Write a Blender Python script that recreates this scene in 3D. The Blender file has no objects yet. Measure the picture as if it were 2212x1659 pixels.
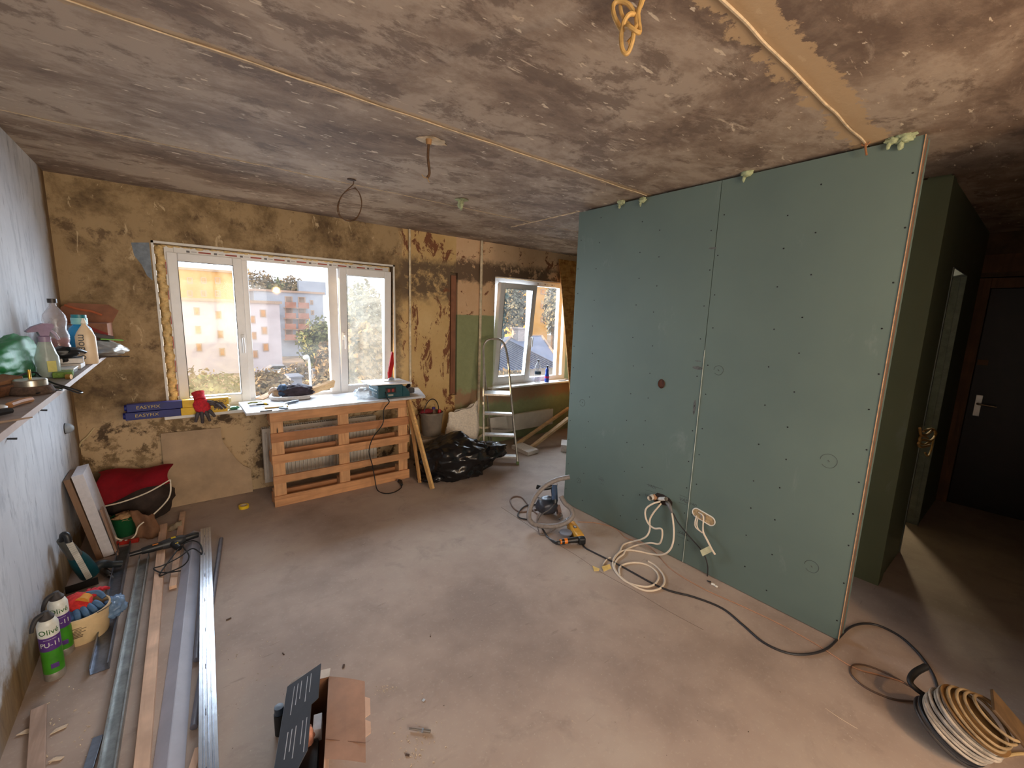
import bpy, bmesh, math, random
from mathutils import Vector, Matrix, noise as mnoise
random.seed(7)
SC = bpy.context.scene
COL = SC.collection
PI = math.pi

# ------------------------------------------------------------------ camera
IMW, IMH = 2212.0, 1659.0
FPX, YAW, PITCH, ROLL, CAMH = 915.36, 0.6722, -0.1605, 0.0320, 1.6812
_cy, _sy, _cp, _sp = math.cos(YAW), math.sin(YAW), math.cos(PITCH), math.sin(PITCH)
_f = Vector((_sy*_cp, _cy*_cp, _sp)); _r0 = Vector((_cy, -_sy, 0)); _u0 = _r0.cross(_f)
_r = _r0*math.cos(ROLL) + _u0*math.sin(ROLL); _u = -_r0*math.sin(ROLL) + _u0*math.cos(ROLL)
CAMP = Vector((0, 0, CAMH))
cd = bpy.data.cameras.new('camera'); cam = bpy.data.objects.new('camera', cd); COL.objects.link(cam)
cd.sensor_width = 36.0; cd.lens = FPX/IMW*36.0; cd.clip_start = 0.02; cd.clip_end = 500
m3 = Matrix((_r, _u, -_f)).transposed()
cam.matrix_world = Matrix.Translation(CAMP) @ m3.to_4x4()
SC.camera = cam

# ------------------------------------------------------------------ view, sky, sun, window daylight, rear fill
vs = SC.view_settings
vs.view_transform = 'Standard'; vs.look = 'None'; vs.gamma = 1.0; vs.use_curve_mapping = False
vs.exposure = 0.22
SKY_STRENGTH = 1.3
BULB_E = 46
w = bpy.data.worlds.new('sky'); SC.world = w; w.use_nodes = True
wn = w.node_tree.nodes; wl = w.node_tree.links
bg = wn['Background']
bg.inputs['Color'].default_value = (0.93, 0.96, 1.0, 1); bg.inputs['Strength'].default_value = SKY_STRENGTH

def add_light(name, kind, loc, energy, color, rot=None, **kw):
    ld = bpy.data.lights.new(name, kind); lo = bpy.data.objects.new(name, ld); COL.objects.link(lo)
    lo.location = loc; ld.energy = energy; ld.color = color
    if rot is not None: lo.rotation_euler = rot
    for k, v in kw.items(): setattr(ld, k, v)
    return lo
def aim(o, d): o.rotation_euler = Vector(d).to_track_quat('-Z', 'Y').to_euler()
sun = add_light('sun', 'SUN', (-20, 30, 20), 7.0, (1.0, 0.66, 0.34), angle=math.radians(0.6))
aim(sun, (0.93, -0.28, -0.16))
HALLW = 5.84
WY, LX, BX, HZ = 4.407, -0.626, 2.687, 2.55     # far wall, left wall, partition face, ceiling
# the bright sky before the windows (its upper part is cut off by the window heads) and an added, unseen fill light behind the camera
for (nm, x, y, z, sx, sz, e, c, d) in (('daylight_front_sky', 2.2, WY+2.0, 2.35, 9.0, 2.7, 1350, (0.72, 0.85, 1.0), (0, -1, -0.15)),
                                 ('rear_fill_light', 0.75, -2.58, 1.55, 2.0, 1.4, 96, (1.0, 0.89, 0.74), (0, 1, -0.05))):
    l = add_light(nm, 'AREA', (x, y, z), e, c, shape='RECTANGLE', size=sx, size_y=sz)
    aim(l, d)

# ------------------------------------------------------------------ pixel -> place (needs a plane the thing touches)
def _ray(px, py): return _f + _r*((px-IMW/2)/FPX) - _u*((py-IMH/2)/FPX)
def FP(px, py, z=0.0):
    d = _ray(px, py); return CAMP + d*((z-CAMP.z)/d.z)
def WP(px, py, y=WY):
    d = _ray(px, py); return CAMP + d*(y/d.y)
def XP(px, py, x=BX):
    d = _ray(px, py); return CAMP + d*(x/d.x)

# ------------------------------------------------------------------ material helpers
def lin(c):
    out = []
    for v in c[:3]:
        v = v/255.0
        out.append(v/12.92 if v <= 0.04045 else ((v+0.055)/1.055)**2.4)
    return (out[0], out[1], out[2], 1.0)
class NT:
    def __init__(s, name):
        s.m = bpy.data.materials.new(name); s.m.use_nodes = True
        s.t = s.m.node_tree; s.n = s.t.nodes; s.l = s.t.links
        s.b = s.n['Principled BSDF']; s.tc = s.n.new('ShaderNodeTexCoord')
    def _in(s, sock, v):
        if isinstance(v, bpy.types.NodeSocket): s.l.new(v, sock)
        elif isinstance(v, (tuple, list)) and sock.type == 'RGBA' and len(v) == 3: sock.default_value = lin(v)
        else: sock.default_value = v
    def coord(s, scale=(1, 1, 1), rot=(0, 0, 0), loc=(0, 0, 0), kind='Object'):
        mp = s.n.new('ShaderNodeMapping'); s.l.new(s.tc.outputs[kind], mp.inputs[0])
        mp.inputs['Scale'].default_value = scale; mp.inputs['Rotation'].default_value = rot; mp.inputs['Location'].default_value = loc
        return mp.outputs[0]
    def noise(s, scale=5, detail=4, rough=0.6, vec=None, dist=0.0, out=0):
        t = s.n.new('ShaderNodeTexNoise'); t.inputs['Scale'].default_value = scale; t.inputs['Detail'].default_value = detail
        t.inputs['Roughness'].default_value = rough; t.inputs['Distortion'].default_value = dist
        s.l.new(vec if vec is not None else s.tc.outputs['Object'], t.inputs['Vector']); return t.outputs[out]
    def voro(s, scale=5, vec=None, feature='F1', out=0):
        t = s.n.new('ShaderNodeTexVoronoi'); t.feature = feature; t.inputs['Scale'].default_value = scale
        s.l.new(vec if vec is not None else s.tc.outputs['Object'], t.inputs['Vector']); return t.outputs[out]
    def wave(s, scale=5, vec=None, dist=2.0, detail=2, direction='X'):
        t = s.n.new('ShaderNodeTexWave'); t.bands_direction = direction
        t.inputs['Scale'].default_value = scale; t.inputs['Distortion'].default_value = dist; t.inputs['Detail'].default_value = detail
        s.l.new(vec if vec is not None else s.tc.outputs['Object'], t.inputs['Vector']); return t.outputs['Fac']
    def ramp(s, fac, stops):
        t = s.n.new('ShaderNodeValToRGB'); s.l.new(fac, t.inputs[0]); e = t.color_ramp.elements
        while len(e) < len(stops): e.new(0.5)
        for i, (p, c) in enumerate(stops):
            e[i].position = p
            e[i].color = lin(c) if isinstance(c, (tuple, list)) else (c, c, c, 1)
        return t.outputs[0]
    def step(s, v, a, b):
        t = s.n.new('ShaderNodeMapRange'); s._in(t.inputs[0], v); t.inputs[1].default_value = a; t.inputs[2].default_value = b
        t.interpolation_type = 'SMOOTHSTEP'; return t.outputs[0]
    def math(s, op, a, b=0.0):
        t = s.n.new('ShaderNodeMath'); t.operation = op; s._in(t.inputs[0], a); s._in(t.inputs[1], b); return t.outputs[0]
    def mix(s, fac, a, b, mode='MIX'):
        t = s.n.new('ShaderNodeMix'); t.data_type = 'RGBA'; t.blend_type = mode
        s._in(t.inputs[0], fac); s._in(t.inputs[6], a); s._in(t.inputs[7], b); return t.outputs[2]
    def xyz(s):
        t = s.n.new('ShaderNodeSeparateXYZ'); s.l.new(s.tc.outputs['Object'], t.inputs[0]); return t.outputs
    def bump(s, h, strength=0.3, dist=0.01):
        t = s.n.new('ShaderNodeBump'); t.inputs['Strength'].default_value = strength; t.inputs['Distance'].default_value = dist
        s.l.new(h, t.inputs['Height']); s.l.new(t.outputs[0], s.b.inputs['Normal'])
    def fin(s, color=None, rough=0.6, metal=0.0, **kw):
        if color is not None: s._in(s.b.inputs['Base Color'], color)
        s._in(s.b.inputs['Roughness'], rough); s._in(s.b.inputs['Metallic'], metal)
        for k, v in kw.items(): s._in(s.b.inputs[k.replace('_', ' ')], v)
        return s.m
_MC = {}
def M(name, col=(128, 128, 128), rough=0.55, metal=0.0, var=0.12, scale=14.0, bump=0.0, **kw):
    """plain procedural material: colour with a little noise in it"""
    if name in _MC: return _MC[name]
    t = NT(name); n = t.noise(scale, 5, 0.65)
    d = tuple(max(0, c*(1-var)) for c in col); u = tuple(min(255, c*(1+var*0.7)) for c in col)
    c = t.ramp(n, [(0.3, d), (0.7, u)])
    if bump: t.bump(t.noise(scale*3, 4), bump, 0.004)
    _MC[name] = t.fin(c, rough, metal, **kw); return _MC[name]
def wood(name, col, dark, axis=0, rough=0.65):
    if name in _MC: return _MC[name]
    t = NT(name); sc = [22, 22, 22]; sc[axis] = 1.6
    v = t.coord(tuple(sc)); n = t.noise(1.0, 6, 0.6, v, 1.2); n2 = t.noise(5, 3)
    c = t.ramp(n, [(0.28, dark), (0.5, col), (0.75, tuple(min(255, x*1.12) for x in col))])
    c = t.mix(t.step(n2, 0.35, 0.75), c, tuple(x*0.86 for x in col))
    k = t.step(t.voro(3.1, t.coord(tuple(0.5 if i == axis else 2.4 for i in range(3)))), 0.07, 0.035)
    c = t.mix(k, c, tuple(x*0.45 for x in dark))
    t.bump(n, 0.15, 0.003); _MC[name] = t.fin(c, rough); return _MC[name]
def glassy(name, tint=(255, 255, 255), gloss=0.08, rough=0.05, dirt=None, dirt_amt=0.0):
    """thin pane / clear plastic: see-through with a weak reflection, optional dust film"""
    if name in _MC: return _MC[name]
    t = NT(name); out = t.n['Material Output']
    tr = t.n.new('ShaderNodeBsdfTransparent'); tr.inputs[0].default_value = lin(tint)
    gl = t.n.new('ShaderNodeBsdfGlossy'); gl.inputs['Roughness'].default_value = rough
    mx = t.n.new('ShaderNodeMixShader'); mx.inputs[0].default_value = gloss
    t.l.new(tr.outputs[0], mx.inputs[1]); t.l.new(gl.outputs[0], mx.inputs[2]); last = mx.outputs[0]
    if dirt is not None:
        df = t.n.new('ShaderNodeBsdfDiffuse'); df.inputs[0].default_value = lin(dirt)
        tl = t.n.new('ShaderNodeBsdfTranslucent'); tl.inputs[0].default_value = lin(dirt)
        ad = t.n.new('ShaderNodeMixShader'); ad.inputs[0].default_value = 0.5
        t.l.new(df.outputs[0], ad.inputs[1]); t.l.new(tl.outputs[0], ad.inputs[2])
        mask = t.math('MULTIPLY', t.ramp(t.noise(2.2, 7, 0.72, dist=0.6), [(0.35, 0.15), (0.75, 1.0)]), dirt_amt)
        m2 = t.n.new('ShaderNodeMixShader'); t.l.new(mask, m2.inputs[0])
        t.l.new(last, m2.inputs[1]); t.l.new(ad.outputs[0], m2.inputs[2]); last = m2.outputs[0]
    t.l.new(last, out.inputs[0]); t.n.remove(t.b); _MC[name] = t.m; return t.m
def film(name, col, alpha=0.5, rough=0.3):
    """thin plastic film or tinted clear plastic"""
    if name in _MC: return _MC[name]
    t = NT(name); n = t.noise(9, 4)
    c = t.ramp(n, [(0.3, tuple(x*0.8 for x in col)), (0.7, col)])
    t.bump(t.noise(30, 3), 0.4, 0.006); _MC[name] = t.fin(c, rough, 0.0, Alpha=alpha); return _MC[name]

# ------------------------------------------------------------------ mesh helpers
def spline(pts, n=8, closed=False):
    pts = [Vector(p) for p in pts]; out = []; N = len(pts)
    if N < 3: return pts
    rng = N if closed else N-1
    for i in range(rng):
        if closed: p0, p1, p2, p3 = pts[(i-1) % N], pts[i], pts[(i+1) % N], pts[(i+2) % N]
        else: p0, p1, p2, p3 = pts[max(i-1, 0)], pts[i], pts[i+1], pts[min(i+2, N-1)]
        for k in range(n):
            t = k/n; t2, t3 = t*t, t*t*t
            out.append(0.5*((2*p1)+(p2-p0)*t+(2*p0-5*p1+4*p2-p3)*t2+(3*p1-p0-3*p2+p3)*t3))
    if not closed: out.append(pts[-1])
    return out
def frame(d, up=(0, 0, 1)):
    """orthonormal matrix with columns (x along d, y side, z near up)"""
    x = Vector(d).normalized(); upv = Vector(up)
    if abs(x.dot(upv.normalized())) > 0.98: upv = Vector((0, 1, 0)) if abs(x.y) < 0.9 else Vector((1, 0, 0))
    y = upv.cross(x).normalized(); z = x.cross(y)
    return Matrix((x, y, z)).transposed()
class MB:
    def __init__(s): s.bm = bmesh.new()
    def _v(s, pts): return [s.bm.verts.new(p) for p in pts]
    def face(s, vs):
        try: return s.bm.faces.new(vs)
        except ValueError: return None
    def quad(s, *pts): s.face(s._v([Vector(p) for p in pts])); return s
    def box(s, c, size, rot=None, bev=0.0):
        """axis box; rot = euler tuple or 3x3 matrix"""
        R = Matrix.Identity(3) if rot is None else (rot if isinstance(rot, Matrix) else Matrix.Rotation(rot[2], 3, 'Z') @ Matrix.Rotation(rot[1], 3, 'Y') @ Matrix.Rotation(rot[0], 3, 'X'))
        c = Vector(c); h = Vector(size)*0.5
        v = s._v([c + R @ Vector((sx*h.x, sy*h.y, sz*h.z)) for sx in (-1, 1) for sy in (-1, 1) for sz in (-1, 1)])
        fs = [s.face([v[i] for i in q]) for q in ((0, 1, 3, 2), (4, 6, 7, 5), (0, 4, 5, 1), (2, 3, 7, 6), (0, 2, 6, 4), (1, 5, 7, 3))]
        if bev > 0:
            es = list({e for f in fs for e in f.edges})
            bmesh.ops.bevel(s.bm, geom=es, offset=bev, segments=2, affect='EDGES', profile=0.6)
        return s
    def span(s, x0, x1, y0, y1, z0, z1, bev=0.0):
        return s.box(((x0+x1)/2, (y0+y1)/2, (z0+z1)/2), (abs(x1-x0), abs(y1-y0), abs(z1-z0)), None, bev)
    def beam(s, p1, p2, w, h, up=(0, 0, 1), bev=0.0):
        p1, p2 = Vector(p1), Vector(p2)
        return s.box((p1+p2)/2, ((p2-p1).length, w, h), frame(p2-p1, up), bev)
    def ring(s, c, Mx, r, n, ry=None): 
        ry = r if ry is None else ry
        return s._v([c + Mx @ Vector((0, math.cos(2*PI*k/n)*r, math.sin(2*PI*k/n)*ry)) for k in range(n)])
    def bridge(s, a, b):
        n = len(a)
        for k in range(n): s.face([a[k], a[(k+1) % n], b[(k+1) % n], b[k]])
    def cyl(s, p1, p2, r1, r2=None, n=16, cap=True):
        p1, p2 = Vector(p1), Vector(p2); r2 = r1 if r2 is None else r2; Mx = frame(p2-p1)
        a = s.ring(p1, Mx, r1, n); b = s.ring(p2, Mx, r2, n); s.bridge(a, b)
        if cap: s.face(a[::-1]); s.face(b)
        return s
    def tube(s, pts, r, n=8, sp=6, closed=False, cap=True):
        P = spline(pts, sp, closed) if sp > 1 else [Vector(p) for p in pts]
        N = len(P); rs = r if isinstance(r, (list, tuple)) else None
        rings = []; prev = None
        for i, p in enumerate(P):
            d = (P[(i+1) % N]-P[i-1]) if closed else (P[min(i+1, N-1)]-P[max(i-1, 0)])
            if d.length < 1e-9: d = Vector((0, 0, 1))
            d.normalize()
            if prev is None: y = frame(d).col[1].copy()
            else:
                y = prev - d*prev.dot(d)
                if y.length < 1e-6: y = frame(d).col[1].copy()
            y.normalize(); prev = y; z = d.cross(y)
            if rs: t = i/(N-1)*(len(rs)-1); k = min(int(t), len(rs)-2); rad = rs[k]+(rs[k+1]-rs[k])*(t-k)
            else: rad = r
            rings.append(s._v([p + (y*math.cos(2*PI*k/n) + z*math.sin(2*PI*k/n))*rad for k in range(n)]))
        for i in range(N-1): s.bridge(rings[i], rings[i+1])
        if closed: s.bridge(rings[-1], rings[0])
        elif cap: s.face(rings[0][::-1]); s.face(rings[-1])
        return s
    def lathe(s, prof, c=(0, 0, 0), Mx=None, n=24, sy=1.0, cap=True):
        """profile (r, h) turned about local z"""
        Mx = Matrix.Identity(3) if Mx is None else Mx; c = Vector(c); rings = []
        for (r, h) in prof:
            rings.append(s._v([c + Mx @ Vector((math.cos(2*PI*k/n)*r, math.sin(2*PI*k/n)*r*sy, h)) for k in range(n)]))
        for a, b in zip(rings, rings[1:]): s.bridge(a, b)
        if cap: s.face(rings[0][::-1]); s.face(rings[-1])
        return s
    def prism(s, poly, h, Mx=None, c=(0, 0, 0)):
        """2d polygon (x, y) extruded along local z by h"""
        Mx = Matrix.Identity(3) if Mx is None else Mx; c = Vector(c)
        a = s._v([c + Mx @ Vector((p[0], p[1], 0)) for p in poly]); b = s._v([c + Mx @ Vector((p[0], p[1], h)) for p in poly])
        s.bridge(a, b); s.face(a[::-1]); s.face(b); return s
    def loft(s, rings, cap=True):
        R = [s._v([Vector(p) for p in r]) for r in rings]
        for a, b in zip(R, R[1:]): s.bridge(a, b)
        if cap: s.face(R[0][::-1]); s.face(R[-1])
        return s
    def blob(s, c, rad, sub=3, amp=0.15, freq=3.0, seed=0.0, Mx=None, flat=None, crease=0.0):
        c = Vector(c); Mx = Matrix.Identity(3) if Mx is None else Mx
        t = bmesh.new(); bmesh.ops.create_icosphere(t, subdivisions=sub, radius=1.0)
        idx = {}
        for v in t.verts:
            p = v.co.copy(); q = p*freq + Vector((seed, seed*1.7, -seed))
            k = 1 + amp*mnoise.noise(q) + amp*0.5*mnoise.noise(q*2.3)
            if crease: k += crease*(abs(mnoise.noise(q*3.1))-0.25) + crease*0.5*abs(mnoise.noise(q*6.7))
            p = Vector((p.x*rad[0], p.y*rad[1], p.z*rad[2]))*k
            p = c + Mx @ p
            if flat is not None and p.z < flat: p.z = flat + 0.0004*random.random()
            idx[v] = s.bm.verts.new(p)
        for f in t.faces: s.face([idx[v] for v in f.verts])
        t.free(); return s
    def sheet(s, fn, nu, nv, thick=0.0):
        """surface fn(u, v) -> point, optional thickness"""
        g = [[s.bm.verts.new(fn(i/nu, j/nv)) for j in range(nv+1)] for i in range(nu+1)]
        fs = [s.face([g[i][j], g[i+1][j], g[i+1][j+1], g[i][j+1]]) for i in range(nu) for j in range(nv)]
        if thick: bmesh.ops.solidify(s.bm, geom=[f for f in fs if f], thickness=thick)
        return s
    def build(s, name, mat, parent=None, smooth=False, local=False, sharp=40):
        bmesh.ops.recalc_face_normals(s.bm, faces=s.bm.faces)
        me = bpy.data.meshes.new(name); 
        if smooth:
            for f in s.bm.faces: f.smooth = True
            a = math.radians(sharp)
            for e in s.bm.edges:
                if len(e.link_faces) == 2 and e.calc_face_angle(0) > a: e.smooth = False
        s.bm.to_mesh(me); s.bm.free()
        o = bpy.data.objects.new(name, me); COL.objects.link(o)
        if mat is not None:
            for m in (mat if isinstance(mat, (list, tuple)) else [mat]): me.materials.append(m)
        if parent is not None: attach(o, parent, local)
        return o
def attach(o, parent, local=False):
    o.parent = parent
    if not local:
        mw = Matrix.Translation(parent.location)
        if parent.parent: mw = mw   # parents of parts sit at the world origin or are plain roots
        o.matrix_parent_inverse = mw.inverted()
def tag(o, label=None, cat=None, group=None, kind=None):
    if label: o['label'] = label
    if cat: o['category'] = cat
    if group: o['group'] = group
    if kind: o['kind'] = kind
    return o
def thing(name, label, cat, loc=(0, 0, 0), group=None):
    o = bpy.data.objects.new(name, None); COL.objects.link(o); o.location = loc; o.empty_display_size = 0.05
    return tag(o, label, cat, group)
def struct(name, loc=(0, 0, 0), label=None):
    o = bpy.data.objects.new(name, None); COL.objects.link(o); o.location = loc; o.empty_display_size = 0.05
    return tag(o, label, None, None, 'structure')
def copy_part(src, parent, delta=(0, 0, 0)):
    c = src.copy(); COL.objects.link(c); c.parent = parent
    c.location = Vector(src.location) + Vector(delta); return c
def text_mesh(name, txt, Mx, c, size, mat, parent, bend=None, depth=0.0006, align='CENTER', sx=1.0, font_shear=0.0):
    """flat lettering: local x = writing direction, local y = up, local z = outwards; bend = cylinder radius"""
    cu = bpy.data.curves.new(name, 'FONT'); cu.body = txt; cu.size = size; cu.align_x = align; cu.align_y = 'CENTER'; cu.extrude = depth
    cu.shear = font_shear; cu.resolution_u = 3
    o = bpy.data.objects.new(name, cu); COL.objects.link(o)
    dg = bpy.context.evaluated_depsgraph_get(); me = bpy.data.meshes.new_from_object(o.evaluated_get(dg))
    COL.objects.unlink(o); bpy.data.objects.remove(o); bpy.data.curves.remove(cu)
    me.name = name; c = Vector(c)
    for v in me.vertices:
        p = v.co.copy(); p.x *= sx
        if bend: a = p.x/bend; p = Vector((math.sin(a)*(bend+p.z), p.y, math.cos(a)*(bend+p.z)-bend))
        v.co = c + Mx @ p
    o = bpy.data.objects.new(name, me); COL.objects.link(o); me.materials.clear(); me.materials.append(mat)
    if parent is not None: attach(o, parent)
    return o
def cols(x, y, z): return Matrix((Vector(x), Vector(y), Vector(z))).transposed()
# ------------------------------------------------------------------ surface materials
S3, S1, S2 = 0.69, 1.925, 3.1825           # ceiling slab joints (y)
def mat_floor():
    t = NT('dusty_concrete'); big = t.noise(0.9, 5, 0.6); mid = t.noise(5, 6, 0.65, dist=0.5); fine = t.noise(60, 4, 0.6)
    c = t.ramp(big, [(0.36, (146, 128, 117)), (0.5, (170, 151, 138)), (0.64, (182, 166, 152))])
    c = t.mix(t.math('MULTIPLY', t.step(mid, 0.52, 0.72), 0.45), c, (140, 124, 114))
    c = t.mix(t.math('MULTIPLY', t.step(fine, 0.55, 0.7), 0.22), c, (196, 182, 166))
    s = t.step(t.noise(7, 2, 0.5, t.coord((1.0, 6.0, 1.0), (0, 0, 0.9))), 0.70, 0.78)
    c = t.mix(t.math('MULTIPLY', s, 0.35), c, (112, 97, 88))
    sp = t.step(t.voro(38), 0.10, 0.05)
    c = t.mix(t.math('MULTIPLY', sp, t.step(mid, 0.5, 0.65)), c, (205, 192, 175))
    t.bump(t.math('ADD', mid, t.math('MULTIPLY', fine, 0.4)), 0.12, 0.006)
    return t.fin(c, 0.75)
def mat_ceiling():
    t = NT('scraped_ceiling'); x, y, z = t.xyz()
    a = t.noise(1.7, 8, 0.7, t.coord((0.9, 1.25, 1)), 0.2); b = t.noise(4.2, 8, 0.72, t.coord((0.8, 1.2, 1), (0, 0, 0.4)), 0.25)
    f = t.noise(26, 3, 0.55, t.coord((0.45, 1.3, 1), (0, 0, 0.15)))
    c = t.ramp(a, [(0.36, (112, 92, 78)), (0.48, (146, 125, 107)), (0.58, (176, 157, 138))])
    c = t.mix(t.math('MULTIPLY', t.step(b, 0.51, 0.60), 0.7), c, (106, 86, 72))
    c = t.mix(t.math('MULTIPLY', t.step(t.noise(7, 6, 0.7, t.coord((0.5, 1.4, 1), (0, 0, -0.3)), 0.4), 0.56, 0.7), 0.55), c, (186, 168, 148))
    c = t.mix(t.step(f, 0.665, 0.70), c, (214, 196, 172))
    fl2 = t.step(t.noise(11, 5, 0.75, t.coord((0.4, 1.6, 1), (0, 0, 0.3)), 0.5), 0.635, 0.675)
    c = t.mix(t.math('MULTIPLY', fl2, 0.75), c, (208, 188, 164))
    # filler smeared along the joints
    wob = t.math('MULTIPLY', t.math('SUBTRACT', t.noise(9, 6, 0.75), 0.5), 0.24)
    for (sy, wd, k) in ((S3, 0.075, 0.9), (S1, 0.03, 0.7), (S2, 0.012, 0.6)):
        d = t.math('ABSOLUTE', t.math('SUBTRACT', y, sy - wd*0.25))
        m = t.step(t.math('ADD', d, t.math('MULTIPLY', wob, 1.0 if wd > 0.05 else 0.35)), wd, wd*0.8)
        c = t.mix(t.math('MULTIPLY', m, k), c, (190, 160, 122))
    t.bump(t.math('ADD', a, t.math('MULTIPLY', b, 0.7)), 0.35, 0.01)
    return t.fin(c, 0.85)
def mat_far_wall():
    t = NT('stripped_plaster'); x, y, z = t.xyz()
    a = t.noise(2.4, 8, 0.72, dist=0.15); b = t.noise(6.0, 8, 0.75, dist=0.2); s = t.noise(9, 6, 0.7, t.coord((1.6, 1, 0.55)), 0.8)
    wob = t.math('MULTIPLY', t.math('SUBTRACT', t.noise(6, 6, 0.75), 0.5), 0.35)
    xw = t.math('ADD', x, wob); zw = t.math('ADD', z, t.math('MULTIPLY', wob, 0.8))
    # left part: ochre brown, worn
    cl = t.ramp(a, [(0.38, (96, 76, 52)), (0.49, (138, 114, 80)), (0.58, (170, 144, 106))])
    cl = t.mix(t.math('MULTIPLY', t.step(b, 0.54, 0.66), 0.75), cl, (86, 64, 44))
    cl = t.mix(t.math('MULTIPLY', t.step(s, 0.62, 0.68), 0.9), cl, (204, 180, 142))
    low = t.step(zw, 0.95, 0.72)
    cl = t.mix(t.math('MULTIPLY', low, t.step(b, 0.42, 0.5)), cl, (196, 168, 130))
    cl = t.mix(t.math('MULTIPLY', low, t.step(a, 0.54, 0.6)), cl, (84, 66, 46))
    # middle pier: yellowed paint with red brown flakes missing
    cm = t.ramp(a, [(0.3, (196, 160, 104)), (0.7, (216, 184, 130))])
    fl = t.step(t.noise(4.2, 8, 0.75, t.coord((1.7, 1, 0.8)), 0.7), 0.545, 0.56)
    cm = t.mix(fl, cm, (126, 80, 52))
    band = t.math('MULTIPLY', t.step(zw, 1.72, 1.92), t.step(zw, 2.32, 2.2))
    cm = t.mix(t.math('MULTIPLY', band, t.step(b, 0.36, 0.5)), cm, (110, 90, 68))
    # kitchen part: pink cream above, green oil paint below
    ck = t.ramp(a, [(0.3, (208, 168, 128)), (0.7, (222, 188, 150))])
    ck = t.mix(t.step(t.noise(5, 8, 0.75, dist=0.7), 0.575, 0.59), ck, (132, 86, 58))
    band2 = t.math('MULTIPLY', t.step(zw, 2.04, 2.1), t.step(zw, 2.36, 2.26))
    ck = t.mix(t.math('MULTIPLY', band2, t.step(b, 0.38, 0.46)), ck, (110, 88, 68))
    gr = t.ramp(b, [(0.3, (134, 142, 102)), (0.7, (156, 160, 118))])
    gr = t.mix(t.step(s, 0.70, 0.72), gr, (205, 196, 160))
    ck = t.mix(t.step(t.math('ADD', z, t.math('MULTIPLY', wob, 0.10)), 1.675, 1.66), ck, gr)
    under = t.math('MULTIPLY', t.step(zw, 0.78, 0.70), t.step(zw, 0.50, 0.60))
    ck = t.mix(t.math('MULTIPLY', under, t.step(b, 0.35, 0.42)), ck, (158, 126, 96))
    c = t.mix(t.step(xw, 1.90, 1.98), cl, cm)
    c = t.mix(t.step(x, 2.615, 2.625), c, ck)
    t.bump(t.math('ADD', b, t.math('ADD', t.math('MULTIPLY', s, 0.6), t.math('MULTIPLY', fl, -0.25))), 0.4, 0.012)
    return t.fin(c, 0.8)
def mat_left_wall():
    t = NT('skimmed_plaster'); a = t.noise(1.6, 5, 0.6); v = t.noise(5, 7, 0.7, t.coord((1, 2.6, 0.55)), 0.6)
    d = t.noise(12, 6, 0.7, t.coord((1, 2.2, 0.35)), 0.4)
    x, y, z = t.xyz(); wob = t.math('SUBTRACT', t.noise(3.2, 6, 0.7), 0.5)
    c = t.ramp(a, [(0.3, (182, 184, 190)), (0.7, (206, 208, 212))])
    c = t.mix(t.math('MULTIPLY', t.step(v, 0.48, 0.64), 0.6), c, (156, 160, 168))
    c = t.mix(t.math('MULTIPLY', t.step(d, 0.58, 0.68), 0.65), c, (112, 116, 126))
    edge = t.step(t.math('ADD', y, t.math('MULTIPLY', wob, 0.35)), 4.17, 4.32)
    foot = t.math('MULTIPLY', t.step(t.math('ADD', z, t.math('MULTIPLY', wob, 0.55)), 0.26, 0.14), t.step(y, 1.9, 2.3))
    ochre = t.ramp(v, [(0.35, (108, 84, 56)), (0.65, (150, 124, 88))])
    c = t.mix(t.math('MAXIMUM', edge, foot), c, ochre)
    t.bump(v, 0.2, 0.006)
    return t.fin(c, 0.7)
def mat_board(name, c1, c2):
    t = NT(name); a = t.noise(1.3, 4, 0.6); f = t.noise(120, 3)
    c = t.ramp(a, [(0.3, c1), (0.7, c2)])
    st = t.step(t.noise(3, 5, 0.7, t.coord((1, 1.5, 0.7)), 0.5), 0.62, 0.75)
    c = t.mix(t.math('MULTIPLY', st, 0.25), c, (140, 150, 146))
    t.bump(f, 0.06, 0.002)
    return t.fin(c, 0.62)
mFloor, mCeil, mFar, mLeft = mat_floor(), mat_ceiling(), mat_far_wall(), mat_left_wall()
mBoard = mat_board('green_plasterboard', (88, 104, 98), (98, 114, 106))
mBoardDim = mat_board('green_plasterboard_dimmed', (96, 104, 78), (108, 116, 88))  # dim warm light of the hall put into the board colour
mHall = M('hall_plaster', (104, 80, 56), 0.85, 0, 0.3, 4, 0.3)
mPVC = M('white_window_plastic', (232, 230, 228), 0.32, 0, 0.03, 6)
mSteel = M('galvanised_steel', (176, 184, 194), 0.32, 0.9, 0.12, 30)
mGyp = M('gypsum_edge', (196, 150, 112), 0.8, 0, 0.2, 40)
mDark = M('dark_rubber', (26, 26, 28), 0.55, 0, 0.2, 20)
mBlack = M('black_plastic', (30, 31, 34), 0.42, 0, 0.2, 20)
mFoam = M('expanding_foam', (232, 200, 142), 0.8, 0, 0.15, 30, 0.5)
mGreenFoam = M('greenish_foam', (158, 166, 128), 0.75, 0, 0.25, 40, 0.4)
mWhite = M('white_paint', (226, 222, 214), 0.45, 0, 0.05, 10)

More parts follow.
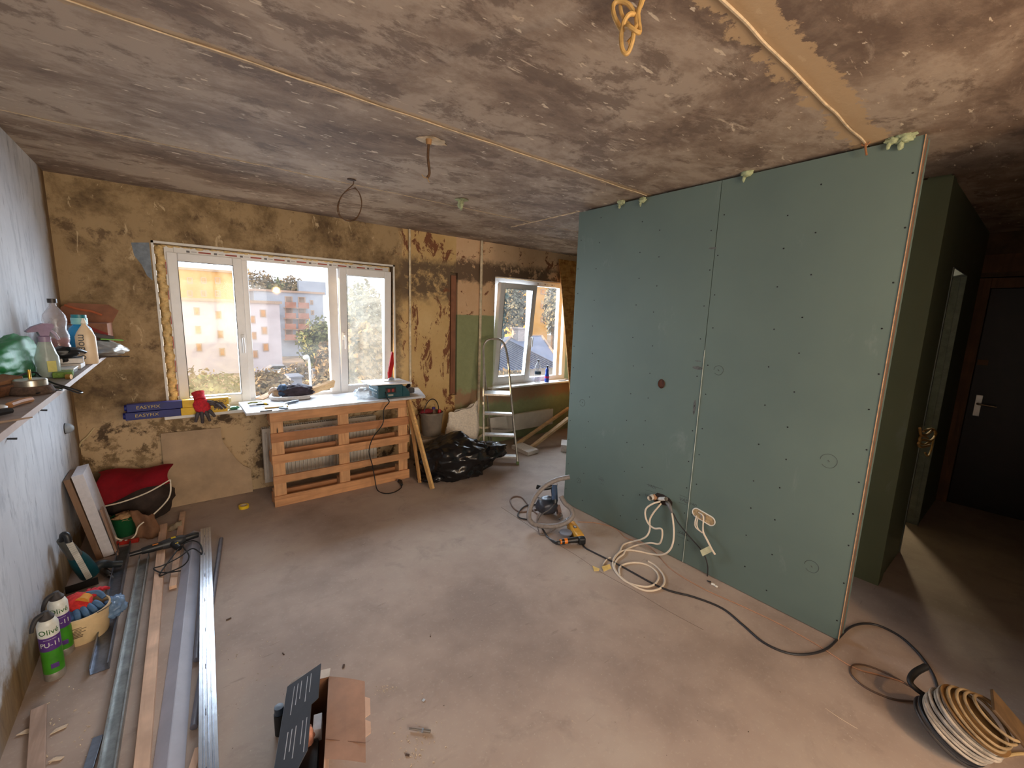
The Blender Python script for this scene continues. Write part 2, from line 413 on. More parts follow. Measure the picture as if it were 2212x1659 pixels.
# ------------------------------------------------------------------ room shell
o = MB().span(-0.95, 6.6, -2.7, WY+0.4, -0.2, 0).build('floor', mFloor); tag(o, kind='structure')
MB().tube([FP(x, y, -0.0004)+Vector((0.004*math.sin(k*2.1), 0.004*math.cos(k*1.7), 0)) for k, (x, y) in enumerate(((1083, 1096), (1118, 1120), (1180, 1160), (1245, 1200), (1300, 1238), (1370, 1275), (1440, 1318), (1520, 1362)))], 0.0016, 4, 3).build('crack', M('crack_dark', (88, 72, 62), 0.95), o)
MB().tube([FP(x, y, -0.0003) for (x, y) in ((1783, 1530), (1815, 1552), (1852, 1574))], 0.0014, 4, 3).build('scratch', M('scratch_pale', (206, 186, 160), 0.9), o)
ceil = struct('ceiling')
for (y0, y1) in ((-2.7, S3), (S3, S1), (S1, S2), (S2, WY+0.4)):
    MB().span(-0.95, 6.6, y0+0.004, y1-0.004, HZ, HZ+0.14).build('slab', mCeil, ceil)
MB().span(-0.95, 6.6, -2.7, WY+0.4, HZ+0.02, HZ+0.16).build('screed', mCeil, ceil)
mSeam = M('joint_filler', (200, 178, 146), 0.8, 0, 0.15, 25, 0.3)
for sy, wd in ((S3, 0.013), (S1, 0.007), (S2, 0.004)):
    pts = [(-0.9+0.12*i, sy + 0.0025*math.sin(i*1.9)+0.0015*math.sin(i*4.1), HZ-0.001+0.0012*math.sin(i*2.7)) for i in range(31)]
    MB().tube(pts, wd*0.42, 6, 3).build('joint_bead', mSeam, ceil, True)
MB().tube([(2.70, 2.57+0.04*i, HZ-0.001+0.003*math.sin(i*2.3)) for i in range(24)], 0.006, 6, 2).build('old_wall_scar', mSeam, ceil, True)

def grid_wall(mb, ub, zb, fn, box):
    """fill the cells of a wall grid; fn(u, z) -> (front depth, back depth) or None for an opening"""
    for u0, u1 in zip(ub, ub[1:]):
        for z0, z1 in zip(zb, zb[1:]):
            r = fn((u0+u1)/2, (z0+z1)/2)
            if r: box(mb, u0, u1, z0, z1, r[0], r[1])
W1 = (-0.085, 1.855, 0.775, 2.15); W2 = (3.185, 4.62, 0.73, 2.16); SLOT = (2.545, 2.645, 0.70, 2.15)
def inside(u, z, r): return r[0] < u < r[1] and r[2] < z < r[3]
def far_fn(u, z):
    if inside(u, z, W1) or inside(u, z, W2): return None
    if inside(u, z, SLOT): return (0.05, 0.34)
    return (0.0, 0.34)
mb = MB()
grid_wall(mb, [-0.95, W1[0], W1[1], SLOT[0], SLOT[1], W2[0], W2[1], 5.2], [0, 0.70, 0.73, 0.775, 2.15, 2.16, HZ],
          far_fn, lambda m, u0, u1, z0, z1, a, b: m.span(u0, u1, WY+a, WY+b, z0, z1))
bmesh.ops.remove_doubles(mb.bm, verts=mb.bm.verts, dist=1e-5)
wf = mb.build('wall_far', mFar); tag(wf, kind='structure')
MB().span(2.565, 2.632, WY+0.012, WY+0.05, 0.72, 2.12, 0.004).build('wood_batten', wood('brown_batten', (140, 92, 66), (104, 66, 46), 2), wf)
MB().prism([(WP(*p).x, WP(*p).z) for p in ((283, 524), (322, 524), (330, 606), (318, 596), (306, 572), (290, 552))], -0.004,
           cols((1, 0, 0), (0, 0, 1), (0, 1, 0)), (0, WY, 0)).build('plaster_patch', M('blue_grey_filler', (128, 138, 148), 0.8, 0, 0.15, 20, 0.3), wf)
tag(MB().span(2.03, 2.365, WY-0.30, WY-0.001, 0, 0.30, 0.01).build('trim_2', M('rough_ledge', (150, 132, 112), 0.9, 0, 0.25, 12, 0.5)), kind='structure')
o = MB().span(LX-0.3, LX, -2.7, WY, 0, HZ).build('wall_left', mLeft); tag(o, kind='structure'); wall_left = o
RW = (-0.30, 1.80, 0.80, 2.25)
mb = MB()
grid_wall(mb, [LX, RW[0], RW[1], 6.6], [0, RW[2], RW[3], HZ], lambda u, z: None if inside(u, z, RW) else (0, 0.12), lambda m, u0, u1, z0, z1, a, b: m.span(u0, u1, -2.5-b, -2.5-a, z0, z1))
o = mb.build('wall_back', M('back_plaster', (176, 160, 140), 0.8, 0, 0.15, 3)); tag(o, kind='structure')
fill_win = struct('fill_window', (0.75, -2.5, 0.8))  # unseen window added to frame the rear fill light
for (a, b, c_, d) in ((RW[0], RW[0]+0.05, RW[2], RW[3]), (RW[1]-0.05, RW[1], RW[2], RW[3]), (0.725, 0.775, RW[2], RW[3]), (RW[0], RW[1], RW[2], RW[2]+0.05), (RW[0], RW[1], RW[3]-0.05, RW[3])):
    MB().span(a, b, -2.57, -2.51, c_, d).build('frame_bar', mPVC, fill_win)
# hall wall with the entrance door opening
DY0, DY1, DH = -0.52, 0.41, 2.06
mb = MB()
grid_wall(mb, [-2.5, DY0-0.09, DY1+0.09, 0.60], [0, DH+0.10, HZ], lambda u, z: (0.10, 0.3) if (DY0-0.09 < u < DY1+0.09 and z < DH+0.1) else (0.0, 0.3),
          lambda m, u0, u1, z0, z1, a, b: m.span(HALLW+a, HALLW+b, u0, u1, z0, z1))
o = mb.build('wall_right', mHall); tag(o, kind='structure')
# small room beside the hall: board wall, front wall with doorway
HX, HY = 3.52, 0.485
DO = (4.18, 4.92, 0.0, 2.10)
mb = MB()
grid_wall(mb, [HX, DO[0], DO[1], HALLW+0.2], [0, 2.10, HZ], lambda u, z: None if inside(u, z, DO) else (0, 0.10),
          lambda m, u0, u1, z0, z1, a, b: m.span(u0, u1, HY+a, HY+b, z0, z1))
o = mb.build('wall_hall', mBoardDim); tag(o, kind='structure'); wall_hall = o
o = MB().span(HX-0.0125, HX+0.1, HY-0.0125, 2.45, 0, HZ-0.012).build('wall_closet', mBoardDim); tag(o, kind='structure')
o = MB().span(HX+0.1, 6.6, 2.35, 2.45, 0, HZ).build('wall_bath_rear', M('bath_grey_green', (112, 122, 108), 0.7)); tag(o, kind='structure')
o = MB().span(6.35, 6.6, 0.5, 2.35, 0, HZ).build('wall_bath_side', M('bath_grey_green')); tag(o, kind='structure')
o = MB().span(5.0, 5.2, 2.45, WY, 0, HZ).build('wall_kitchen', M('kitchen_plaster', (196, 170, 136), 0.8, 0, 0.2, 4, 0.2)); tag(o, kind='structure')
# metal studs lining the doorway
tr = struct('trim_1', (DO[0], HY, 0))
for (xa, xb) in ((DO[0], DO[0]+0.006), (DO[1]-0.006, DO[1])):
    s_ = 1 if xa == DO[0] else -1
    MB().span(xa, xb, HY-0.004, HY+0.104, 0, 2.10).span(xa, xa+s_*0.03, HY-0.006, HY-0.004, 0, 2.10).span(xa, xa+s_*0.008, HY+0.03, HY+0.034, 0, 2.1).build('jamb_stud', M('dull_stud', (112, 116, 108), 0.45, 0.6, 0.15, 20), tr)
MB().span(DO[0], DO[1], HY-0.004, HY+0.104, 2.094, 2.10).build('head_track', mSteel, tr)

# ------------------------------------------------------------------ green partition of two sheets on steel studs
PY0, PYS, PY1, PT = 0.4753, 1.3832, 2.5579, 0.085
part = struct('wall_partition', (BX, PY0, 0))
for (a, b) in ((PY0, PYS-0.002), (PYS+0.002, PY1)):
    MB().span(BX, BX+0.0125, a, b, 0.006, HZ-0.016).build('plasterboard_sheet', mBoard, part)
    MB().span(BX+PT-0.0125, BX+PT, a, b, 0.006, HZ-0.016).build('plasterboard_sheet', mBoard, part)
for y_ in (PY0+0.004, 0.93, PYS-0.02, 1.97, PY1-0.05):
    MB().span(BX+0.0125, BX+PT-0.0125, y_, y_+0.002, 0, HZ-0.02).span(BX+0.0128, BX+0.014, y_, y_+0.045, 0, HZ-0.02).build('steel_stud', M('stud_edge', (120, 86, 66), 0.6, 0.1, 0.2, 30), part)
MB().span(BX+0.0125, BX+PT-0.0125, PY0+0.01, PY1-0.005, 0, 0.03).build('floor_track', mSteel, part)
MB().span(BX-0.004, BX-0.001, PY0, PY0+0.0035, 0.006, HZ-0.016).build('paper_edge', mGyp, part)
MB().span(BX-0.0045, BX, PYS-0.004, PYS-0.002, 0.006, 1.5).build('tape_edge', M('pale_tape', (186, 196, 188), 0.7), part)
# screw heads: rows on every stud line, joined as they are a few pixels each
mb = MB()
for y_ in (PY0+0.03, 0.85, 0.99, PYS-0.03, PYS+0.03, 1.78, 1.93, 2.33, PY1-0.03):
    z_ = 0.08 + random.random()*0.1
    while z_ < HZ-0.08:
        yy = y_ + random.uniform(-0.012, 0.012)
        mb.cyl((BX+0.001, yy, z_), (BX-0.0012, yy, z_), 0.0042, 0.0042, 8); z_ += random.uniform(0.17, 0.25)
o = mb.build('screw_head', M('screw_black', (38, 40, 40), 0.5, 0.5), part); o['kind'] = 'stuff'
# pencil circles, words and the round hole
mPen = M('pencil', (70, 76, 74), 0.7, 0, 0.2)
mb = MB()
for (px, py, r) in ((1258, 870, 0.030), (1552, 800, 0.030), (1790, 996, 0.038), (1753, 1224, 0.034), (1250, 1038, 0.022)):
    c = XP(px, py, BX-0.001)
    mb.tube([(BX-0.0008, c.y+math.cos(a)*r*(1+0.04*math.sin(3*a)), c.z+math.sin(a)*r) for a in [2*PI*k/18 for k in range(17)]], 0.0011, 4, 1)
    mb.tube([(BX-0.0008, c.y+0.004, c.z+0.004), (BX-0.0008, c.y-0.004, c.z-0.003), (BX-0.0008, c.y+0.002, c.z+0.002)], 0.002, 4, 1)
for (xa, ya, xb, yb) in ((1397, 1046, 1432, 1057), (1395, 1058, 1416, 1064), (1468, 1069, 1486, 1076), (1466, 1085, 1484, 1091), (1463, 1150, 1490, 1160), (1463, 1157, 1490, 1170), (1292, 1028, 1303, 1033), (1296, 1043, 1304, 1047)):
    mb.tube([XP(xa, ya, BX-0.0008), XP(xb, yb, BX-0.0008)], 0.0009, 4, 1)
mb.build('pencil_line', mPen, part)
yB = cols((0, -1, 0), (0, 0, 1), (-1, 0, 0))
for (px, py, tx, sz) in ((1408, 1051, 'VADI', 0.03), (1477, 1081, 'VAD', 0.036), (1474, 1152, 'VAD', 0.034), (1399, 1071, 'VAD', 0.024), (1298, 1036, 'VAD', 0.028), (1497, 1090, 'VAD', 0.026)):
    text_mesh('pencil_word', tx, yB, XP(px, py, BX-0.0006), sz, mPen, part, depth=0.0002, font_shear=0.2)
c = XP(1429, 829, BX)
MB().lathe([(0.0, 0.0), (0.021, 0.0), (0.024, 0.004), (0.027, 0.0005)], (BX-0.0022, c.y, c.z), cols((0, 1, 0), (0, 0, 1.25), (-1, 0, 0)), 14, cap=False).build('drilled_hole', M('hole_brown', (72, 40, 26), 0.9, 0, 0.4, 60), part)
# smears of filler on the joint
mb = MB()
for (px, py, w_, h_) in ((1540, 536, 0.05, 0.012), (1507, 795, 0.07, 0.022), (1508, 780, 0.05, 0.006), (1500, 880, 0.02, 0.10)):
    c = XP(px, py, BX-0.0006); mb.blob(c, (0.0006, w_*0.5, h_*0.5), 2, 0.3, 3, px)
mb.build('joint_smear', M('smear_dark', (84, 86, 84), 0.8, 0, 0.3, 40), part)
# blobs of foam squeezed out at the ceiling
fo = []
for (px, py, s_, lab) in ((1342, 436, 0.030, 'green foam blob leftmost at the top of the green partition'), (1388, 432, 0.026, 'green foam blob just right of the leftmost one above the partition'),
                      (1614, 368, 0.030, 'round green foam blob above the middle of the green partition'), (1958, 284, 0.034, 'ragged green foam lump at the upper right corner of the partition'),
                      (1930, 298, 0.026, 'flat green foam smear left of the corner lump above the partition')):
    c = XP(px, py, BX-0.012); c.z = min(c.z, HZ-0.012)
    mb = MB().blob(c, (s_*0.6, s_*1.1, s_*0.75), 3, 0.5, 2.2, px)
    mb.blob(c+Vector((-0.004, 0.012, -s_*0.9)), (s_*0.25, s_*0.35, s_*0.7), 2, 0.4, 3, py)
    o = mb.build('foam_blob', mGreenFoam, None, True, sharp=80); tag(o, lab, 'foam', 'foam blobs at the ceiling')
c = FP(995, 430, HZ)
o = MB().blob(c+Vector((0, 0, -0.03)), (0.022, 0.022, 0.045), 3, 0.5, 2, 3).blob(c+Vector((0.01, 0, -0.006)), (0.05, 0.05, 0.008), 2, 0.4, 3, 4).build('foam_blob', mGreenFoam, None, True, sharp=80)
tag(o, 'small green foam drip hanging alone from the ceiling near the far joint', 'foam', 'foam blobs at the ceiling')

# ------------------------------------------------------------------ windows
def rect_frame(mb, x0, x1, z0, z1, y0, y1, w, bev=0.004, tf=None):
    for b in ((x0, x0+w, z0, z1), (x1-w, x1, z0, z1), (x0+w, x1-w, z0, z0+w), (x0+w, x1-w, z1-w, z1)):
        mb.span(b[0], b[1], y0, y1, b[2], b[3], bev)
    return mb
def handle(mb, x, y, z, tilt=None):
    mb.box((x, y-0.006, z), (0.026, 0.012, 0.075), None, 0.005)
    mb.tube([(x, y-0.008, z+0.004), (x, y-0.045, z+0.004), (x, y-0.052, z-0.02), (x, y-0.050, z-0.125)], 0.0085, 8, 4)
    return mb
def tilt_obj(objs, pivot, ang):
    T = Matrix.Translation(pivot) @ Matrix.Rotation(ang, 4, 'X') @ Matrix.Translation(-Vector(pivot))
    for ob in objs: ob.data.transform(T)
mGasket = M('black_gasket', (40, 40, 42), 0.6)
mPaneA = glassy('dusty_pane', (250, 250, 250), 0.01, 0.04, (236, 206, 160), 0.16)
mPaneB = glassy('clear_pane', (250, 251, 252), 0.01, 0.04, (226, 222, 214), 0.05)
mPaneC = glassy('smeared_pane', (250, 250, 248), 0.01, 0.04, (226, 216, 198), 0.20)
mPrint = M('film_print', (176, 84, 70), 0.6)
FY = WY+0.10
win1 = struct('window_1', (0.9, FY, 0.8), 'white plastic three part window with dusty panes over the worktop')
X0, X1, Z0, Z1 = -0.025, 1.852, 0.79, 2.145
fr = rect_frame(MB(), X0, X1, Z0, Z1, FY, FY+0.07, 0.062)
fr.span(0.492, 0.545, FY, FY+0.07, Z0+0.06, Z1-0.06, 0.004).span(1.222, 1.308, FY, FY+0.07, Z0+0.06, Z1-0.06, 0.004)
fr.build('frame', mPVC, win1)
MB().span(0.54, 1.226, FY+0.035, FY+0.04, Z0+0.05, Z1-0.05).build('pane', mPaneB, win1)
sash = rect_frame(MB(), -0.012, 0.502, 0.832, 2.098, FY-0.022, FY+0.05, 0.070, 0.006).build('sash', mPVC, win1)
MB().span(0.05, 0.44, FY+0.02, FY+0.025, 0.89, 2.04).build('pane', mPaneA, sash)
rect_frame(MB(), 0.054, 0.436, 0.898, 2.032, FY-0.0235, FY-0.020, 0.004, 0).build('gasket', mGasket, sash)
handle(MB(), 0.470, FY-0.022, 1.40).build('handle', mPVC, sash, True)
sash = rect_frame(MB(), 1.312, 1.845, 0.832, 2.098, FY-0.022, FY+0.05, 0.070, 0.006).build('sash', mPVC, win1)
p = MB().span(1.38, 1.78, FY+0.02, FY+0.025, 0.89, 2.04).build('pane', mPaneC, sash)
g = rect_frame(MB(), 1.382, 1.775, 0.902, 2.028, FY-0.0235, FY-0.020, 0.004, 0).build('gasket', mGasket, sash)
h = handle(MB(), 1.345, FY-0.022, 1.42).build('handle', mPVC, sash, True)
tilt_obj([sash, p, g, h], (1.57, FY+0.02, 0.84), math.radians(2.2))
mb = MB()
def marks(mb, x0, x1, z, y, n):
    for i in range(n):
        x = x0+(x1-x0)*i/n
        mb.span(x, x+0.022, y-0.0006, y, z-0.008, z+0.008); mb.span(x+0.032, x+0.068, y-0.0006, y, z-0.001, z+0.002)
    return mb
marks(mb, 0.12, 1.80, 2.115, FY, 9); mb.build('film_mark', M('film_grey', (120, 116, 116), 0.6), win1)
mb = MB()
for i in range(9): mb.span(0.12+1.68*i/9+0.08, 0.12+1.68*i/9+0.165, FY-0.0006, FY, 2.109, 2.121)
for i in range(6): mb.span(-0.0225, -0.0165, FY-0.0008, FY-0.0002, 0.92+0.2*i, 1.02+0.2*i)
mb.build('film_wordmark', mPrint, win1)
# foam in the gaps, plaster beads along the opening
MB().span(-0.083, -0.024, FY+0.025, FY+0.06, 0.79, 2.148).span(-0.03, 1.853, FY+0.03, FY+0.06, 2.14, 2.149).build('foam_backing', mFoam, win1)
mb = MB()
for i in range(70):
    z = 0.80+1.33*i/69; mb.blob((-0.052+0.008*math.sin(i*1.1), FY+0.01+0.008*math.sin(i*0.7), z), (0.029+0.005*math.sin(i*1.7), 0.03, 0.028+0.008*math.sin(i*2.9)), 2, 0.35, 2, i)
for i in range(40):
    mb.blob((-0.03+1.86*i/39, FY+0.015, 2.152-0.008), (0.034, 0.022+0.006*math.sin(i*2.9), 0.012+0.005*math.sin(i*1.7)), 2, 0.35, 2, i+60)
for i in range(20): mb.blob((1.853, FY+0.02, 0.82+1.3*i/19), (0.012, 0.03, 0.04), 2, 0.4, 2, i+130)
mb.build('gap_foam', mFoam, win1, True, sharp=80)
MB().span(-0.098, -0.083, WY-0.006, WY+0.002, 0.78, 2.165).span(1.853, 1.870, WY-0.006, WY+0.002, 0.80, 2.165).span(-0.098, 1.87, WY-0.006, WY+0.002, 2.148, 2.165).build('plaster_bead', mWhite, win1)
o = MB().span(-0.118, 1.96, WY-0.155, FY+0.01, 0.775, 0.80, 0.005).build('window_sill', mWhite, win1)
# kitchen window: fixed light right, tilted sash left
win2 = struct('window_2', (3.9, FY, 0.8), 'smaller white window with tilted sash beside the green kitchen wall')
X0, X1, Z0, Z1 = 3.235, 4.60, 0.755, 2.155
rect_frame(MB(), X0, X1, Z0, Z1, FY, FY+0.07, 0.066).span(3.845, 3.90, FY, FY+0.07, Z0+0.06, Z1-0.06, 0.004).span(4.415, 4.48, FY, FY+0.07, Z0+0.06, Z1-0.06, 0.004).build('frame', mPVC, win2)
MB().span(3.89, 4.42, FY+0.035, FY+0.04, Z0+0.05, Z1-0.05).build('pane', mPaneB, win2)
MB().span(4.475, 4.55, FY+0.035, FY+0.04, Z0+0.05, Z1-0.05).build('pane', mPaneB, win2)
sash = rect_frame(MB(), 3.252, 3.856, 0.80, 2.095, FY-0.022, FY+0.05, 0.072, 0.006).build('sash', mPVC, win2)
p = MB().span(3.32, 3.79, FY+0.02, FY+0.025, 0.86, 2.04).build('pane', mPaneB, sash)
g = rect_frame(MB(), 3.322, 3.786, 0.868, 2.027, FY-0.0235, FY-0.020, 0.004, 0).build('gasket', mGasket, sash)
h = handle(MB(), 3.820, FY-0.022, 1.40).build('handle', mPVC, sash, True)
tilt_obj([sash, p, g, h], (3.55, FY+0.02, 0.81), math.radians(5.5))
mb = marks(MB(), 3.98, 4.38, 2.122, FY, 3); mb.build('film_mark', _MC['film_grey'], win2)
MB().span(3.11, 4.75, WY-0.10, FY+0.01, 0.735, 0.758, 0.004).build('window_sill', mWhite, win2)
mb = MB()
for i in range(30): mb.blob((3.24+1.36*i/29, FY+0.015, 2.158), (0.03, 0.02, 0.010), 2, 0.35, 2, i+200)
for i in range(20): mb.blob((3.215, FY+0.02, 0.78+1.36*i/19), (0.018, 0.025, 0.035), 2, 0.35, 2, i+230)
mb.build('gap_foam', mFoam, win2, True, sharp=80)
# ------------------------------------------------------------------ helpers for things
def vz(z): return Vector((0, 0, z))
def PL(px, py, p0, n):
    d = _ray(px, py); n = Vector(n); return CAMP + d*((Vector(p0)-CAMP).dot(n)/d.dot(n))
def glove(name, label, cat, palm, along, up, mats, size=1.0, spread=0.35, group=None, cuff=True, curls=None):
    """work glove: palm centre, direction of the fingers, direction of the back of the hand"""
    palm = Vector(palm); Mx = frame(along, up); t = thing(name, label, cat, palm, group)
    ax, ay, az = Mx.col[0], Mx.col[1], Mx.col[2]
    MB().blob(palm, (0.058*size, 0.048*size, 0.020*size), 3, 0.18, 2.5, palm.x*9, Mx).build('back_of_hand', mats[0], t, True, sharp=80)
    curls = curls or (0.5, 0.6, 0.7, 0.5)
    for k in range(4):
        o_ = -0.033+0.022*k; L = (0.062, 0.074, 0.070, 0.054)[k]*size
        b = palm + ax*0.045*size + ay*o_*size; d = (ax + ay*(k-1.5)*spread*0.35).normalized()
        e = b + d*L*0.55 - az*L*0.12*curls[k]; f_ = e + d*L*0.45 - az*L*0.6*curls[k]
        MB().tube([b, (b+e)/2+az*0.003, e, f_], [0.0125*size, 0.0125*size, 0.0115*size, 0.009*size], 8, 4).build('finger', mats[1], t, True, sharp=80)
    b = palm + ay*0.036*size - ax*0.02*size; e = b + ay*0.035*size + ax*0.022*size; f_ = e + ax*0.035*size + ay*0.008*size - az*0.012*size
    MB().tube([b, e, f_], [0.014*size, 0.0135*size, 0.010*size], 8, 4).build('thumb', mats[1], t, True, sharp=80)
    if cuff:
        b = palm - ax*0.045*size; e = palm - ax*0.100*size - az*0.006*size
        MB().tube([b, (b+e)/2, e], [0.036*size, 0.034*size, 0.040*size], 12, 3).build('cuff', mats[2], t, True, sharp=80)
    return t

# ------------------------------------------------------------------ pallet standing on edge below the worktop
mPal = wood('pallet_pine', (204, 150, 104), (172, 116, 74), 0); mPalV = wood('pallet_pine_upright', (210, 160, 114), (180, 126, 82), 2)
mPalD = wood('pallet_pine_dark', (180, 124, 82), (146, 94, 58), 0)
PYF, PXA, PXB = 3.8835, 0.556, 1.782
pal = thing('wooden_pallet', 'pine pallet standing on its long edge under the grey worktop', 'pallet', (1.17, PYF+0.07, 0))
for i, (a, b) in enumerate(((891, 913), (938, 958), (986, 1005), (1032, 1048), (1076, 1094.5))):
    z1, z0 = WP(588, a, PYF).z, max(0.0, WP(588, b, PYF).z)
    if i == 0: z1 = 0.838
    if i == 4: z0 = 0.0
    MB().span(PXA, PXB, PYF, PYF+0.022, z0, z1, 0.003).build('slat', mPalD if i == 1 else mPal, pal)
for (xa, xb) in ((PXA+0.006, PXA+0.100), (1.10, 1.195), (PXB-0.105, PXB-0.010)):
    MB().span(xa, xb, PYF+0.022, PYF+0.044, 0.004, 0.836, 0.003).build('stringer_board', mPalV, pal)
    for zc in (0.07, 0.42, 0.77):
        MB().span(xa, xb, PYF+0.044, PYF+0.122, zc-0.065, zc+0.065, 0.002).build('block', mPalV, pal)
for zc in (0.05, 0.42, 0.786):
    MB().span(PXA, PXB, PYF+0.122, PYF+0.144, zc-0.048, zc+0.048, 0.003).build('back_slat', mPalD, pal)
TZ = 0.860
tt = [FP(532, 893, TZ), FP(921, 856.5, TZ), FP(884, 838, TZ), FP(515, 868, TZ)]
tt[2] = Vector((2.08, 4.30, TZ)); tt[1] = Vector((1.915, 3.79, TZ)); tt[3].y = 4.30
o = MB().prism([(p.x, p.y) for p in tt], -0.020, None, (0, 0, TZ)).build('worktop_board', M('grey_worktop', (196, 198, 204), 0.38, 0, 0.10, 18))
tag(o, 'grey laminate worktop board laid over the pallet and the window sill', 'worktop')

# ------------------------------------------------------------------ radiators and pipes
mRad = M('radiator_enamel', (204, 196, 184), 0.4, 0, 0.05, 8)
rad = thing('panel_radiator', 'ribbed cream panel radiator behind the pallet under the large window', 'radiator', (1.07, WY-0.09, 0.09))
MB().span(0.545, 1.59, WY-0.135, WY-0.125, 0.09, 0.60, 0.006).span(0.55, 1.585, WY-0.06, WY-0.05, 0.09, 0.60, 0.004).build('front_panel', mRad, rad)
mb = MB()
for i in range(30):
    x = 0.575 + 0.985*i/29; mb.span(x-0.010, x+0.010, WY-0.149, WY-0.133, 0.125, 0.565, 0.006)
o = mb.build('rib', mRad, rad)
mb = MB()
for i in range(52): mb.span(0.552+0.02*i, 0.560+0.02*i, WY-0.125, WY-0.06, 0.585, 0.60)
mb.build('top_grille', mRad, rad)
for x in (0.55, 1.579): MB().span(x, x+0.006, WY-0.125, WY-0.06, 0.10, 0.60).build('side_cheek', mRad, rad)
for x in (0.75, 1.36): MB().span(x, x+0.03, WY-0.05, WY-0.002, 0.2, 0.55).build('wall_bracket', mSteel, rad)
mPipe = M('cream_pipe_paint', (214, 196, 164), 0.5, 0, 0.18, 16)
o = MB().tube([(2.03, WY-0.028, 0.305), (2.03, WY-0.028, 1.2), (2.032, WY-0.028, HZ-0.002)], 0.0125, 10, 4).build('heating_pipe', mPipe, None, True); tag(o, 'thin cream riser pipe right of the large window', 'pipe')
rp = thing('heating_pipe', 'cream riser pipe between the brown batten and the small window', 'pipe', (2.955, WY-0.03, 0))
MB().tube([(2.955, WY-0.03, HZ-0.002), (2.952, WY-0.03, 1.3), (2.948, WY-0.03, 0.55), (2.943, WY-0.03, 0.33), (2.95, WY-0.035, 0.27), (2.99, WY-0.05, 0.245), (3.09, WY-0.07, 0.24)], 0.017, 10, 5).build('riser', mPipe, rp, True)
MB().tube([(2.93, WY-0.05, 0.002), (2.93, WY-0.055, 0.07), (2.945, WY-0.06, 0.12), (2.99, WY-0.065, 0.15), (3.09, WY-0.07, 0.155)], 0.017, 10, 5).build('return_pipe', mPipe, rp, True)
rad2 = thing('flat_radiator', 'low flat cream radiator under the small kitchen window', 'radiator', (3.64, WY-0.08, 0.15))
MB().span(3.085, 4.20, WY-0.105, WY-0.085, 0.145, 0.372, 0.005).build('front_panel', mRad, rad2)
MB().span(3.09, 4.195, WY-0.085, WY-0.02, 0.16, 0.36).build('convector_body', mRad, rad2)
for x in (3.30, 4.0): MB().span(x, x+0.03, WY-0.03, WY-0.002, 0.12, 0.34).build('wall_bracket', mSteel, rad2)
mb = MB(); a, b = FP(608, 1066, 0.022), FP(884, 1012, 0.022); b.y = min(b.y, a.y+0.02); a.y = 4.18; b = Vector((1.90, 4.17, 0.022))
mb.cyl((a.x, 4.18, 0.022), b, 0.022, 0.022, 14)
o = mb.build('cardboard_tube', M('brown_card_tube', (160, 116, 80), 0.75, 0, 0.15, 12), None, True); tag(o, 'long brown tube lying on the floor behind the pallet', 'tube')

# ------------------------------------------------------------------ beige wall panel offcut leaning under the sill
poly = [(-0.160, 0.002), (0.452, 0.002), (0.449, 0.222), (0.392, 0.262), (0.345, 0.330), (0.310, 0.398), (0.268, 0.478), (0.250, 0.535), (0.249, 0.632), (-0.157, 0.640)]
Mx = cols((1, 0, 0), (0, 0.045, 0.999), (0, -0.999, 0.045))
o = MB().prism(poly, 0.012, Mx, (0, WY-0.044, 0)).build('board_offcut', M('beige_board', (176, 150, 120), 0.7, 0, 0.10, 5)); tag(o, 'beige board offcut with a curved bite leaning on the wall under the window', 'board')
# roll of tape
c = FP(527, 1097, 0); c = Vector((c.x, c.y, 0))
tp = thing('tape_roll', 'small roll of yellow tape lying on the floor before the pallet', 'tape', c)
MB().lathe([(0.026, 0), (0.038, 0), (0.038, 0.024), (0.026, 0.024), (0.026, 0)], c, None, 24, cap=False).build('tape', M('yellow_tape', (226, 190, 36), 0.5), tp, True, sharp=30)
MB().lathe([(0.022, 0), (0.026, 0), (0.026, 0.0245), (0.022, 0.0245), (0.022, 0)], c, None, 24, cap=False).build('core', M('tape_core', (190, 170, 140), 0.7), tp, True, sharp=30)

# ------------------------------------------------------------------ two long blue and yellow cartons with gloves on the sill
mBlue = M('carton_navy', (26, 34, 110), 0.45, 0, 0.1); mYel = M('carton_yellow', (228, 182, 22), 0.45, 0, 0.08); mCrm = M('carton_cream', (235, 225, 180), 0.5)
mGold = M('print_gold', (196, 170, 90), 0.5); mInk = M('print_navy', (30, 32, 70), 0.5)
BY = WY-0.160
for k, (z0, xo, lab) in enumerate(((0.800, 0.0, 'lower of two blue and yellow cartons on the window sill'), (0.862, 0.012, 'upper of two blue and yellow cartons on the window sill'))):
    t = thing('long_carton', lab, 'carton', (0, BY+0.03, z0), 'blue and yellow cartons')
    xa, xm, xb = -0.345+xo, -0.012+xo, 0.300+xo
    MB().span(xa, xm, BY, BY+0.062, z0, z0+0.058, 0.003).build('blue_half', mBlue, t)
    MB().span(xm, xb, BY-0.001, BY+0.063, z0-0.0, z0+0.060, 0.003).build('yellow_half', mYel, t)
    MB().cyl((xb, BY+0.031, z0+0.03), (xb+0.02, BY+0.031, z0+0.03), 0.024, 0.018, 16).build('end_cap', mCrm, t, True)
    MB().cyl((xa, BY+0.031, z0+0.03), (xa-0.014, BY+0.031, z0+0.03), 0.026, 0.024, 16).build('end_cap', mBlue, t, True)
    fM = cols((1, 0, 0), (0, 0, 1), (0, -1, 0))
    text_mesh('lettering', 'EASYFIX', fM, (xa+0.125, BY-0.0005, z0+0.030), 0.034, mGold, t, sx=1.15)
    text_mesh('lettering', 'ESTIPRO', fM, (xb-0.085, BY-0.0016, z0+0.030), 0.034, mInk, t, sx=1.1)
mRedK = M('red_knit', (196, 40, 52), 0.85, 0, 0.2, 60, 0.4); mGryR = M('grey_rubber', (78, 70, 72), 0.7, 0, 0.2, 30)
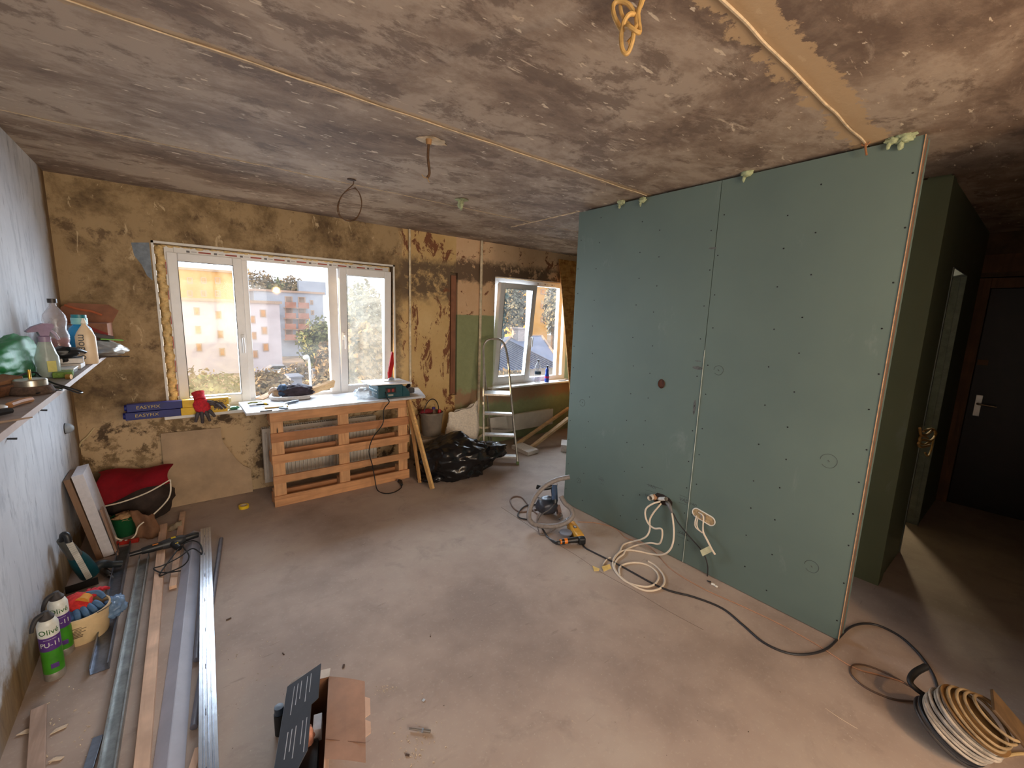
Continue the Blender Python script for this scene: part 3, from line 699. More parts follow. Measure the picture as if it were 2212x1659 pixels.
glove('work_glove', 'red work glove with grey fingertips draped over the upper carton', 'glove', WP(436, 876, BY-0.02), (0.15, -0.35, -0.9), (0, -0.9, 0.4), (mRedK, mGryR, mRedK), 1.15, 0.9, 'gloves on the sill')
glove('work_glove', 'dark grey work glove lying behind the red one on the cartons', 'glove', WP(455, 868, BY+0.02), (0.85, -0.3, -0.15), (0, -0.3, 0.95), (mGryR, mGryR, mRedK), 1.0, 0.8, 'gloves on the sill')
c = WP(505, 880, BY+0.05); c.z = 0.815
o = MB().blob(c, (0.04, 0.03, 0.014), 3, 0.4, 3, 2).build('green_bag', film('green_film', (40, 130, 70), 0.9), None, True, sharp=80); tag(o, 'small crumpled green plastic bag on the sill beside the worktop', 'plastic bag')

# ------------------------------------------------------------------ things on the worktop
def onT(px, py, dz=0.0): return FP(px, py, TZ+dz)
c = onT(597, 879); mW1 = wood('offcut_pine', (214, 176, 128), (186, 146, 98), 0)
o = MB().box((c.x, c.y, TZ+0.006), (0.17, 0.09, 0.011), (0, 0, -0.12), 0.002).build('wood_offcut', M('yellow_board', (206, 168, 96), 0.6)); tag(o, 'thin yellow board piece under the pliers on the worktop', 'board')
c = onT(560, 876)
pl = thing('pliers', 'pliers with black and yellow grips lying on the left end of the worktop', 'pliers', (c.x, c.y, TZ))
MB().tube([c+Vector((0.06, -0.01, 0.010)), c+Vector((0.02, -0.012, 0.012)), c+Vector((-0.02, -0.004, 0.010))], 0.007, 8, 4).tube([c+Vector((0.065, -0.04, 0.010)), c+Vector((0.02, -0.03, 0.012)), c+Vector((-0.02, -0.012, 0.010))], 0.007, 8, 4).build('grip', mBlack, pl, True)
MB().box(c+Vector((-0.045, -0.004, 0.010)), (0.06, 0.022, 0.012), (0, 0, 0.15), 0.004).build('jaw', M('tool_steel', (150, 150, 156), 0.35, 0.9), pl)
MB().tube([c+Vector((0.03, -0.012, 0.016)), c+Vector((0.05, -0.010, 0.015))], 0.0078, 8, 2).tube([c+Vector((0.035, -0.034, 0.016)), c+Vector((0.055, -0.038, 0.015))], 0.0078, 8, 2).build('grip_band', M('grip_yellow', (220, 190, 40), 0.5), pl, True)
c = onT(575, 889)
kn = thing('utility_knife', 'flat grey utility knife near the front edge of the worktop', 'knife', (c.x, c.y, TZ))
MB().box((c.x, c.y, TZ+0.007), (0.085, 0.02, 0.012), (0, 0, -0.05), 0.004).build('handle', M('knife_grey', (110, 114, 120), 0.4, 0.3), kn)
MB().box((c.x-0.062, c.y+0.003, TZ+0.007), (0.045, 0.015, 0.001), (0, 0, -0.05)).build('blade', mSteel, kn)
c = onT(545, 872); 
o = MB().tube([c+Vector((-0.03, 0, 0.006)), c+Vector((0, 0.02, 0.008)), c+Vector((0.04, 0.012, 0.006))], 0.006, 8, 4).tube([c+Vector((0.04, 0.012, 0.006)), c+Vector((0.075, 0.03, 0.006))], 0.004, 8, 3).build('screwdriver', M('olive_grip', (150, 150, 60), 0.5), None, True); tag(o, 'short olive handled screwdriver behind the pliers on the worktop', 'screwdriver')
# dark cloth over a pale hose
c = onT(640, 861); cz = Vector((c.x, c.y+0.05, TZ))
b_ = thing('work_jacket', 'dark bundled cloth with blue lining lying in the middle of the worktop', 'clothing', cz)
MB().blob(cz+Vector((0.02, 0, 0.062)), (0.135, 0.10, 0.062), 4, 0.28, 1.8, 5, None, TZ+0.001, 0.16).build('cloth', M('dark_cloth', (58, 50, 60), 0.85, 0, 0.35, 14, 0.5), b_, True, sharp=80)
MB().blob(cz+Vector((-0.095, 0.02, 0.072)), (0.045, 0.07, 0.060), 3, 0.3, 2.4, 9, None, TZ+0.001, 0.15).build('lining', M('blue_cloth', (58, 84, 116), 0.85, 0, 0.3, 20, 0.4), b_, True, sharp=80)
MB().blob(cz+Vector((-0.15, 0.05, 0.050)), (0.055, 0.06, 0.050), 3, 0.3, 2.2, 12, None, TZ+0.001, 0.12).build('sleeve', M('tan_cloth', (186, 160, 134), 0.85, 0, 0.25, 20, 0.4), b_, True, sharp=80)
hz = 0.020
o = MB().tube([cz+Vector(p) for p in ((-0.17, 0.02, 0.05), (-0.20, -0.03, 0.026), (-0.17, -0.085, hz), (-0.09, -0.125, hz), (0.02, -0.135, hz), (0.10, -0.125, hz))], 0.018, 10, 6).build('vacuum_hose', M('pale_hose', (206, 200, 196), 0.5, 0, 0.1, 40), None, True); tag(o, 'short pale hose curled in front of the dark cloth on the worktop', 'hose')
a = onT(604, 884); b = onT(613, 877); d = onT(627, 872)
o = MB().tube([a+vz(0.012), onT(620, 886)+vz(0.012)], 0.009, 8, 1).tube([onT(620, 886)+vz(0.012), b+vz(0.012), d+vz(0.012), d+Vector((0.07, 0.03, 0.012))], 0.011, 8, 5).build('bent_tube', M('grey_blue_tube', (150, 168, 190), 0.35, 0.3), None, True); tag(o, 'bent grey tube lying at the front of the worktop', 'tube')
c = onT(665, 872)
o = MB().sheet(lambda u, v: Vector((c.x-0.09+0.2*u+0.01*math.sin(9*v), c.y-0.06+0.14*v+0.015*math.sin(7*u), TZ+0.004+0.012*abs(mnoise.noise(Vector((u*4, v*4, 3)))))), 18, 12).build('plastic_film', film('clear_film', (226, 230, 240), 0.22), None, True, sharp=80); tag(o, 'flat piece of clear plastic film on the worktop', 'plastic film')
# angled plank resting on the window rail
a = WP(662, 851, 4.27); a.z = TZ+0.012; b = WP(721, 836, 4.40); b.z = TZ+0.060
o = MB().beam(a, b, 0.030, 0.075, (0, -0.5, 0.86), 0.002).build('wood_offcut', mW1); o.data.transform(Matrix.Translation((0, 0, 0.030))); tag(o, 'pale wooden plank offcut tilted against the middle window rail', 'wood offcut')
o = MB().beam(WP(560, 862, 4.31)+vz(0), WP(600, 850, 4.40)+vz(0.03), 0.10, 0.008, (0, 0, 1)).build('cardboard_piece', M('tan_card', (190, 150, 110), 0.8)); o.data.transform(Matrix.Translation((0, 0, max(0, TZ+0.002-min(v.co.z for v in o.data.vertices))))); tag(o, 'thin tan card strip behind the dark cloth on the worktop', 'cardboard')
# tile saw
mTeal = M('teal_tool_plastic', (22, 74, 84), 0.42, 0, 0.12, 18)
sw = onT(826, 861); sw = Vector((sw.x, sw.y, TZ))
ts = thing('tile_saw', 'teal bench tile saw with steel table and raised red guard', 'tile saw', sw)
ax = (onT(868, 858)-onT(816, 863)); ax.z = 0; ax.normalize(); ay = Vector((-ax.y, ax.x, 0)); SM = cols(ax, ay, (0, 0, 1))
def sl(x, y, z): return sw + ax*x + ay*y + vz(z)
MB().box(sl(0.085, 0.13, 0.06), (0.25, 0.25, 0.12), SM, 0.008).build('body', mTeal, ts)
MB().prism([(0.21, 0.0), (0.28, 0.0), (0.28, 0.035), (0.235, 0.095), (0.21, 0.11)], -0.25, cols(ax, (0, 0, 1), ay*-1), sw+ay*0.006).build('sloped_side', mTeal, ts)
MB().box(sl(0.31, 0.12, 0.045), (0.075, 0.17, 0.05), SM, 0.01).build('water_tray', M('tray_dark', (62, 60, 62), 0.4, 0, 0.2), ts)
pc = [FP(776, 816.5, TZ+0.135), FP(808, 830, TZ+0.135), FP(890, 821, TZ+0.135), FP(842, 811, TZ+0.135)]
q = [sl(-0.10, 0.02, 0), sl(0.29, -0.03, 0), sl(0.29, 0.29, 0), sl(-0.10, 0.31, 0)]
MB().prism([((p-sw).dot(ax), (p-sw).dot(ay)) for p in q], 0.010, SM, sw+vz(0.128)).build('steel_table', M('saw_plate', (196, 196, 200), 0.35, 0.75, 0.1), ts)
for i in range(5):
    MB().box(sl(-0.041, 0.05+0.045*i, 0.075), (0.006, 0.030, 0.012), SM, 0.002).build('vent_slot', M('vent_pale', (186, 196, 200), 0.5), ts)
    MB().box(sl(-0.041, 0.05+0.045*i, 0.045), (0.006, 0.030, 0.012), SM, 0.002).build('vent_slot', _MC['vent_pale'], ts)
MB().box(sl(0.085, 0.003, 0.072), (0.105, 0.006, 0.052), SM, 0.003).build('switch_plate', mBlack, ts)
for x in (0.065, 0.105): MB().box(sl(x, -0.001, 0.072), (0.026, 0.008, 0.030), SM, 0.003).build('switch_button', M('button_red', (150, 50, 46), 0.4), ts)
MB().box(sl(0.085, 0.004, 0.025), (0.05, 0.004, 0.016), SM, 0.001).build('rating_plate', M('plate_grey', (170, 170, 160), 0.4), ts)
MB().tube([sl(0.27, 0.05, 0.085), sl(0.285, 0.03, 0.10), sl(0.275, 0.02, 0.115)], 0.016, 10, 4).build('lock_knob', mBlack, ts, True)
MB().prism([(-0.02, 0.0), (0.005, 0.005), (0.055, 0.16), (0.050, 0.275), (0.028, 0.285), (-0.025, 0.08)], 0.012, cols((ax*0.92+ay*0.39).normalized(), (0, 0, 1), (ay*-0.92+ax*0.39).normalized()), sl(0.15, 0.20, 0.14)).build('blade_guard', M('guard_red', (190, 30, 34), 0.35), ts)
MB().cyl(sl(0.16, 0.17, 0.138), sl(0.16, 0.176, 0.138), 0.035, 0.035, 24).build('blade', mSteel, ts, True)
MB().box(sl(0.16, 0.13, 0.140), (0.19, 0.02, 0.010), SM, 0.002).build('rip_fence', M('fence_alu', (214, 208, 200), 0.4, 0.5), ts)
cpts = [sl(0.03, 0.0, 0.06), sl(0.025, -0.03, 0.05), sl(0.028, -0.05, 0.005)]
c1 = Vector((sl(0.028, -0.05, 0).x, 3.765, TZ-0.02)); cpts.append(c1)
for (px, py) in ((829, 885), (827, 915), (806, 945), (797, 975), (804, 1003), (809, 1030)): cpts.append(WP(px, py, 3.80))
for (px, py) in ((815, 1058), (832, 1066), (852, 1063), (866, 1054), (868, 1046)): cpts.append(FP(px, py, 0.008))
MB().tube(cpts, 0.0048, 8, 5).build('power_cord', mDark, ts, True)
p = FP(865, 1040, 0.018); MB().cyl(FP(868, 1047, 0.014), p, 0.012, 0.019, 10).cyl(p, p+Vector((-0.012, 0.02, 0.004)), 0.019, 0.017, 10).build('plug', mBlack, ts, True)
MB().tube([p+Vector((-0.01, 0.02, 0.012)), p+Vector((-0.022, 0.04, 0.016))], 0.0028, 6, 1).tube([p+Vector((-0.016, 0.016, -0.002)), p+Vector((-0.03, 0.036, 0.002))], 0.0028, 6, 1).build('pin', mSteel, ts)
c = onT(783, 862); c.z = TZ
o = MB().blob(c+Vector((0.03, 0.06, 0.045)), (0.085, 0.07, 0.050), 4, 0.3, 2.2, 21, None, TZ+0.001, 0.18).build('clear_bag', film('clear_bag_film', (206, 214, 222), 0.62, 0.2), None, True, sharp=80); tag(o, 'crumpled clear plastic bag beside the teal tile saw', 'plastic bag')

# ------------------------------------------------------------------ timber leaning on the worktop end
mPine = wood('pine_batten', (222, 178, 116), (196, 146, 84), 0)
ba = FP(934, 1056, 0.012); tp_ = WP(884, 868, 3.835)
Mx = None
o = MB().beam(ba, tp_+(tp_-ba)*0.02, 0.050, 0.024, (1, 0.3, 0.2), 0.003).build('timber_batten', mPine); tag(o, 'pale batten leaning from the floor onto the right end of the worktop', 'batten')
o = MB().beam(Vector((1.80, 3.68, 0.010)), WP(884, 880, 3.90), 0.035, 0.020, (1, 0.3, 0.2), 0.003).build('timber_batten', wood('pine_batten_old', (206, 156, 98), (176, 122, 70), 2)); tag(o, 'shorter orange batten standing behind the pale leaning one', 'batten')

# ------------------------------------------------------------------ grey bucket on the ledge
mBk = M('grey_bucket_plastic', (128, 116, 104), 0.5, 0, 0.12, 10)
bc = Vector((2.225, 4.25, 0.30)); t = thing('bucket', 'grey plastic bucket with raised handle on the ledge under the yellowed wall', 'bucket', bc)
MB().lathe([(0.0, 0.0), (0.098, 0.0), (0.104, 0.01), (0.128, 0.245), (0.134, 0.248), (0.134, 0.270), (0.127, 0.272), (0.122, 0.246), (0.098, 0.02), (0.0, 0.02)], bc, None, 32, cap=False).build('pail', mBk, t, True, sharp=35)
MB().tube([bc+Vector((0.132*math.cos(a)*0.9, 0.05*math.cos(a), 0.255+0.16*math.sin(a))) for a in [PI*k/10 for k in range(11)]], 0.006, 8, 3).build('handle', M('dark_handle', (60, 52, 46), 0.5), t, True)
o = MB().blob(bc+Vector((-0.075, -0.02, 0.285)), (0.075, 0.04, 0.028), 3, 0.3, 2.5, 31).build('red_rag', M('dark_red_rag', (128, 30, 40), 0.8, 0, 0.3, 20, 0.4), None, True, sharp=80); tag(o, 'dark red rag lying over the rim of the grey bucket', 'rag')
bt = bc+Vector((0.02, -0.01, 0.10)); t = thing('bottle', 'brownish spray bottle with purple cap standing in the grey bucket', 'bottle', bt)
MB().lathe([(0.0, 0), (0.04, 0.0), (0.042, 0.12), (0.036, 0.15), (0.016, 0.185), (0.014, 0.2)], bt, None, 18).build('body', film('brown_clear', (130, 100, 80), 0.85), t, True)
MB().lathe([(0.0, 0.2), (0.018, 0.2), (0.018, 0.225), (0.0, 0.226)], bt, None, 16, cap=False).build('cap', M('purple_cap', (70, 50, 130), 0.4), t, True)
bt = bc+Vector((0.085, -0.03, 0.17)); o = MB().lathe([(0, 0), (0.020, 0), (0.020, 0.11), (0.016, 0.12), (0, 0.12)], bt, None, 14, cap=False).build('paint_stick', M('bright_red_cap', (196, 36, 40), 0.4), None, True); tag(o, 'small red stick showing at the right rim of the grey bucket', 'stick')
# white woven sack
def sack_pt(u, v):
    a = 2*PI*u; z = 0.002+0.575*v; r = 1.0-0.10*v+0.10*math.sin(PI*v)
    x, y = 0.235*r*math.cos(a), 0.15*r*(1-0.88*v*v*v)*math.sin(a)
    q = Vector((math.cos(a)*1.4, math.sin(a)*1.4, z*4)); k = 1+0.14*mnoise.noise(q)+0.10*abs(mnoise.noise(q*2.6))+0.05*mnoise.noise(q*6)
    return Vector((2.585+x*k*0.88+0.035*v*v, 4.19+y*k, z+0.03*v*v*math.cos(a)+0.05*v**4*max(0, math.cos(a))**3-0.03*v*mnoise.noise(q*1.3)))
o = MB().sheet(sack_pt, 64, 40).build('woven_sack', M('white_sackcloth', (232, 220, 204), 0.75, 0, 0.1, 50, 0.35), None, True, sharp=80); tag(o, 'white woven sack standing behind the black rubbish bag', 'sack')
# black rubbish bag
t = thing('rubbish_bag', 'large shiny black rubbish bag slumped on the floor before the ladder', 'rubbish bag', (2.3, 3.72, 0))
mBag = M('black_bin_liner', (24, 23, 25), 0.24, 0, 0.3, 8)
MB().blob((2.22, 3.74, 0.16), (0.40, 0.27, 0.235), 5, 0.20, 1.5, 2.2, Matrix.Rotation(-0.35, 3, 'Z'), 0.002, 0.13).build('bag', mBag, t, True, sharp=80)
MB().blob((2.54, 3.68, 0.17), (0.27, 0.17, 0.10), 4, 0.25, 2.0, 5.5, Matrix.Rotation(-0.3, 3, 'Z') @ Matrix.Rotation(-0.25, 3, 'Y'), 0.002, 0.18).build('open_mouth', mBag, t, True, sharp=80)
MB().blob((1.96, 3.70, 0.045), (0.15, 0.12, 0.05), 4, 0.25, 2.0, 7.5, None, 0.002, 0.2).build('slack_corner', mBag, t, True, sharp=80)
o = MB().beam((2.56, 3.60, 0.215), (2.68, 3.56, 0.235), 0.05, 0.006, (0, -0.5, 0.8)).build('cardboard_scrap', M('pale_card', (200, 170, 136), 0.8)); tag(o, 'pale card scrap sticking out of the black rubbish bag', 'cardboard')

# ------------------------------------------------------------------ aluminium step ladder
mAlu = M('ladder_aluminium', (172, 166, 156), 0.36, 0.75, 0.12, 24); mTread = M('ladder_tread', (196, 192, 188), 0.4, 0.6, 0.1, 30)
fr_, fl_ = Vector((2.965, 3.576, 0)), Vector((2.665, 3.825, 0)); rd = (fr_-fl_).normalized(); bd = Vector((-rd.y, rd.x, 0)); cen = (fr_+fl_)/2
lt = math.tan(math.radians(17)); nF = (bd - vz(lt)).normalized()
ld = thing('step_ladder', 'aluminium step ladder with hooped top rail beside the small window', 'step ladder', cen)
TR, TL = PL(1098, 785, cen, nF), PL(1045, 785, cen, nF); ARr, ARl = PL(1089, 740, cen, nF), PL(1047, 740, cen, nF)
LF = fl_ + vz(0.0)
MB().tube([fr_+vz(0.02), fr_.lerp(TR, 0.5), TR, PL(1093, 755, cen, nF), PL(1087, 740, cen, nF), PL(1078, 733, cen, nF), PL(1058, 733, cen, nF), PL(1048, 740, cen, nF), PL(1044, 755, cen, nF), TL, fl_.lerp(TL, 0.5), fl_+vz(0.02)], 0.0125, 10, 6).build('front_rail', mAlu, ld, True)
for (ly, ry, lx, rx) in ((897, 893, 1042, 1109), (943, 939, 1041, 1113), (989, 985, 1040, 1117)):
    a, b = PL(lx, ly, cen, nF), PL(rx, ry, cen, nF); b.z = a.z = (a.z+b.z)/2
    MB().box((a+b)/2+bd*0.035, ((b-a).length, 0.085, 0.026), cols(rd, bd, (0, 0, 1)), 0.004).build('tread', mTread, ld)
a, b = PL(1045, 853, cen, nF), PL(1101, 853, cen, nF)
MB().box((a+b)/2+bd*0.11, ((b-a).length+0.01, 0.24, 0.022), cols(rd, bd, (0, 0, 1)), 0.004).build('platform', mTread, ld)
pz = a.z
rb = cen + bd*0.66
for s_ in (-1, 1):
    foot = rb + rd*0.150*s_; top = (TR if s_ > 0 else TL) + bd*0.02
    MB().tube([top, top.lerp(foot, 0.5), foot+vz(0.015)], 0.010, 10, 3).build('rear_leg', mAlu, ld, True)
    MB().box(foot+vz(0.010), (0.026, 0.026, 0.020), None, 0.003).build('foot', M('green_foot', (104, 124, 74), 0.6), ld)
    MB().box((fr_ if s_ > 0 else fl_)+vz(0.018), (0.032, 0.032, 0.036), cols(rd, bd, (0, 0, 1)), 0.004).build('foot', _MC['green_foot'], ld)
    q = (a if s_ < 0 else b) + bd*0.2
    MB().beam((TR if s_ > 0 else TL), q+rd*0.01*s_, 0.014, 0.022).build('hinge_strut', mAlu, ld)
MB().beam(rb-rd*0.14+vz(0.25)-bd*0.09, rb+rd*0.14+vz(0.25)-bd*0.09, 0.010, 0.018).build('rear_brace', mAlu, ld)

# ------------------------------------------------------------------ kitchen corner
mOSB = None
t = NT('osb_flakes'); v1 = t.voro(26, t.coord((1.0, 1.0, 0.45), (0.2, 0, 0.5)), out=1); v2 = t.voro(34, t.coord((0.4, 1.0, 1.2), (0, 0.6, 0.2)), out=1)
c = t.mix(0.5, t.ramp(v1, [(0.2, (166, 104, 44)), (0.6, (204, 146, 74)), (0.9, (222, 172, 100))]), t.ramp(v2, [(0.2, (150, 92, 40)), (0.8, (212, 156, 84))]))
t.bump(v1, 0.3, 0.004); mOSB = t.fin(c, 0.7)
ob = Vector((4.25, 3.925, 0.002)); otop = Vector((4.25, WY-0.016, 2.47)); od = (otop-ob)
o = MB().prism([(0, 0), (0.72, 0), (0.72, od.length), (0, od.length)], 0.012, cols((1, 0, 0), od.normalized(), Vector((1, 0, 0)).cross(od.normalized())), ob).build('osb_sheet', mOSB); tag(o, 'orange flake board sheet leaning beside the small window', 'board')
mPB = wood('plain_batten', (224, 186, 140), (198, 152, 104), 0)
a = FP(1113, 962, 0.016); b = XP(1229, 881, 4.52)
o = MB().beam(a, b, 0.045, 0.03, (0, 0, 1), 0.002).build('timber_batten', mPB); tag(o, 'thin batten rising from the floor by the ladder to the flake board, rear one', 'batten')
a = FP(1147, 967, 0.020); b = XP(1229, 903, 4.15)
o = MB().beam(a, b, 0.055, 0.032, (0, 0, 1), 0.002).build('timber_batten', mPB); tag(o, 'pale batten rising behind the white foam slab, front one of two', 'batten')
mEPS = M('white_foam_board', (226, 216, 208), 0.8, 0, 0.06, 50, 0.2)
q = [FP(1105, 969, 0), FP(1140, 985, 0), FP(1163, 978, 0), FP(1128, 963, 0)]
o = MB().prism([(p.x, p.y) for p in q], 0.045, None, (0, 0, 0.001)).build('foam_slab', mEPS); tag(o, 'white foam slab flat on the floor beside the ladder', 'foam slab')
q = [FP(1211, 976, 0), FP(1228, 981, 0)]; p0 = q[0]
o = MB().prism([(p0.x, p0.y), (q[1].x+0.1, q[1].y-0.05), (q[1].x+0.28, q[1].y+0.10), (p0.x+0.18, p0.y+0.17)], 0.09, None, (0, 0, 0.001)).build('foam_slab', mEPS); tag(o, 'thick white foam block peeking out past the far edge of the green partition', 'foam slab')
bt = Vector((WP(1163, 826, WY+0.0).x, WY+0.02, 0.758)); t = thing('bottle', 'large clear water bottle with dark label on the small window sill', 'bottle', bt)
MB().lathe([(0.0, 0.0), (0.042, 0.0), (0.046, 0.01), (0.046, 0.09), (0.043, 0.10), (0.046, 0.12), (0.046, 0.20), (0.040, 0.235), (0.018, 0.275), (0.014, 0.28), (0.014, 0.30)], bt, None, 24).build('body', film('clear_pet', (236, 238, 242), 0.35, 0.15), t, True)
MB().lathe([(0.0465, 0.115), (0.0465, 0.155)], bt, None, 24, cap=False).build('label', M('label_dark', (60, 84, 104), 0.5), t, True)
MB().lathe([(0.0, 0.298), (0.017, 0.298), (0.017, 0.318), (0.0, 0.319)], bt, None, 16, cap=False).build('cap', M('cap_dark', (60, 60, 70), 0.5), t, True)
bt = Vector((WP(1178, 822, WY+0.0).x, WY-0.03, 0.758)); t = thing('bottle', 'small bright blue cleaner bottle with black cap on the small window sill', 'bottle', bt)
MB().lathe([(0.0, 0.0), (0.030, 0.0), (0.032, 0.01), (0.032, 0.10), (0.024, 0.125), (0.022, 0.15), (0.026, 0.17), (0.013, 0.205), (0.012, 0.21)], bt, None, 18).build('body', M('blue_bottle', (36, 84, 196), 0.3), t, True)
MB().lathe([(0.0325, 0.055), (0.0325, 0.085)], bt, None, 18, cap=False).build('label', M('label_magenta', (196, 44, 110), 0.5), t, True)
MB().lathe([(0.0, 0.208), (0.013, 0.208), (0.013, 0.235), (0.0, 0.236)], bt, None, 14, cap=False).build('cap', mBlack, t, True)
o = MB().tube([(4.35, WY-0.03, 0.762), (4.45, WY-0.06, 0.763), (4.52, WY-0.02, 0.762), (4.6, WY-0.05, 0.762)], 0.004, 6, 5).build('thin_cable', mBlack, None, True); tag(o, 'thin dark cable lying on the right end of the small sill', 'cable')
# ------------------------------------------------------------------ left wall: shelf and what stands on it
SHZ, SHX = 1.340, -0.372
mShelf = M('shelf_laminate', (178, 158, 148), 0.5, 0, 0.08, 9)
sh = thing('wall_shelf', 'long pale shelf board fixed to the white left wall', 'shelf', (-0.5, 2.7, SHZ))
MB().span(LX, SHX-0.002, 0.9, WY-0.004, SHZ-0.018, SHZ).build('board', M('shelf_top', (150, 138, 132), 0.6, 0, 0.15, 9), sh)
MB().span(SHX-0.002, SHX, 0.9, WY-0.004, SHZ-0.020, SHZ+0.0006).build('edge_band', mShelf, sh)
for y in (1.6, 2.6, 3.6):
    MB().span(LX, LX+0.2, y, y+0.02, SHZ-0.034, SHZ-0.018).span(LX, LX+0.012, y, y+0.02, SHZ-0.16, SHZ-0.02).build('bracket', mSteel, sh)
def onS(px, py): return FP(px, py, SHZ)
def at(x, y): return Vector((x, y, SHZ+0.001))
mCapD = M('cap_dark_brown', (46, 40, 38), 0.45)
def soft_pts(): pass
# green bag
o = MB().blob((-0.562, 2.74, SHZ+0.085), (0.062, 0.38, 0.092), 5, 0.25, 1.3, 3.1, None, SHZ+0.001, 0.12).build('plastic_bag', film('green_bag_film', (52, 150, 92), 0.93, 0.55), None, True, sharp=80); tag(o, 'crumpled green plastic bag lying on the wall shelf', 'plastic bag')
o = MB().blob((-0.58, 2.20, SHZ+0.03), (0.040, 0.13, 0.032), 4, 0.25, 2.0, 8.1, None, SHZ+0.001, 0.16).build('plastic_bag', film('blue_bag_film', (44, 74, 120), 0.95, 0.3), None, True, sharp=80); tag(o, 'dark blue plastic bag under the green one on the shelf', 'plastic bag')
# spray bottle
b = at(-0.462, 2.78); t = thing('spray_bottle', 'clear spray bottle with purple trigger head on the shelf', 'spray bottle', b)
MB().lathe([(0.0, 0), (0.036, 0.0), (0.040, 0.006), (0.039, 0.09), (0.034, 0.105), (0.022, 0.155), (0.019, 0.162)], b, None, 24, cap=False).build('body', film('milky_clear', (206, 220, 216), 0.55, 0.15), t, True)
MB().lathe([(0.0, 0.004), (0.036, 0.004), (0.0365, 0.075), (0.0, 0.076)], b, None, 20, cap=False).build('liquid', film('pale_liquid', (150, 176, 172), 0.6, 0.1), t, True)
MB().tube([b+vz(0.02), b+vz(0.165)], 0.0025, 6, 1).build('dip_tube', mWhite, t)
mLil = M('lilac_plastic', (138, 120, 150), 0.4)
MB().lathe([(0.0, 0.158), (0.021, 0.158), (0.022, 0.180), (0.014, 0.186), (0.0, 0.187)], b, None, 18, cap=False).build('collar', mLil, t, True)
MB().prism([(-0.055, 0.205), (-0.035, 0.225), (0.0, 0.240), (0.03, 0.238), (0.034, 0.224), (0.018, 0.205), (0.014, 0.185), (-0.014, 0.185), (-0.020, 0.203), (-0.050, 0.200)], 0.026, cols((0.9, 0.43, 0), (0, 0, 1), (0.43, -0.9, 0)), b-Vector((0.0056, -0.0117, 0))).build('head', mLil, t)
MB().tube([b+Vector((0.022, 0.010, 0.208)), b+Vector((0.034, 0.016, 0.19)), b+Vector((0.042, 0.02, 0.165))], 0.006, 8, 3).build('trigger', M('lilac_pale', (176, 164, 186), 0.4), t, True)
MB().box(b+Vector((0.018, -0.036, 0.050)), (0.03, 0.004, 0.05), (0, 0, 0.45), 0.002).build('label', M('label_yellow', (206, 200, 120), 0.5), t)
# pet bottle with red drink
b = at(-0.505, 3.33); t = thing('bottle', 'large clear bottle with some red drink and dark cap on the shelf', 'bottle', b)
MB().lathe([(0.0, 0.0), (0.045, 0.0), (0.050, 0.01), (0.050, 0.10), (0.046, 0.115), (0.050, 0.13), (0.050, 0.155), (0.041, 0.19), (0.048, 0.235), (0.044, 0.265), (0.020, 0.305), (0.0145, 0.312), (0.0145, 0.33)], b, None, 28, cap=False).build('body', film('bottle_pet', (206, 202, 210), 0.42, 0.12), t, True)
MB().lathe([(0.0, 0.004), (0.047, 0.004), (0.0475, 0.10), (0.0445, 0.115), (0.047, 0.13), (0.047, 0.142), (0.0, 0.142)], b, None, 24, cap=False).build('drink', film('red_drink', (178, 24, 48), 0.92, 0.1), t, True)
MB().lathe([(0.0, 0.328), (0.019, 0.328), (0.019, 0.350), (0.0, 0.351)], b, None, 18, cap=False).build('cap', mCapD, t, True)
# beige squeeze bottle
b = at(-0.392, 3.30); t = thing('bottle', 'beige squeeze bottle with vertical dark lettering at the shelf edge', 'bottle', b)
MB().lathe([(0.0, 0.0), (0.040, 0.0), (0.043, 0.006), (0.042, 0.150), (0.034, 0.172), (0.010, 0.215), (0.009, 0.225)], b, None, 26, 0.72).build('body', M('beige_bottle', (228, 204, 172), 0.4, 0, 0.04), t, True)
MB().lathe([(0.010, 0.222), (0.012, 0.226), (0.005, 0.250), (0.0, 0.251)], b, None, 14, cap=False).build('nozzle', M('nozzle_white', (234, 228, 214), 0.4), t, True)
dv = (Vector((0, 0, 0))-Vector((b.x, b.y, 0))).normalized(); sd = Vector((-dv.y, dv.x, 0))
text_mesh('lettering', 'mogno', cols((0, 0, -1), sd, dv), b+dv*0.0325+sd*-0.014+vz(0.095), 0.050, M('ink_black', (30, 30, 40), 0.5), t, sx=1.0)
b = at(-0.44, 3.56); t = thing('bottle', 'round bright blue bottle with teal cap behind the beige one', 'bottle', b)
MB().lathe([(0.0, 0.0), (0.055, 0.0), (0.060, 0.01), (0.060, 0.14), (0.048, 0.185), (0.030, 0.205), (0.028, 0.21)], b, None, 26, 0.8).build('body', M('sky_blue_bottle', (38, 140, 196), 0.3), t, True)
MB().lathe([(0.0, 0.208), (0.036, 0.208), (0.037, 0.245), (0.0, 0.246)], b, None, 22, cap=False).build('cap_skirt', M('pale_teal_cap', (130, 190, 190), 0.4), t, True)
MB().lathe([(0.0, 0.244), (0.034, 0.244), (0.033, 0.264), (0.0, 0.265)], b, None, 22, cap=False).build('cap', M('teal_cap', (40, 120, 130), 0.4), t, True)
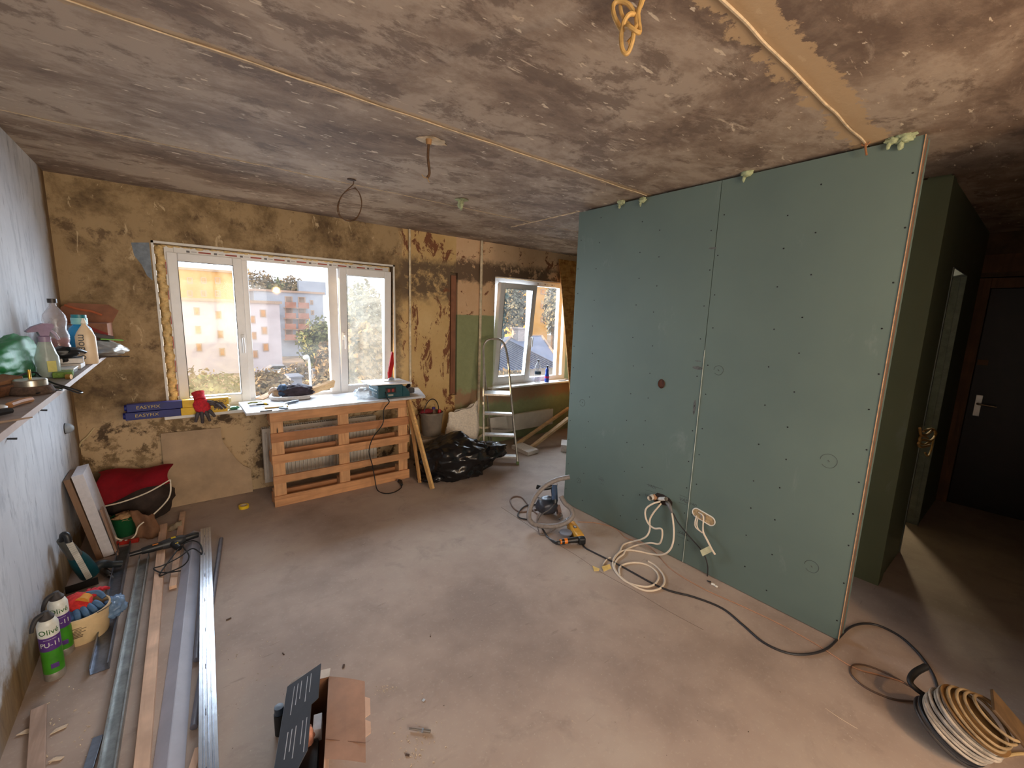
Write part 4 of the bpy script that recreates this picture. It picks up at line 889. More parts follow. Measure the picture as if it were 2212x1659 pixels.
# carton in the corner, bags, packs
mKraftD = M('worn_carton', (140, 92, 66), 0.8, 0, 0.2, 8); mStripe = M('carton_red', (150, 44, 34), 0.7, 0, 0.15)
t = thing('carton', 'worn brown carton with red stripes in the far corner of the shelf', 'carton', (-0.48, 4.1, SHZ))
MB().span(-0.60, -0.36, 3.98, 4.28, SHZ+0.001, SHZ+0.20, 0.004).build('box_body', mKraftD, t)
MB().prism([(-0.61, SHZ+0.20), (-0.35, SHZ+0.20), (-0.31, SHZ+0.285), (-0.36, SHZ+0.325), (-0.56, SHZ+0.33), (-0.60, SHZ+0.30)], 0.004, cols((1, 0, 0), (0, 0, 1), (0, -1, 0)), (0, 4.20, 0)).build('back_flap', mKraftD, t)
for k in range(4): MB().box((-0.42, 3.977, SHZ+0.05+0.035*k), (0.13, 0.003, 0.018), (0, 0.5, 0)).build('stripe', mStripe, t)
MB().tube([(-0.58, 4.19, SHZ+0.315), (-0.52, 4.188, SHZ+0.29), (-0.45, 4.188, SHZ+0.275), (-0.40, 4.19, SHZ+0.25)], 0.008, 6, 4).build('stripe', M('carton_orange', (176, 96, 60), 0.7), t, True)
o = MB().blob((-0.52, 3.72, SHZ+0.10), (0.07, 0.12, 0.105), 4, 0.28, 2.0, 4.4, None, SHZ+0.001, 0.15).build('plastic_bag', film('grey_bag_film', (168, 166, 176), 0.7, 0.2), None, True, sharp=80); tag(o, 'crumpled clear grey bag behind the bottles on the shelf', 'plastic bag')
o = MB().blob((-0.375, 3.80, SHZ+0.045), (0.11, 0.17, 0.050), 4, 0.22, 1.8, 14.4, Matrix.Rotation(0.12, 3, 'Y'), SHZ+0.002, 0.10).build('plastic_packet', film('white_packet_film', (176, 172, 164), 0.95, 0.3), None, True, sharp=80); tag(o, 'flat greyish plastic packet hanging over the far shelf edge', 'packet')
o = MB().box((-0.335, 3.84, SHZ+0.100), (0.11, 0.06, 0.008), (0, 0.10, 0.2), 0.002).build('green_packet', M('lime_packet', (110, 170, 60), 0.5)); tag(o, 'lime green packet on top of the grey plastic packet', 'packet')
o = MB().box((-0.40, 3.86, SHZ+0.125), (0.15, 0.05, 0.030), (0, 0.25, 0.2), 0.004).build('battery_pack', M('dark_packet', (56, 34, 34), 0.5)); tag(o, 'dark red packet lying before the worn carton on the shelf', 'packet')
for k, (x0, x1, y, r, lab) in enumerate(((-0.46, -0.235, 3.52, 0.004, 'long thin metal rod sticking out over the shelf edge'), (-0.44, -0.270, 3.49, 0.006, 'shorter dark metal rod beside the long thin one on the shelf'))):
    o = MB().cyl((x0, y, SHZ+0.016+0.004*k), (x1, y+0.02, SHZ+0.014+0.004*k), r, r*0.7, 8).build('metal_rod', M('dark_rod', (90, 82, 78), 0.4, 0.7), None, True); tag(o, lab, 'rod')
t = thing('spring_clamp', 'black spring clamp lying behind the spray bottle on the shelf', 'clamp', (-0.47, 3.06, SHZ))
MB().blob((-0.455, 3.10, SHZ+0.085), (0.06, 0.06, 0.028), 3, 0.25, 2.0, 2.4, None, SHZ+0.002, 0.1).build('body', mBlack, t, True, sharp=80)
MB().tube([(-0.43, 3.05, SHZ+0.10), (-0.40, 3.08, SHZ+0.095), (-0.375, 3.12, SHZ+0.08)], [0.016, 0.012, 0.005], 8, 3).build('jaw', mBlack, t, True)
MB().tube([(-0.45, 3.03, SHZ+0.05), (-0.42, 3.06, SHZ+0.05), (-0.39, 3.10, SHZ+0.06)], [0.012, 0.010, 0.004], 8, 3).build('jaw', mBlack, t, True)
t = thing('paper_pack', 'white paper packs stacked at the shelf edge', 'paper pack', (-0.43, 3.06, SHZ))
for k in range(2): MB().box((-0.432+0.004*k, 3.10, SHZ+0.016+0.028*k), (0.085, 0.13, 0.026), (0, 0, 0.12*k), 0.006).build('pack', M('pack_white', (206, 200, 196), 0.6), t)
t = thing('lunch_box', 'flat clear plastic box with white lid behind the sponge', 'plastic box', (-0.42, 2.90, SHZ))
MB().span(-0.475, -0.395, 2.86, 2.98, SHZ+0.001, SHZ+0.020, 0.004).build('box_body', film('box_clear', (196, 206, 204), 0.6, 0.2), t)
MB().span(-0.478, -0.392, 2.857, 2.983, SHZ+0.020, SHZ+0.026, 0.003).build('lid', M('lid_white', (220, 220, 218), 0.4), t)
o = MB().box((-0.415, 2.76, SHZ+0.014), (0.065, 0.10, 0.026), (0, 0, 0.1), 0.008).build('sponge', M('olive_sponge', (110, 140, 66), 0.9, 0, 0.25, 60, 0.5)); tag(o, 'green sponge lying at the shelf edge', 'sponge')
o = MB().cyl((-0.392, 2.66, SHZ+0.012), (-0.376, 2.655, SHZ+0.012), 0.011, 0.011, 14).build('socket_bit', M('brass_bit', (176, 132, 70), 0.4, 0.6), None, True); tag(o, 'small brass socket lying at the shelf edge beside the sponge', 'socket')
# wire cup brush
b = at(-0.432, 2.30); t = thing('grinding_wheel', 'round grinding wheel with metal rim and brass spindle on the shelf', 'grinding wheel', b)
MB().lathe([(0.0, 0.0), (0.058, 0.0), (0.062, 0.006), (0.052, 0.030), (0.0, 0.030)], b, None, 28, cap=False).build('abrasive_base', M('brown_abrasive', (78, 62, 52), 0.9, 0, 0.3, 80, 0.5), t, True)
MB().lathe([(0.0, 0.030), (0.044, 0.030), (0.044, 0.050), (0.040, 0.054), (0.0, 0.055)], b, None, 28, cap=False).build('metal_rim', M('brushed_rim', (176, 172, 160), 0.3, 0.85), t, True)
MB().cyl(b+vz(0.054), b+vz(0.088), 0.0045, 0.0045, 10).build('spindle', M('brass', (206, 160, 70), 0.3, 0.8), t, True)
# black wire loops
def SP(px, py, dz=0.004): return onS(px, py)+vz(dz)
w_ = [at(-0.52, 2.45)+vz(0.035), at(-0.47, 2.55)+vz(0.05), at(-0.44, 2.52)+vz(0.03), at(-0.40, 2.46)+vz(0.012), at(-0.365, 2.44)+vz(-0.002), at(-0.325, 2.43)+vz(-0.022), at(-0.318, 2.41)+vz(-0.026), at(-0.33, 2.39)+vz(-0.020), at(-0.37, 2.40)+vz(0.002), at(-0.42, 2.42)+vz(0.012), at(-0.50, 2.48)+vz(0.03)]
o = MB().tube(w_, 0.0035, 6, 6).tube([at(-0.45, 2.43)+vz(0.01), at(-0.40, 2.40)+vz(0.008), at(-0.37, 2.36)+vz(0.006), at(-0.358, 2.33)+vz(0.0), at(-0.37, 2.30)+vz(0.006), at(-0.41, 2.24)+vz(0.008)], 0.003, 6, 5).build('black_wire', mBlack, None, True); tag(o, 'black wire looped over the shelf edge', 'wire')
# tools at the near end
t = thing('brush', 'wide wooden brush lying across the near part of the shelf', 'brush', (-0.53, 2.2, SHZ))
MB().box((-0.53, 2.30, SHZ+0.045), (0.07, 0.16, 0.018), (0.15, 0.1, -0.6), 0.005).build('handle', wood('brush_wood', (140, 100, 70), (104, 70, 46), 1), t)
MB().box((-0.52, 2.26, SHZ+0.018), (0.06, 0.11, 0.035), (0.1, 0.0, -0.6), 0.004).build('bristles', M('brown_bristle', (96, 66, 48), 0.9, 0, 0.3, 60, 0.5), t)
t = thing('hand_sander', 'rounded grey hand sander with brown rim at the near end of the shelf', 'sander', (-0.5, 2.0, SHZ))
MB().blob((-0.515, 2.02, SHZ+0.040), (0.055, 0.075, 0.036), 4, 0.05, 1.5, 1, None, SHZ+0.004).build('shell', M('sander_grey', (120, 114, 106), 0.5), t, True, sharp=80)
MB().box((-0.515, 2.02, SHZ+0.010), (0.10, 0.145, 0.018), None, 0.008).build('rim', M('sander_brown', (140, 96, 66), 0.6), t)
o = MB().blob((-0.47, 1.90, SHZ+0.016), (0.030, 0.075, 0.014), 3, 0.06, 2, 1, Matrix.Rotation(-0.7, 3, 'Z'), SHZ+0.001).build('scraper_tool', M('pale_handle', (176, 166, 150), 0.5), None, True, sharp=80); tag(o, 'pale rounded tool handle on the near end of the shelf', 'tool handle')
t = thing('putty_knife', 'putty knife with black handle near the front edge of the shelf', 'putty knife', (-0.44, 1.85, SHZ))
MB().tube([(-0.405, 1.90, SHZ+0.012), (-0.44, 1.85, SHZ+0.014), (-0.48, 1.79, SHZ+0.012)], [0.009, 0.012, 0.010], 8, 4).build('handle', mBlack, t, True)
MB().box((-0.52, 1.73, SHZ+0.008), (0.03, 0.09, 0.0012), (0, 0, -0.6)).build('blade', mSteel, t)
o = MB().tube([(-0.40, 2.10, SHZ+0.010), (-0.415, 2.06, SHZ+0.012), (-0.43, 2.01, SHZ+0.010)], 0.010, 8, 3).build('chisel', M('orange_tan_handle', (170, 124, 84), 0.5), None, True); tag(o, 'small tan handle lying beside the pale one on the shelf', 'tool handle')
o = MB().tube([(-0.345, 1.80, SHZ+0.005), (-0.43, 1.74, SHZ+0.005), (-0.52, 1.68, SHZ+0.005)], [0.002, 0.005, 0.005], 8, 2).build('wooden_stick', M('grey_stick', (140, 122, 108), 0.7), None, True); tag(o, 'thin stick poking over the front edge of the shelf', 'stick')
# wall box and corner cable
c = XP(140, 926, LX); t = thing('junction_box', 'domed grey junction cap on the left wall under the shelf', 'junction box', c)
MB().lathe([(0.0, 0.045), (0.012, 0.043), (0.028, 0.030), (0.034, 0.012), (0.034, 0.002)], c, cols((0, 1, 0), (0, 0, 1), (1, 0, 0)), 20, cap=False).build('dome', M('dome_grey', (156, 164, 172), 0.5), t, True)
MB().lathe([(0.0, 0.0), (0.036, 0.0), (0.037, 0.004), (0.0, 0.004)], c, cols((0, 1, 0), (0, 0, 1), (1, 0, 0)), 20, cap=False).build('base_ring', mDark, t, True)
o = MB().tube([WP(204, 924, WY-0.005), WP(190, 942, WY-0.02), WP(174, 958, WY-0.03), WP(168, 985, WY-0.03), WP(178, 1010, WY-0.02)], 0.006, 8, 5).build('wall_cable', M('cream_cable', (206, 186, 140), 0.5), None, True); tag(o, 'cream cable sticking out of the wall in the left corner', 'cable')
for (px, py, lab) in ((15, 948, 'short black nail below the shelf, nearer one'), (85, 886, 'tiny black screw below the shelf, farther one')):
    c = XP(px, py, LX); o = MB().cyl(c, c+Vector((0.03, 0, -0.004)), 0.004, 0.005, 8).build('wall_screw', mDark, None, True); tag(o, lab, 'screw')

# ------------------------------------------------------------------ left wall foot: leaning boards, red bag, tools
mEPS2 = M('lilac_white_foam', (206, 202, 206), 0.8, 0, 0.05, 40, 0.15)
def lean(name, label, cat, xb, xt, thick, y0, y1, ht, mat, z0=0.001):
    d = Vector((xt-xb, 0, ht)).normalized(); n = Vector((d.z, 0, -d.x)); L_ = Vector((xt-xb, 0, ht)).length
    o = MB().prism([(0, 0), (thick, 0), (thick, L_), (0, L_)], y1-y0, cols(n, d, (0, 1, 0)), (xb, y0, z0 + (thick*abs(n.z) if n.z < 0 else 0))).build(name, mat); return tag(o, label, cat)
lean('brown_board', 'thick brown board leaning on the left wall beside the white foam', 'board', -0.520, -0.620, 0.030, 3.69, 3.91, 0.57, wood('board_brown', (128, 98, 74), (100, 72, 52), 2))
lean('foam_board', 'white foam block leaning on the left wall near the corner', 'foam board', -0.487, -0.585, 0.055, 3.70, 3.93, 0.585, mEPS2)
lean('laminate_strip', 'thin laminate strip leaning against the white foam block', 'board', -0.425, -0.475, 0.012, 3.68, 3.74, 0.34, wood('strip_brown', (156, 124, 104), (122, 92, 74), 2))
# red bag standing behind
mRed = M('red_fabric', (176, 22, 40), 0.7, 0, 0.12, 12, 0.2); mCord = M('white_cord', (222, 208, 186), 0.7)
rb_ = thing('red_bag', 'open red fabric bag with white cord standing in the left corner', 'bag', (-0.32, 4.16, 0))
def flap(u, v):
    x = -0.53+0.42*u; a, b = 0.43-0.03*u, 0.255+0.10*u
    return Vector((x+0.02*math.sin(6*v), 4.25-0.27*v+0.03*math.sin(3.1*u), a*(1-v)+b*v+0.045*math.sin(PI*v)+0.012*math.sin(8*u+3*v)))
MB().sheet(flap, 26, 14, 0.004).build('red_flap', mRed, rb_, True, sharp=80)
MB().blob((-0.31, 4.235, 0.17), (0.20, 0.125, 0.20), 4, 0.15, 2, 3, None, 0.002, 0.08).build('bag_body', M('dark_bag_inside', (52, 40, 34), 0.85, 0, 0.35, 10), rb_, True, sharp=80)
MB().tube([flap(0.02, 1)+Vector((0, -0.006, 0)), Vector((-0.40, 3.95, 0.272)), Vector((-0.25, 3.95, 0.31)), flap(1, 0.9)+Vector((0.01, -0.006, 0))], 0.005, 6, 6).build('cord', mCord, rb_, True)
MB().tube([flap(1, 0.9)+Vector((0.012, -0.006, 0)), Vector((-0.13, 3.93, 0.25)), Vector((-0.24, 3.90, 0.14)), Vector((-0.31, 3.87, 0.10)), Vector((-0.335, 3.86, 0.04)), Vector((-0.38, 3.86, 0.015)), Vector((-0.44, 3.88, 0.05)), Vector((-0.47, 3.92, 0.15)), Vector((-0.50, 3.95, 0.25))], 0.005, 6, 6).build('cord', mCord, rb_, True)
c = Vector((-0.398, 4.012, 0)); t = thing('green_pail', 'small dark green pail below the red bag', 'pail', c)
MB().lathe([(0.0, 0.0), (0.055, 0.0), (0.060, 0.01), (0.072, 0.14), (0.076, 0.145), (0.070, 0.145), (0.055, 0.02), (0, 0.02)], c, None, 24, cap=False).build('pail_body', M('dark_green_plastic', (20, 84, 48), 0.45), t, True)
MB().blob(c+vz(0.135), (0.062, 0.062, 0.03), 3, 0.5, 3, 6).build('plaster_lumps', M('tan_rubble', (176, 140, 100), 0.9, 0, 0.4, 30, 0.4), t, True, sharp=80)
def paper(u, v): return Vector((-0.338+0.130*u+0.012*math.sin(5*v), 3.86-0.03*u+0.05*v+0.02*math.sin(7*u), 0.004+0.21*v*(1-0.3*u)+0.015*mnoise.noise(Vector((u*5, v*5, 1)))))
o = MB().sheet(paper, 16, 14, 0.003).build('torn_paper', M('kraft_paper', (164, 122, 92), 0.85, 0, 0.15, 8, 0.2), None, True, sharp=80); tag(o, 'torn brown paper sack piece standing before the green pail', 'paper')
o = MB().sheet(lambda u, v: Vector((-0.17+0.10*u, 3.88+0.09*v, 0.004+0.05*u*math.sin(PI*v)+0.02*mnoise.noise(Vector((u*4, v*4, 8))))), 10, 10, 0.002).build('paper_scrap', M('pale_paper', (206, 190, 160), 0.85), None, True, sharp=80); tag(o, 'small pale crumpled paper scrap on the floor beside the paper sack', 'paper')
t = thing('spirit_level', 'end of a red spirit level lying between boards and paper', 'spirit level', FP(268, 1172, 0))
a, b = FP(250, 1174, 0.012), FP(300, 1166, 0.012); lm = cols((b-a).normalized(), Vector((0, 0, 1)).cross((b-a).normalized()), (0, 0, 1))
MB().beam(a, b, 0.03, 0.024, (0, 0, 1), 0.002).build('body', M('level_red', (170, 40, 30), 0.4), t)
for k in (0.22, 0.45): MB().lathe([(0.004, 0), (0.008, 0), (0.008, 0.0008), (0.004, 0.0008), (0.004, 0)], a.lerp(b, k)+vz(0.012), None, 12, cap=False).build('white_ring', mWhite, t)
# teal power tool leaning on the wall
t = thing('power_saw', 'teal reciprocating saw with pale toothed strip leaning on the left wall', 'power saw', (-0.56, 3.40, 0))
tp0, tb0 = Vector((-0.585, 3.27, 0.36)), Vector((-0.52, 3.42, 0.05))
MB().tube([tb0, tb0.lerp(tp0, 0.35), tb0.lerp(tp0, 0.55)], [0.048, 0.045, 0.034], 14, 4).build('motor_body', mTeal, t, True)
MB().tube([tb0.lerp(tp0, 0.5), tb0.lerp(tp0, 0.75), tp0], [0.034, 0.030, 0.024], 12, 4).build('gear_housing', M('gear_grey', (92, 92, 88), 0.5, 0.3), t, True)
MB().tube([tp0+Vector((0, 0, -0.01)), tp0+Vector((0.01, -0.02, 0.035)), tp0+Vector((0.025, -0.03, 0.03)), tp0+Vector((0.03, -0.035, -0.01))], 0.016, 10, 4).build('shoe', mBlack, t, True)
st0, st1 = tp0+Vector((0.03, -0.04, 0.0)), tb0+Vector((0.01, -0.09, 0.01)); dd = (st1-st0).normalized()
stp = MB().beam(st0, st1, 0.004, 0.024, (1, 0.3, 0.2)).build('blade', M('pale_blade', (190, 188, 180), 0.45), t)
mb = MB()
for k in range(22): mb.beam(st0.lerp(st1, (k+0.2)/22), st0.lerp(st1, (k+0.65)/22), 0.010, 0.027, (1, 0.3, 0.2))
mb.build('teeth', M('pale_blade_teeth', (206, 204, 196), 0.5), stp)
MB().tube([tb0, tb0+Vector((0.05, 0.02, 0.03)), tb0+Vector((0.09, 0.05, 0.0)), tb0+Vector((0.14, 0.06, -0.02))], [0.03, 0.026, 0.022, 0.02], 10, 4).build('handle', M('tool_dark', (36, 42, 46), 0.5), t, True)
t = thing('drill_chuck', 'small metal drill chuck with orange ring lying beside the teal saw', 'drill chuck', FP(225, 1228, 0))
c = FP(222, 1232, 0.022); d = FP(238, 1243, 0.018)
MB().cyl(c, d, 0.022, 0.016, 14).build('chuck', M('chuck_steel', (120, 116, 112), 0.3, 0.9), t, True)
MB().cyl(c+(c-d)*0.3, c, 0.019, 0.022, 14).build('orange_ring', M('ring_orange', (190, 110, 50), 0.5), t, True)
MB().cyl(d, d+(d-c)*0.4, 0.006, 0.005, 10).build('shank', mSteel, t, True)
a, b = FP(142, 1283, 0.004), FP(213, 1260, 0.004)
o = MB().beam(a, b, 0.003, 0.045, (0, 0, 1)).build('black_strip', mBlack); o.data.transform(Matrix.Translation((0, 0, 0.0195))); tag(o, 'thin black plastic strip standing behind the cream bucket', 'strip')
# foam cans
mCanW = M('can_white', (220, 222, 214), 0.35); mCanP = M('can_purple', (88, 54, 128), 0.35); mCanG = M('can_green', (64, 140, 36), 0.35, 0, 0.12); mCanB = M('can_base', (160, 154, 146), 0.4, 0.5, 0.25)
mTxtG = M('text_green', (46, 96, 40), 0.4)
for (cx_, cy_, lab) in ((-0.543, 2.575, 'green and purple foam can standing in front at the left wall'), (-0.535, 2.735, 'second foam can half hidden behind the front one')):
    c = Vector((cx_, cy_, 0)); t = thing('foam_can', lab, 'foam can', c, 'foam cans'); r = 0.0345
    MB().lathe([(0.0, 0.003), (r-0.003, 0.0), (r, 0.004), (r, 0.035), (r-0.001, 0.038)], c, None, 28, cap=False).build('base', mCanB, t, True)
    MB().lathe([(r, 0.038), (r, 0.150)], c, None, 28, cap=False).build('green_band', mCanG, t, True)
    MB().lathe([(r+0.0001, 0.150), (r+0.0001, 0.215)], c, None, 28, cap=False).build('purple_band', mCanP, t, True)
    MB().lathe([(r, 0.215), (r, 0.268), (r-0.006, 0.284), (0.016, 0.296), (0.012, 0.302)], c, None, 28).build('white_band', mCanW, t, True)
    MB().lathe([(0.0, 0.292), (0.024, 0.290), (0.026, 0.300), (0.018, 0.310), (0.010, 0.326), (0.0, 0.328)], c, None, 18, cap=False).build('valve', M('valve_grey', (58, 54, 54), 0.6), t, True)
    MB().tube([c+vz(0.318), c+Vector((-0.025, -0.018, 0.312)), c+Vector((-0.038, -0.03, 0.285)), c+Vector((-0.042, -0.034, 0.262))], [0.010, 0.010, 0.008, 0.007], 8, 4).build('trigger', M('trigger_dark', (44, 42, 44), 0.6), t, True)
    dv = Vector((-c.x, -c.y, 0)).normalized(); sd = Vector((-dv.y, dv.x, 0)); TM = cols(sd, (0, 0, 1), dv)
    text_mesh('lettering', 'Olivé', TM, c+dv*(r+0.0004)+vz(0.240), 0.034, mTxtG, t, bend=r, sx=0.95)
    text_mesh('lettering', 'PU-11', TM, c+dv*(r+0.0006)+vz(0.180), 0.030, mCanW, t, bend=r, sx=0.95)
    text_mesh('lettering', '------------', TM, c+dv*(r+0.0006)+vz(0.206), 0.014, mCanW, t, bend=r, sx=0.8)
    MB().box(c+dv*r*0.985+sd*0.004+vz(0.075), (0.026, 0.004, 0.022), TM @ Matrix.Rotation(PI/2, 3, 'X'), 0.001).build('label_patch', mCanP, t)
# cream bucket with gloves
c = Vector((-0.482, 2.845, 0)); t = thing('bucket', 'low cream bucket holding red and blue gloves at the left wall', 'bucket', c)
MB().lathe([(0.0, 0.0), (0.092, 0.0), (0.096, 0.006), (0.108, 0.135), (0.112, 0.136), (0.112, 0.148), (0.106, 0.148), (0.093, 0.01), (0.0, 0.008)], c, None, 36, cap=False).build('pail', M('cream_plastic', (222, 194, 150), 0.5, 0, 0.06), t, True)
MB().tube([c+Vector((0.113*math.cos(a), 0.113*math.sin(a), 0.132-0.02*math.sin(a))) for a in [-0.9+1.5*k/8 for k in range(9)]], 0.0025, 6, 3).build('wire_handle', M('wire_grey', (120, 116, 110), 0.4, 0.7), t, True)
mb = MB()
dv = Vector((-c.x, -c.y, 0)).normalized(); sd = Vector((-dv.y, dv.x, 0))
for k in range(7): mb.box(c+dv*0.104+sd*(-0.030+0.004*k*(k % 2))+vz(0.055+0.008*k), (0.05-0.004*(k % 3), 0.003, 0.003), cols(sd, dv*-1, (0, 0, 1)))
mb.build('scribble', M('scratch_grey', (130, 112, 90), 0.7), t)
o = MB().blob(c+vz(0.105), (0.084, 0.084, 0.035), 4, 0.3, 2.4, 4, None, None, 0.1).build('blue_film', film('blue_film', (96, 140, 196), 0.92, 0.3), None, True, sharp=80); tag(o, 'crumpled light blue film filling the cream bucket', 'plastic film')
o = MB().blob(c+Vector((0.12, 0.03, 0.09)), (0.045, 0.055, 0.05), 4, 0.35, 2.4, 9, None, None, 0.15).build('blue_film', film('pale_blue_film', (130, 164, 204), 0.75, 0.25), None, True, sharp=80); tag(o, 'pale blue film bulging over the right rim of the cream bucket', 'plastic film')
mBlK = M('blue_grey_rubber', (70, 104, 140), 0.7, 0, 0.15, 30)
glove('work_glove', 'red work glove with blue fingers on top of the cream bucket', 'glove', c+Vector((-0.005, 0.02, 0.176)), (0.5, -0.75, -0.35), (0, 0, 1), (M('red_knit_bright', (200, 44, 40), 0.85, 0, 0.2, 60, 0.4), mBlK, mRedK), 1.08, 0.6, 'gloves in the bucket', False)
glove('work_glove', 'folded red glove with orange cuff behind the other in the bucket', 'glove', c+Vector((0.03, 0.075, 0.170)), (0.3, 0.9, -0.1), (0, 0, 1), (mRedK, mRedK, M('cuff_orange', (206, 140, 50), 0.8)), 0.8, 0.5, 'gloves in the bucket')

# ------------------------------------------------------------------ long profiles and battens on the floor
def uchan(name, label, a, b, w_, h_, mat, th=0.0016, lip=0.006, z=0.001, up=True, cat='metal profile', grp='floor profiles'):
    a, b = Vector(a), Vector(b); x = (b-a).normalized(); y = Vector((0, 0, 1)).cross(x).normalized()
    s = 1 if up else -1; zb = 0 if up else h_
    prof = [(-w_/2, zb), (w_/2, zb), (w_/2, zb+s*h_), (w_/2-lip, zb+s*h_), (w_/2-lip, zb+s*(h_-th)), (w_/2-th, zb+s*(h_-th)), (w_/2-th, zb+s*th), (-w_/2+th, zb+s*th), (-w_/2+th, zb+s*(h_-th)), (-w_/2+lip, zb+s*(h_-th)), (-w_/2+lip, zb+s*h_), (-w_/2, zb+s*h_)]
    L_ = (b-a).length
    o = MB().prism(prof, L_, cols(y, (0, 0, 1), x), a+vz(z)).build(name, mat); return tag(o, label, cat, grp)
mStl2 = M('dull_zinc', (118, 124, 136), 0.38, 0.85, 0.15, 20)
uchan('steel_channel', 'dull steel channel nearest the left wall', (-0.390, 2.49, 0), (-0.388, 3.80, 0), 0.066, 0.034, mStl2)
uchan('steel_channel', 'narrow dusty steel channel second from the left wall', (-0.325, 1.25, 0), (-0.272, 3.53, 0), 0.052, 0.036, M('dusty_zinc', (150, 152, 150), 0.4, 0.75, 0.2, 14))
mPineL = wood('long_batten', (214, 178, 150), (190, 150, 122), 1)
a, b = Vector((-0.222, 1.25, 0.016)), Vector((-0.180, 3.98, 0.016))
o = MB().beam(a, b, 0.046, 0.030, (0, 0, 1), 0.002).build('timber_batten', mPineL); tag(o, 'long pale batten lying under the black heat gun', 'batten')
a, b = FP(352, 1275, 0.012), Vector((-0.062, 4.17, 0.012)); a.x = -0.125
o = MB().beam(a, b, 0.036, 0.022, (0, 0, 1), 0.002).build('timber_batten', mPineL); tag(o, 'shorter pale batten reaching farthest towards the window', 'batten')
a, b = Vector((-0.175, 1.25, 0.001)), Vector((-0.002, 3.735, 0.001)); x = (b-a).normalized(); y = Vector((0, 0, 1)).cross(x).normalized()
o = MB().prism([(-0.048, 0), (0.048, 0), (0.048, 0.002), (0.002, 0.028), (-0.002, 0.028), (-0.048, 0.002)], (b-a).length, cols(y, (0, 0, 1), x), a).build('plastic_profile', M('lilac_grey_plastic', (168, 170, 184), 0.45, 0, 0.05, 6)); tag(o, 'long light grey ridged plastic profile between batten and bright channel', 'plastic profile', 'floor profiles')
mGryP = M('grey_conduit', (104, 104, 116), 0.5)
a, b = Vector((-0.060, 1.9, 0.0135)), Vector((0.150, 3.52, 0.0135))
o = MB().cyl(a, b, 0.013, 0.013, 12).build('conduit_pipe', mGryP, None, True); tag(o, 'grey conduit pipe lying half under the bright channel', 'pipe')
a, b = Vector((-0.038, 2.3, 0.0125)), Vector((0.032, 3.30, 0.0125))
o = MB().cyl(a, b, 0.012, 0.012, 12).build('conduit_pipe', mGryP, None, True); tag(o, 'thin grey conduit pipe left of the bright channel', 'pipe')
cdp = thing('steel_channel', 'bright new zinc ceiling channel, rightmost of the floor profiles', 'metal profile', (0.02, 2.5, 0.03), 'floor profiles')
a, b = Vector((-0.041, 1.22, 0.031)), Vector((0.068, 3.66, 0.036)); x = (b-a).normalized(); y = Vector((0, 0, 1)).cross(x).normalized()
pr_ = [(-0.030, 0), (-0.030, 0.027), (-0.018, 0.027), (-0.016, 0.0245), (-0.013, 0.0245), (-0.011, 0.027), (-0.003, 0.027), (-0.001, 0.0245), (0.001, 0.0245), (0.003, 0.027), (0.011, 0.027), (0.013, 0.0245), (0.016, 0.0245), (0.018, 0.027), (0.030, 0.027), (0.030, 0)]
MB().prism(pr_, (b-a).length, cols(y, (0, 0, 1), x), a).build('channel', M('bright_zinc', (206, 214, 224), 0.22, 0.95, 0.08, 40), cdp)
mb = MB()
for k in range(9): mb.box(a.lerp(b, (k+0.5)/9)+vz(0.0272)+y*0.007, (0.035, 0.003, 0.0006), cols(x, y, (0, 0, 1)))
mb.build('ink_stamp', M('stamp_ink', (50, 56, 70), 0.6), cdp)
# heat gun with cord
HG = 0.062
n0, n1 = FP(288, 1196, HG), FP(350, 1178, HG)
t = thing('heat_gun', 'black heat gun with yellow labels lying on the battens', 'heat gun', FP(360, 1185, 0.04))
ax_ = (n1-n0).normalized()
MB().cyl(n0-ax_*0.02, n0+ax_*0.05, 0.014, 0.016, 14).build('nozzle', M('nozzle_steel', (60, 58, 58), 0.4, 0.7), t, True)
MB().tube([n0+ax_*0.04, n0+ax_*0.08, n0+ax_*0.15], [0.020, 0.026, 0.028], 14, 3).build('barrel', mBlack, t, True)
mtr = n0+ax_*0.15
MB().tube([mtr, mtr+ax_*0.05, mtr+ax_*0.10, mtr+ax_*0.125], [0.030, 0.034, 0.034, 0.024], 16, 4).build('motor_housing', M('gun_grey', (50, 52, 56), 0.45), t, True)
MB().tube([mtr+ax_*0.10, mtr+ax_*0.17+vz(0.004), mtr+ax_*0.20], [0.024, 0.022, 0.018], 12, 3).build('rear_cap', mBlack, t, True)
hv = Vector((0.35, -0.9, -0.1)).normalized()
MB().tube([mtr+ax_*0.05, mtr+ax_*0.05+hv*0.05, mtr+ax_*0.055+hv*0.095+vz(-0.006)], [0.024, 0.022, 0.020], 12, 4).build('grip', mBlack, t, True)
mYL = M('sticker_yellow', (226, 196, 30), 0.4)
for (q, s_) in ((mtr+ax_*0.06+vz(0.0335), 0.026), (mtr+ax_*0.055+hv*0.06+vz(0.019), 0.018)):
    MB().box(q, (s_, s_*0.8, 0.002), frame(ax_), 0.0006).build('sticker', mYL, t)
MB().box(n0+ax_*0.11+vz(0.026)+hv*0.010, (0.030, 0.012, 0.003), frame(ax_), 0.001).build('orange_badge', M('badge_orange', (220, 130, 30), 0.4), t)
g0 = mtr+ax_*0.055+hv*0.095
cp_ = [g0, FP(345, 1240, 0.035), FP(365, 1236, 0.045), FP(398, 1220, 0.05), FP(408, 1200, 0.05), FP(395, 1178, 0.055), FP(415, 1168, 0.06), FP(432, 1175, 0.068), FP(436, 1195, 0.068), FP(415, 1185, 0.055), FP(385, 1205, 0.05), FP(350, 1222, 0.045), FP(332, 1228, 0.04), FP(350, 1237, 0.04), FP(390, 1233, 0.045)]
MB().tube(cp_, 0.0042, 8, 6).build('power_cord', mDark, t, True)
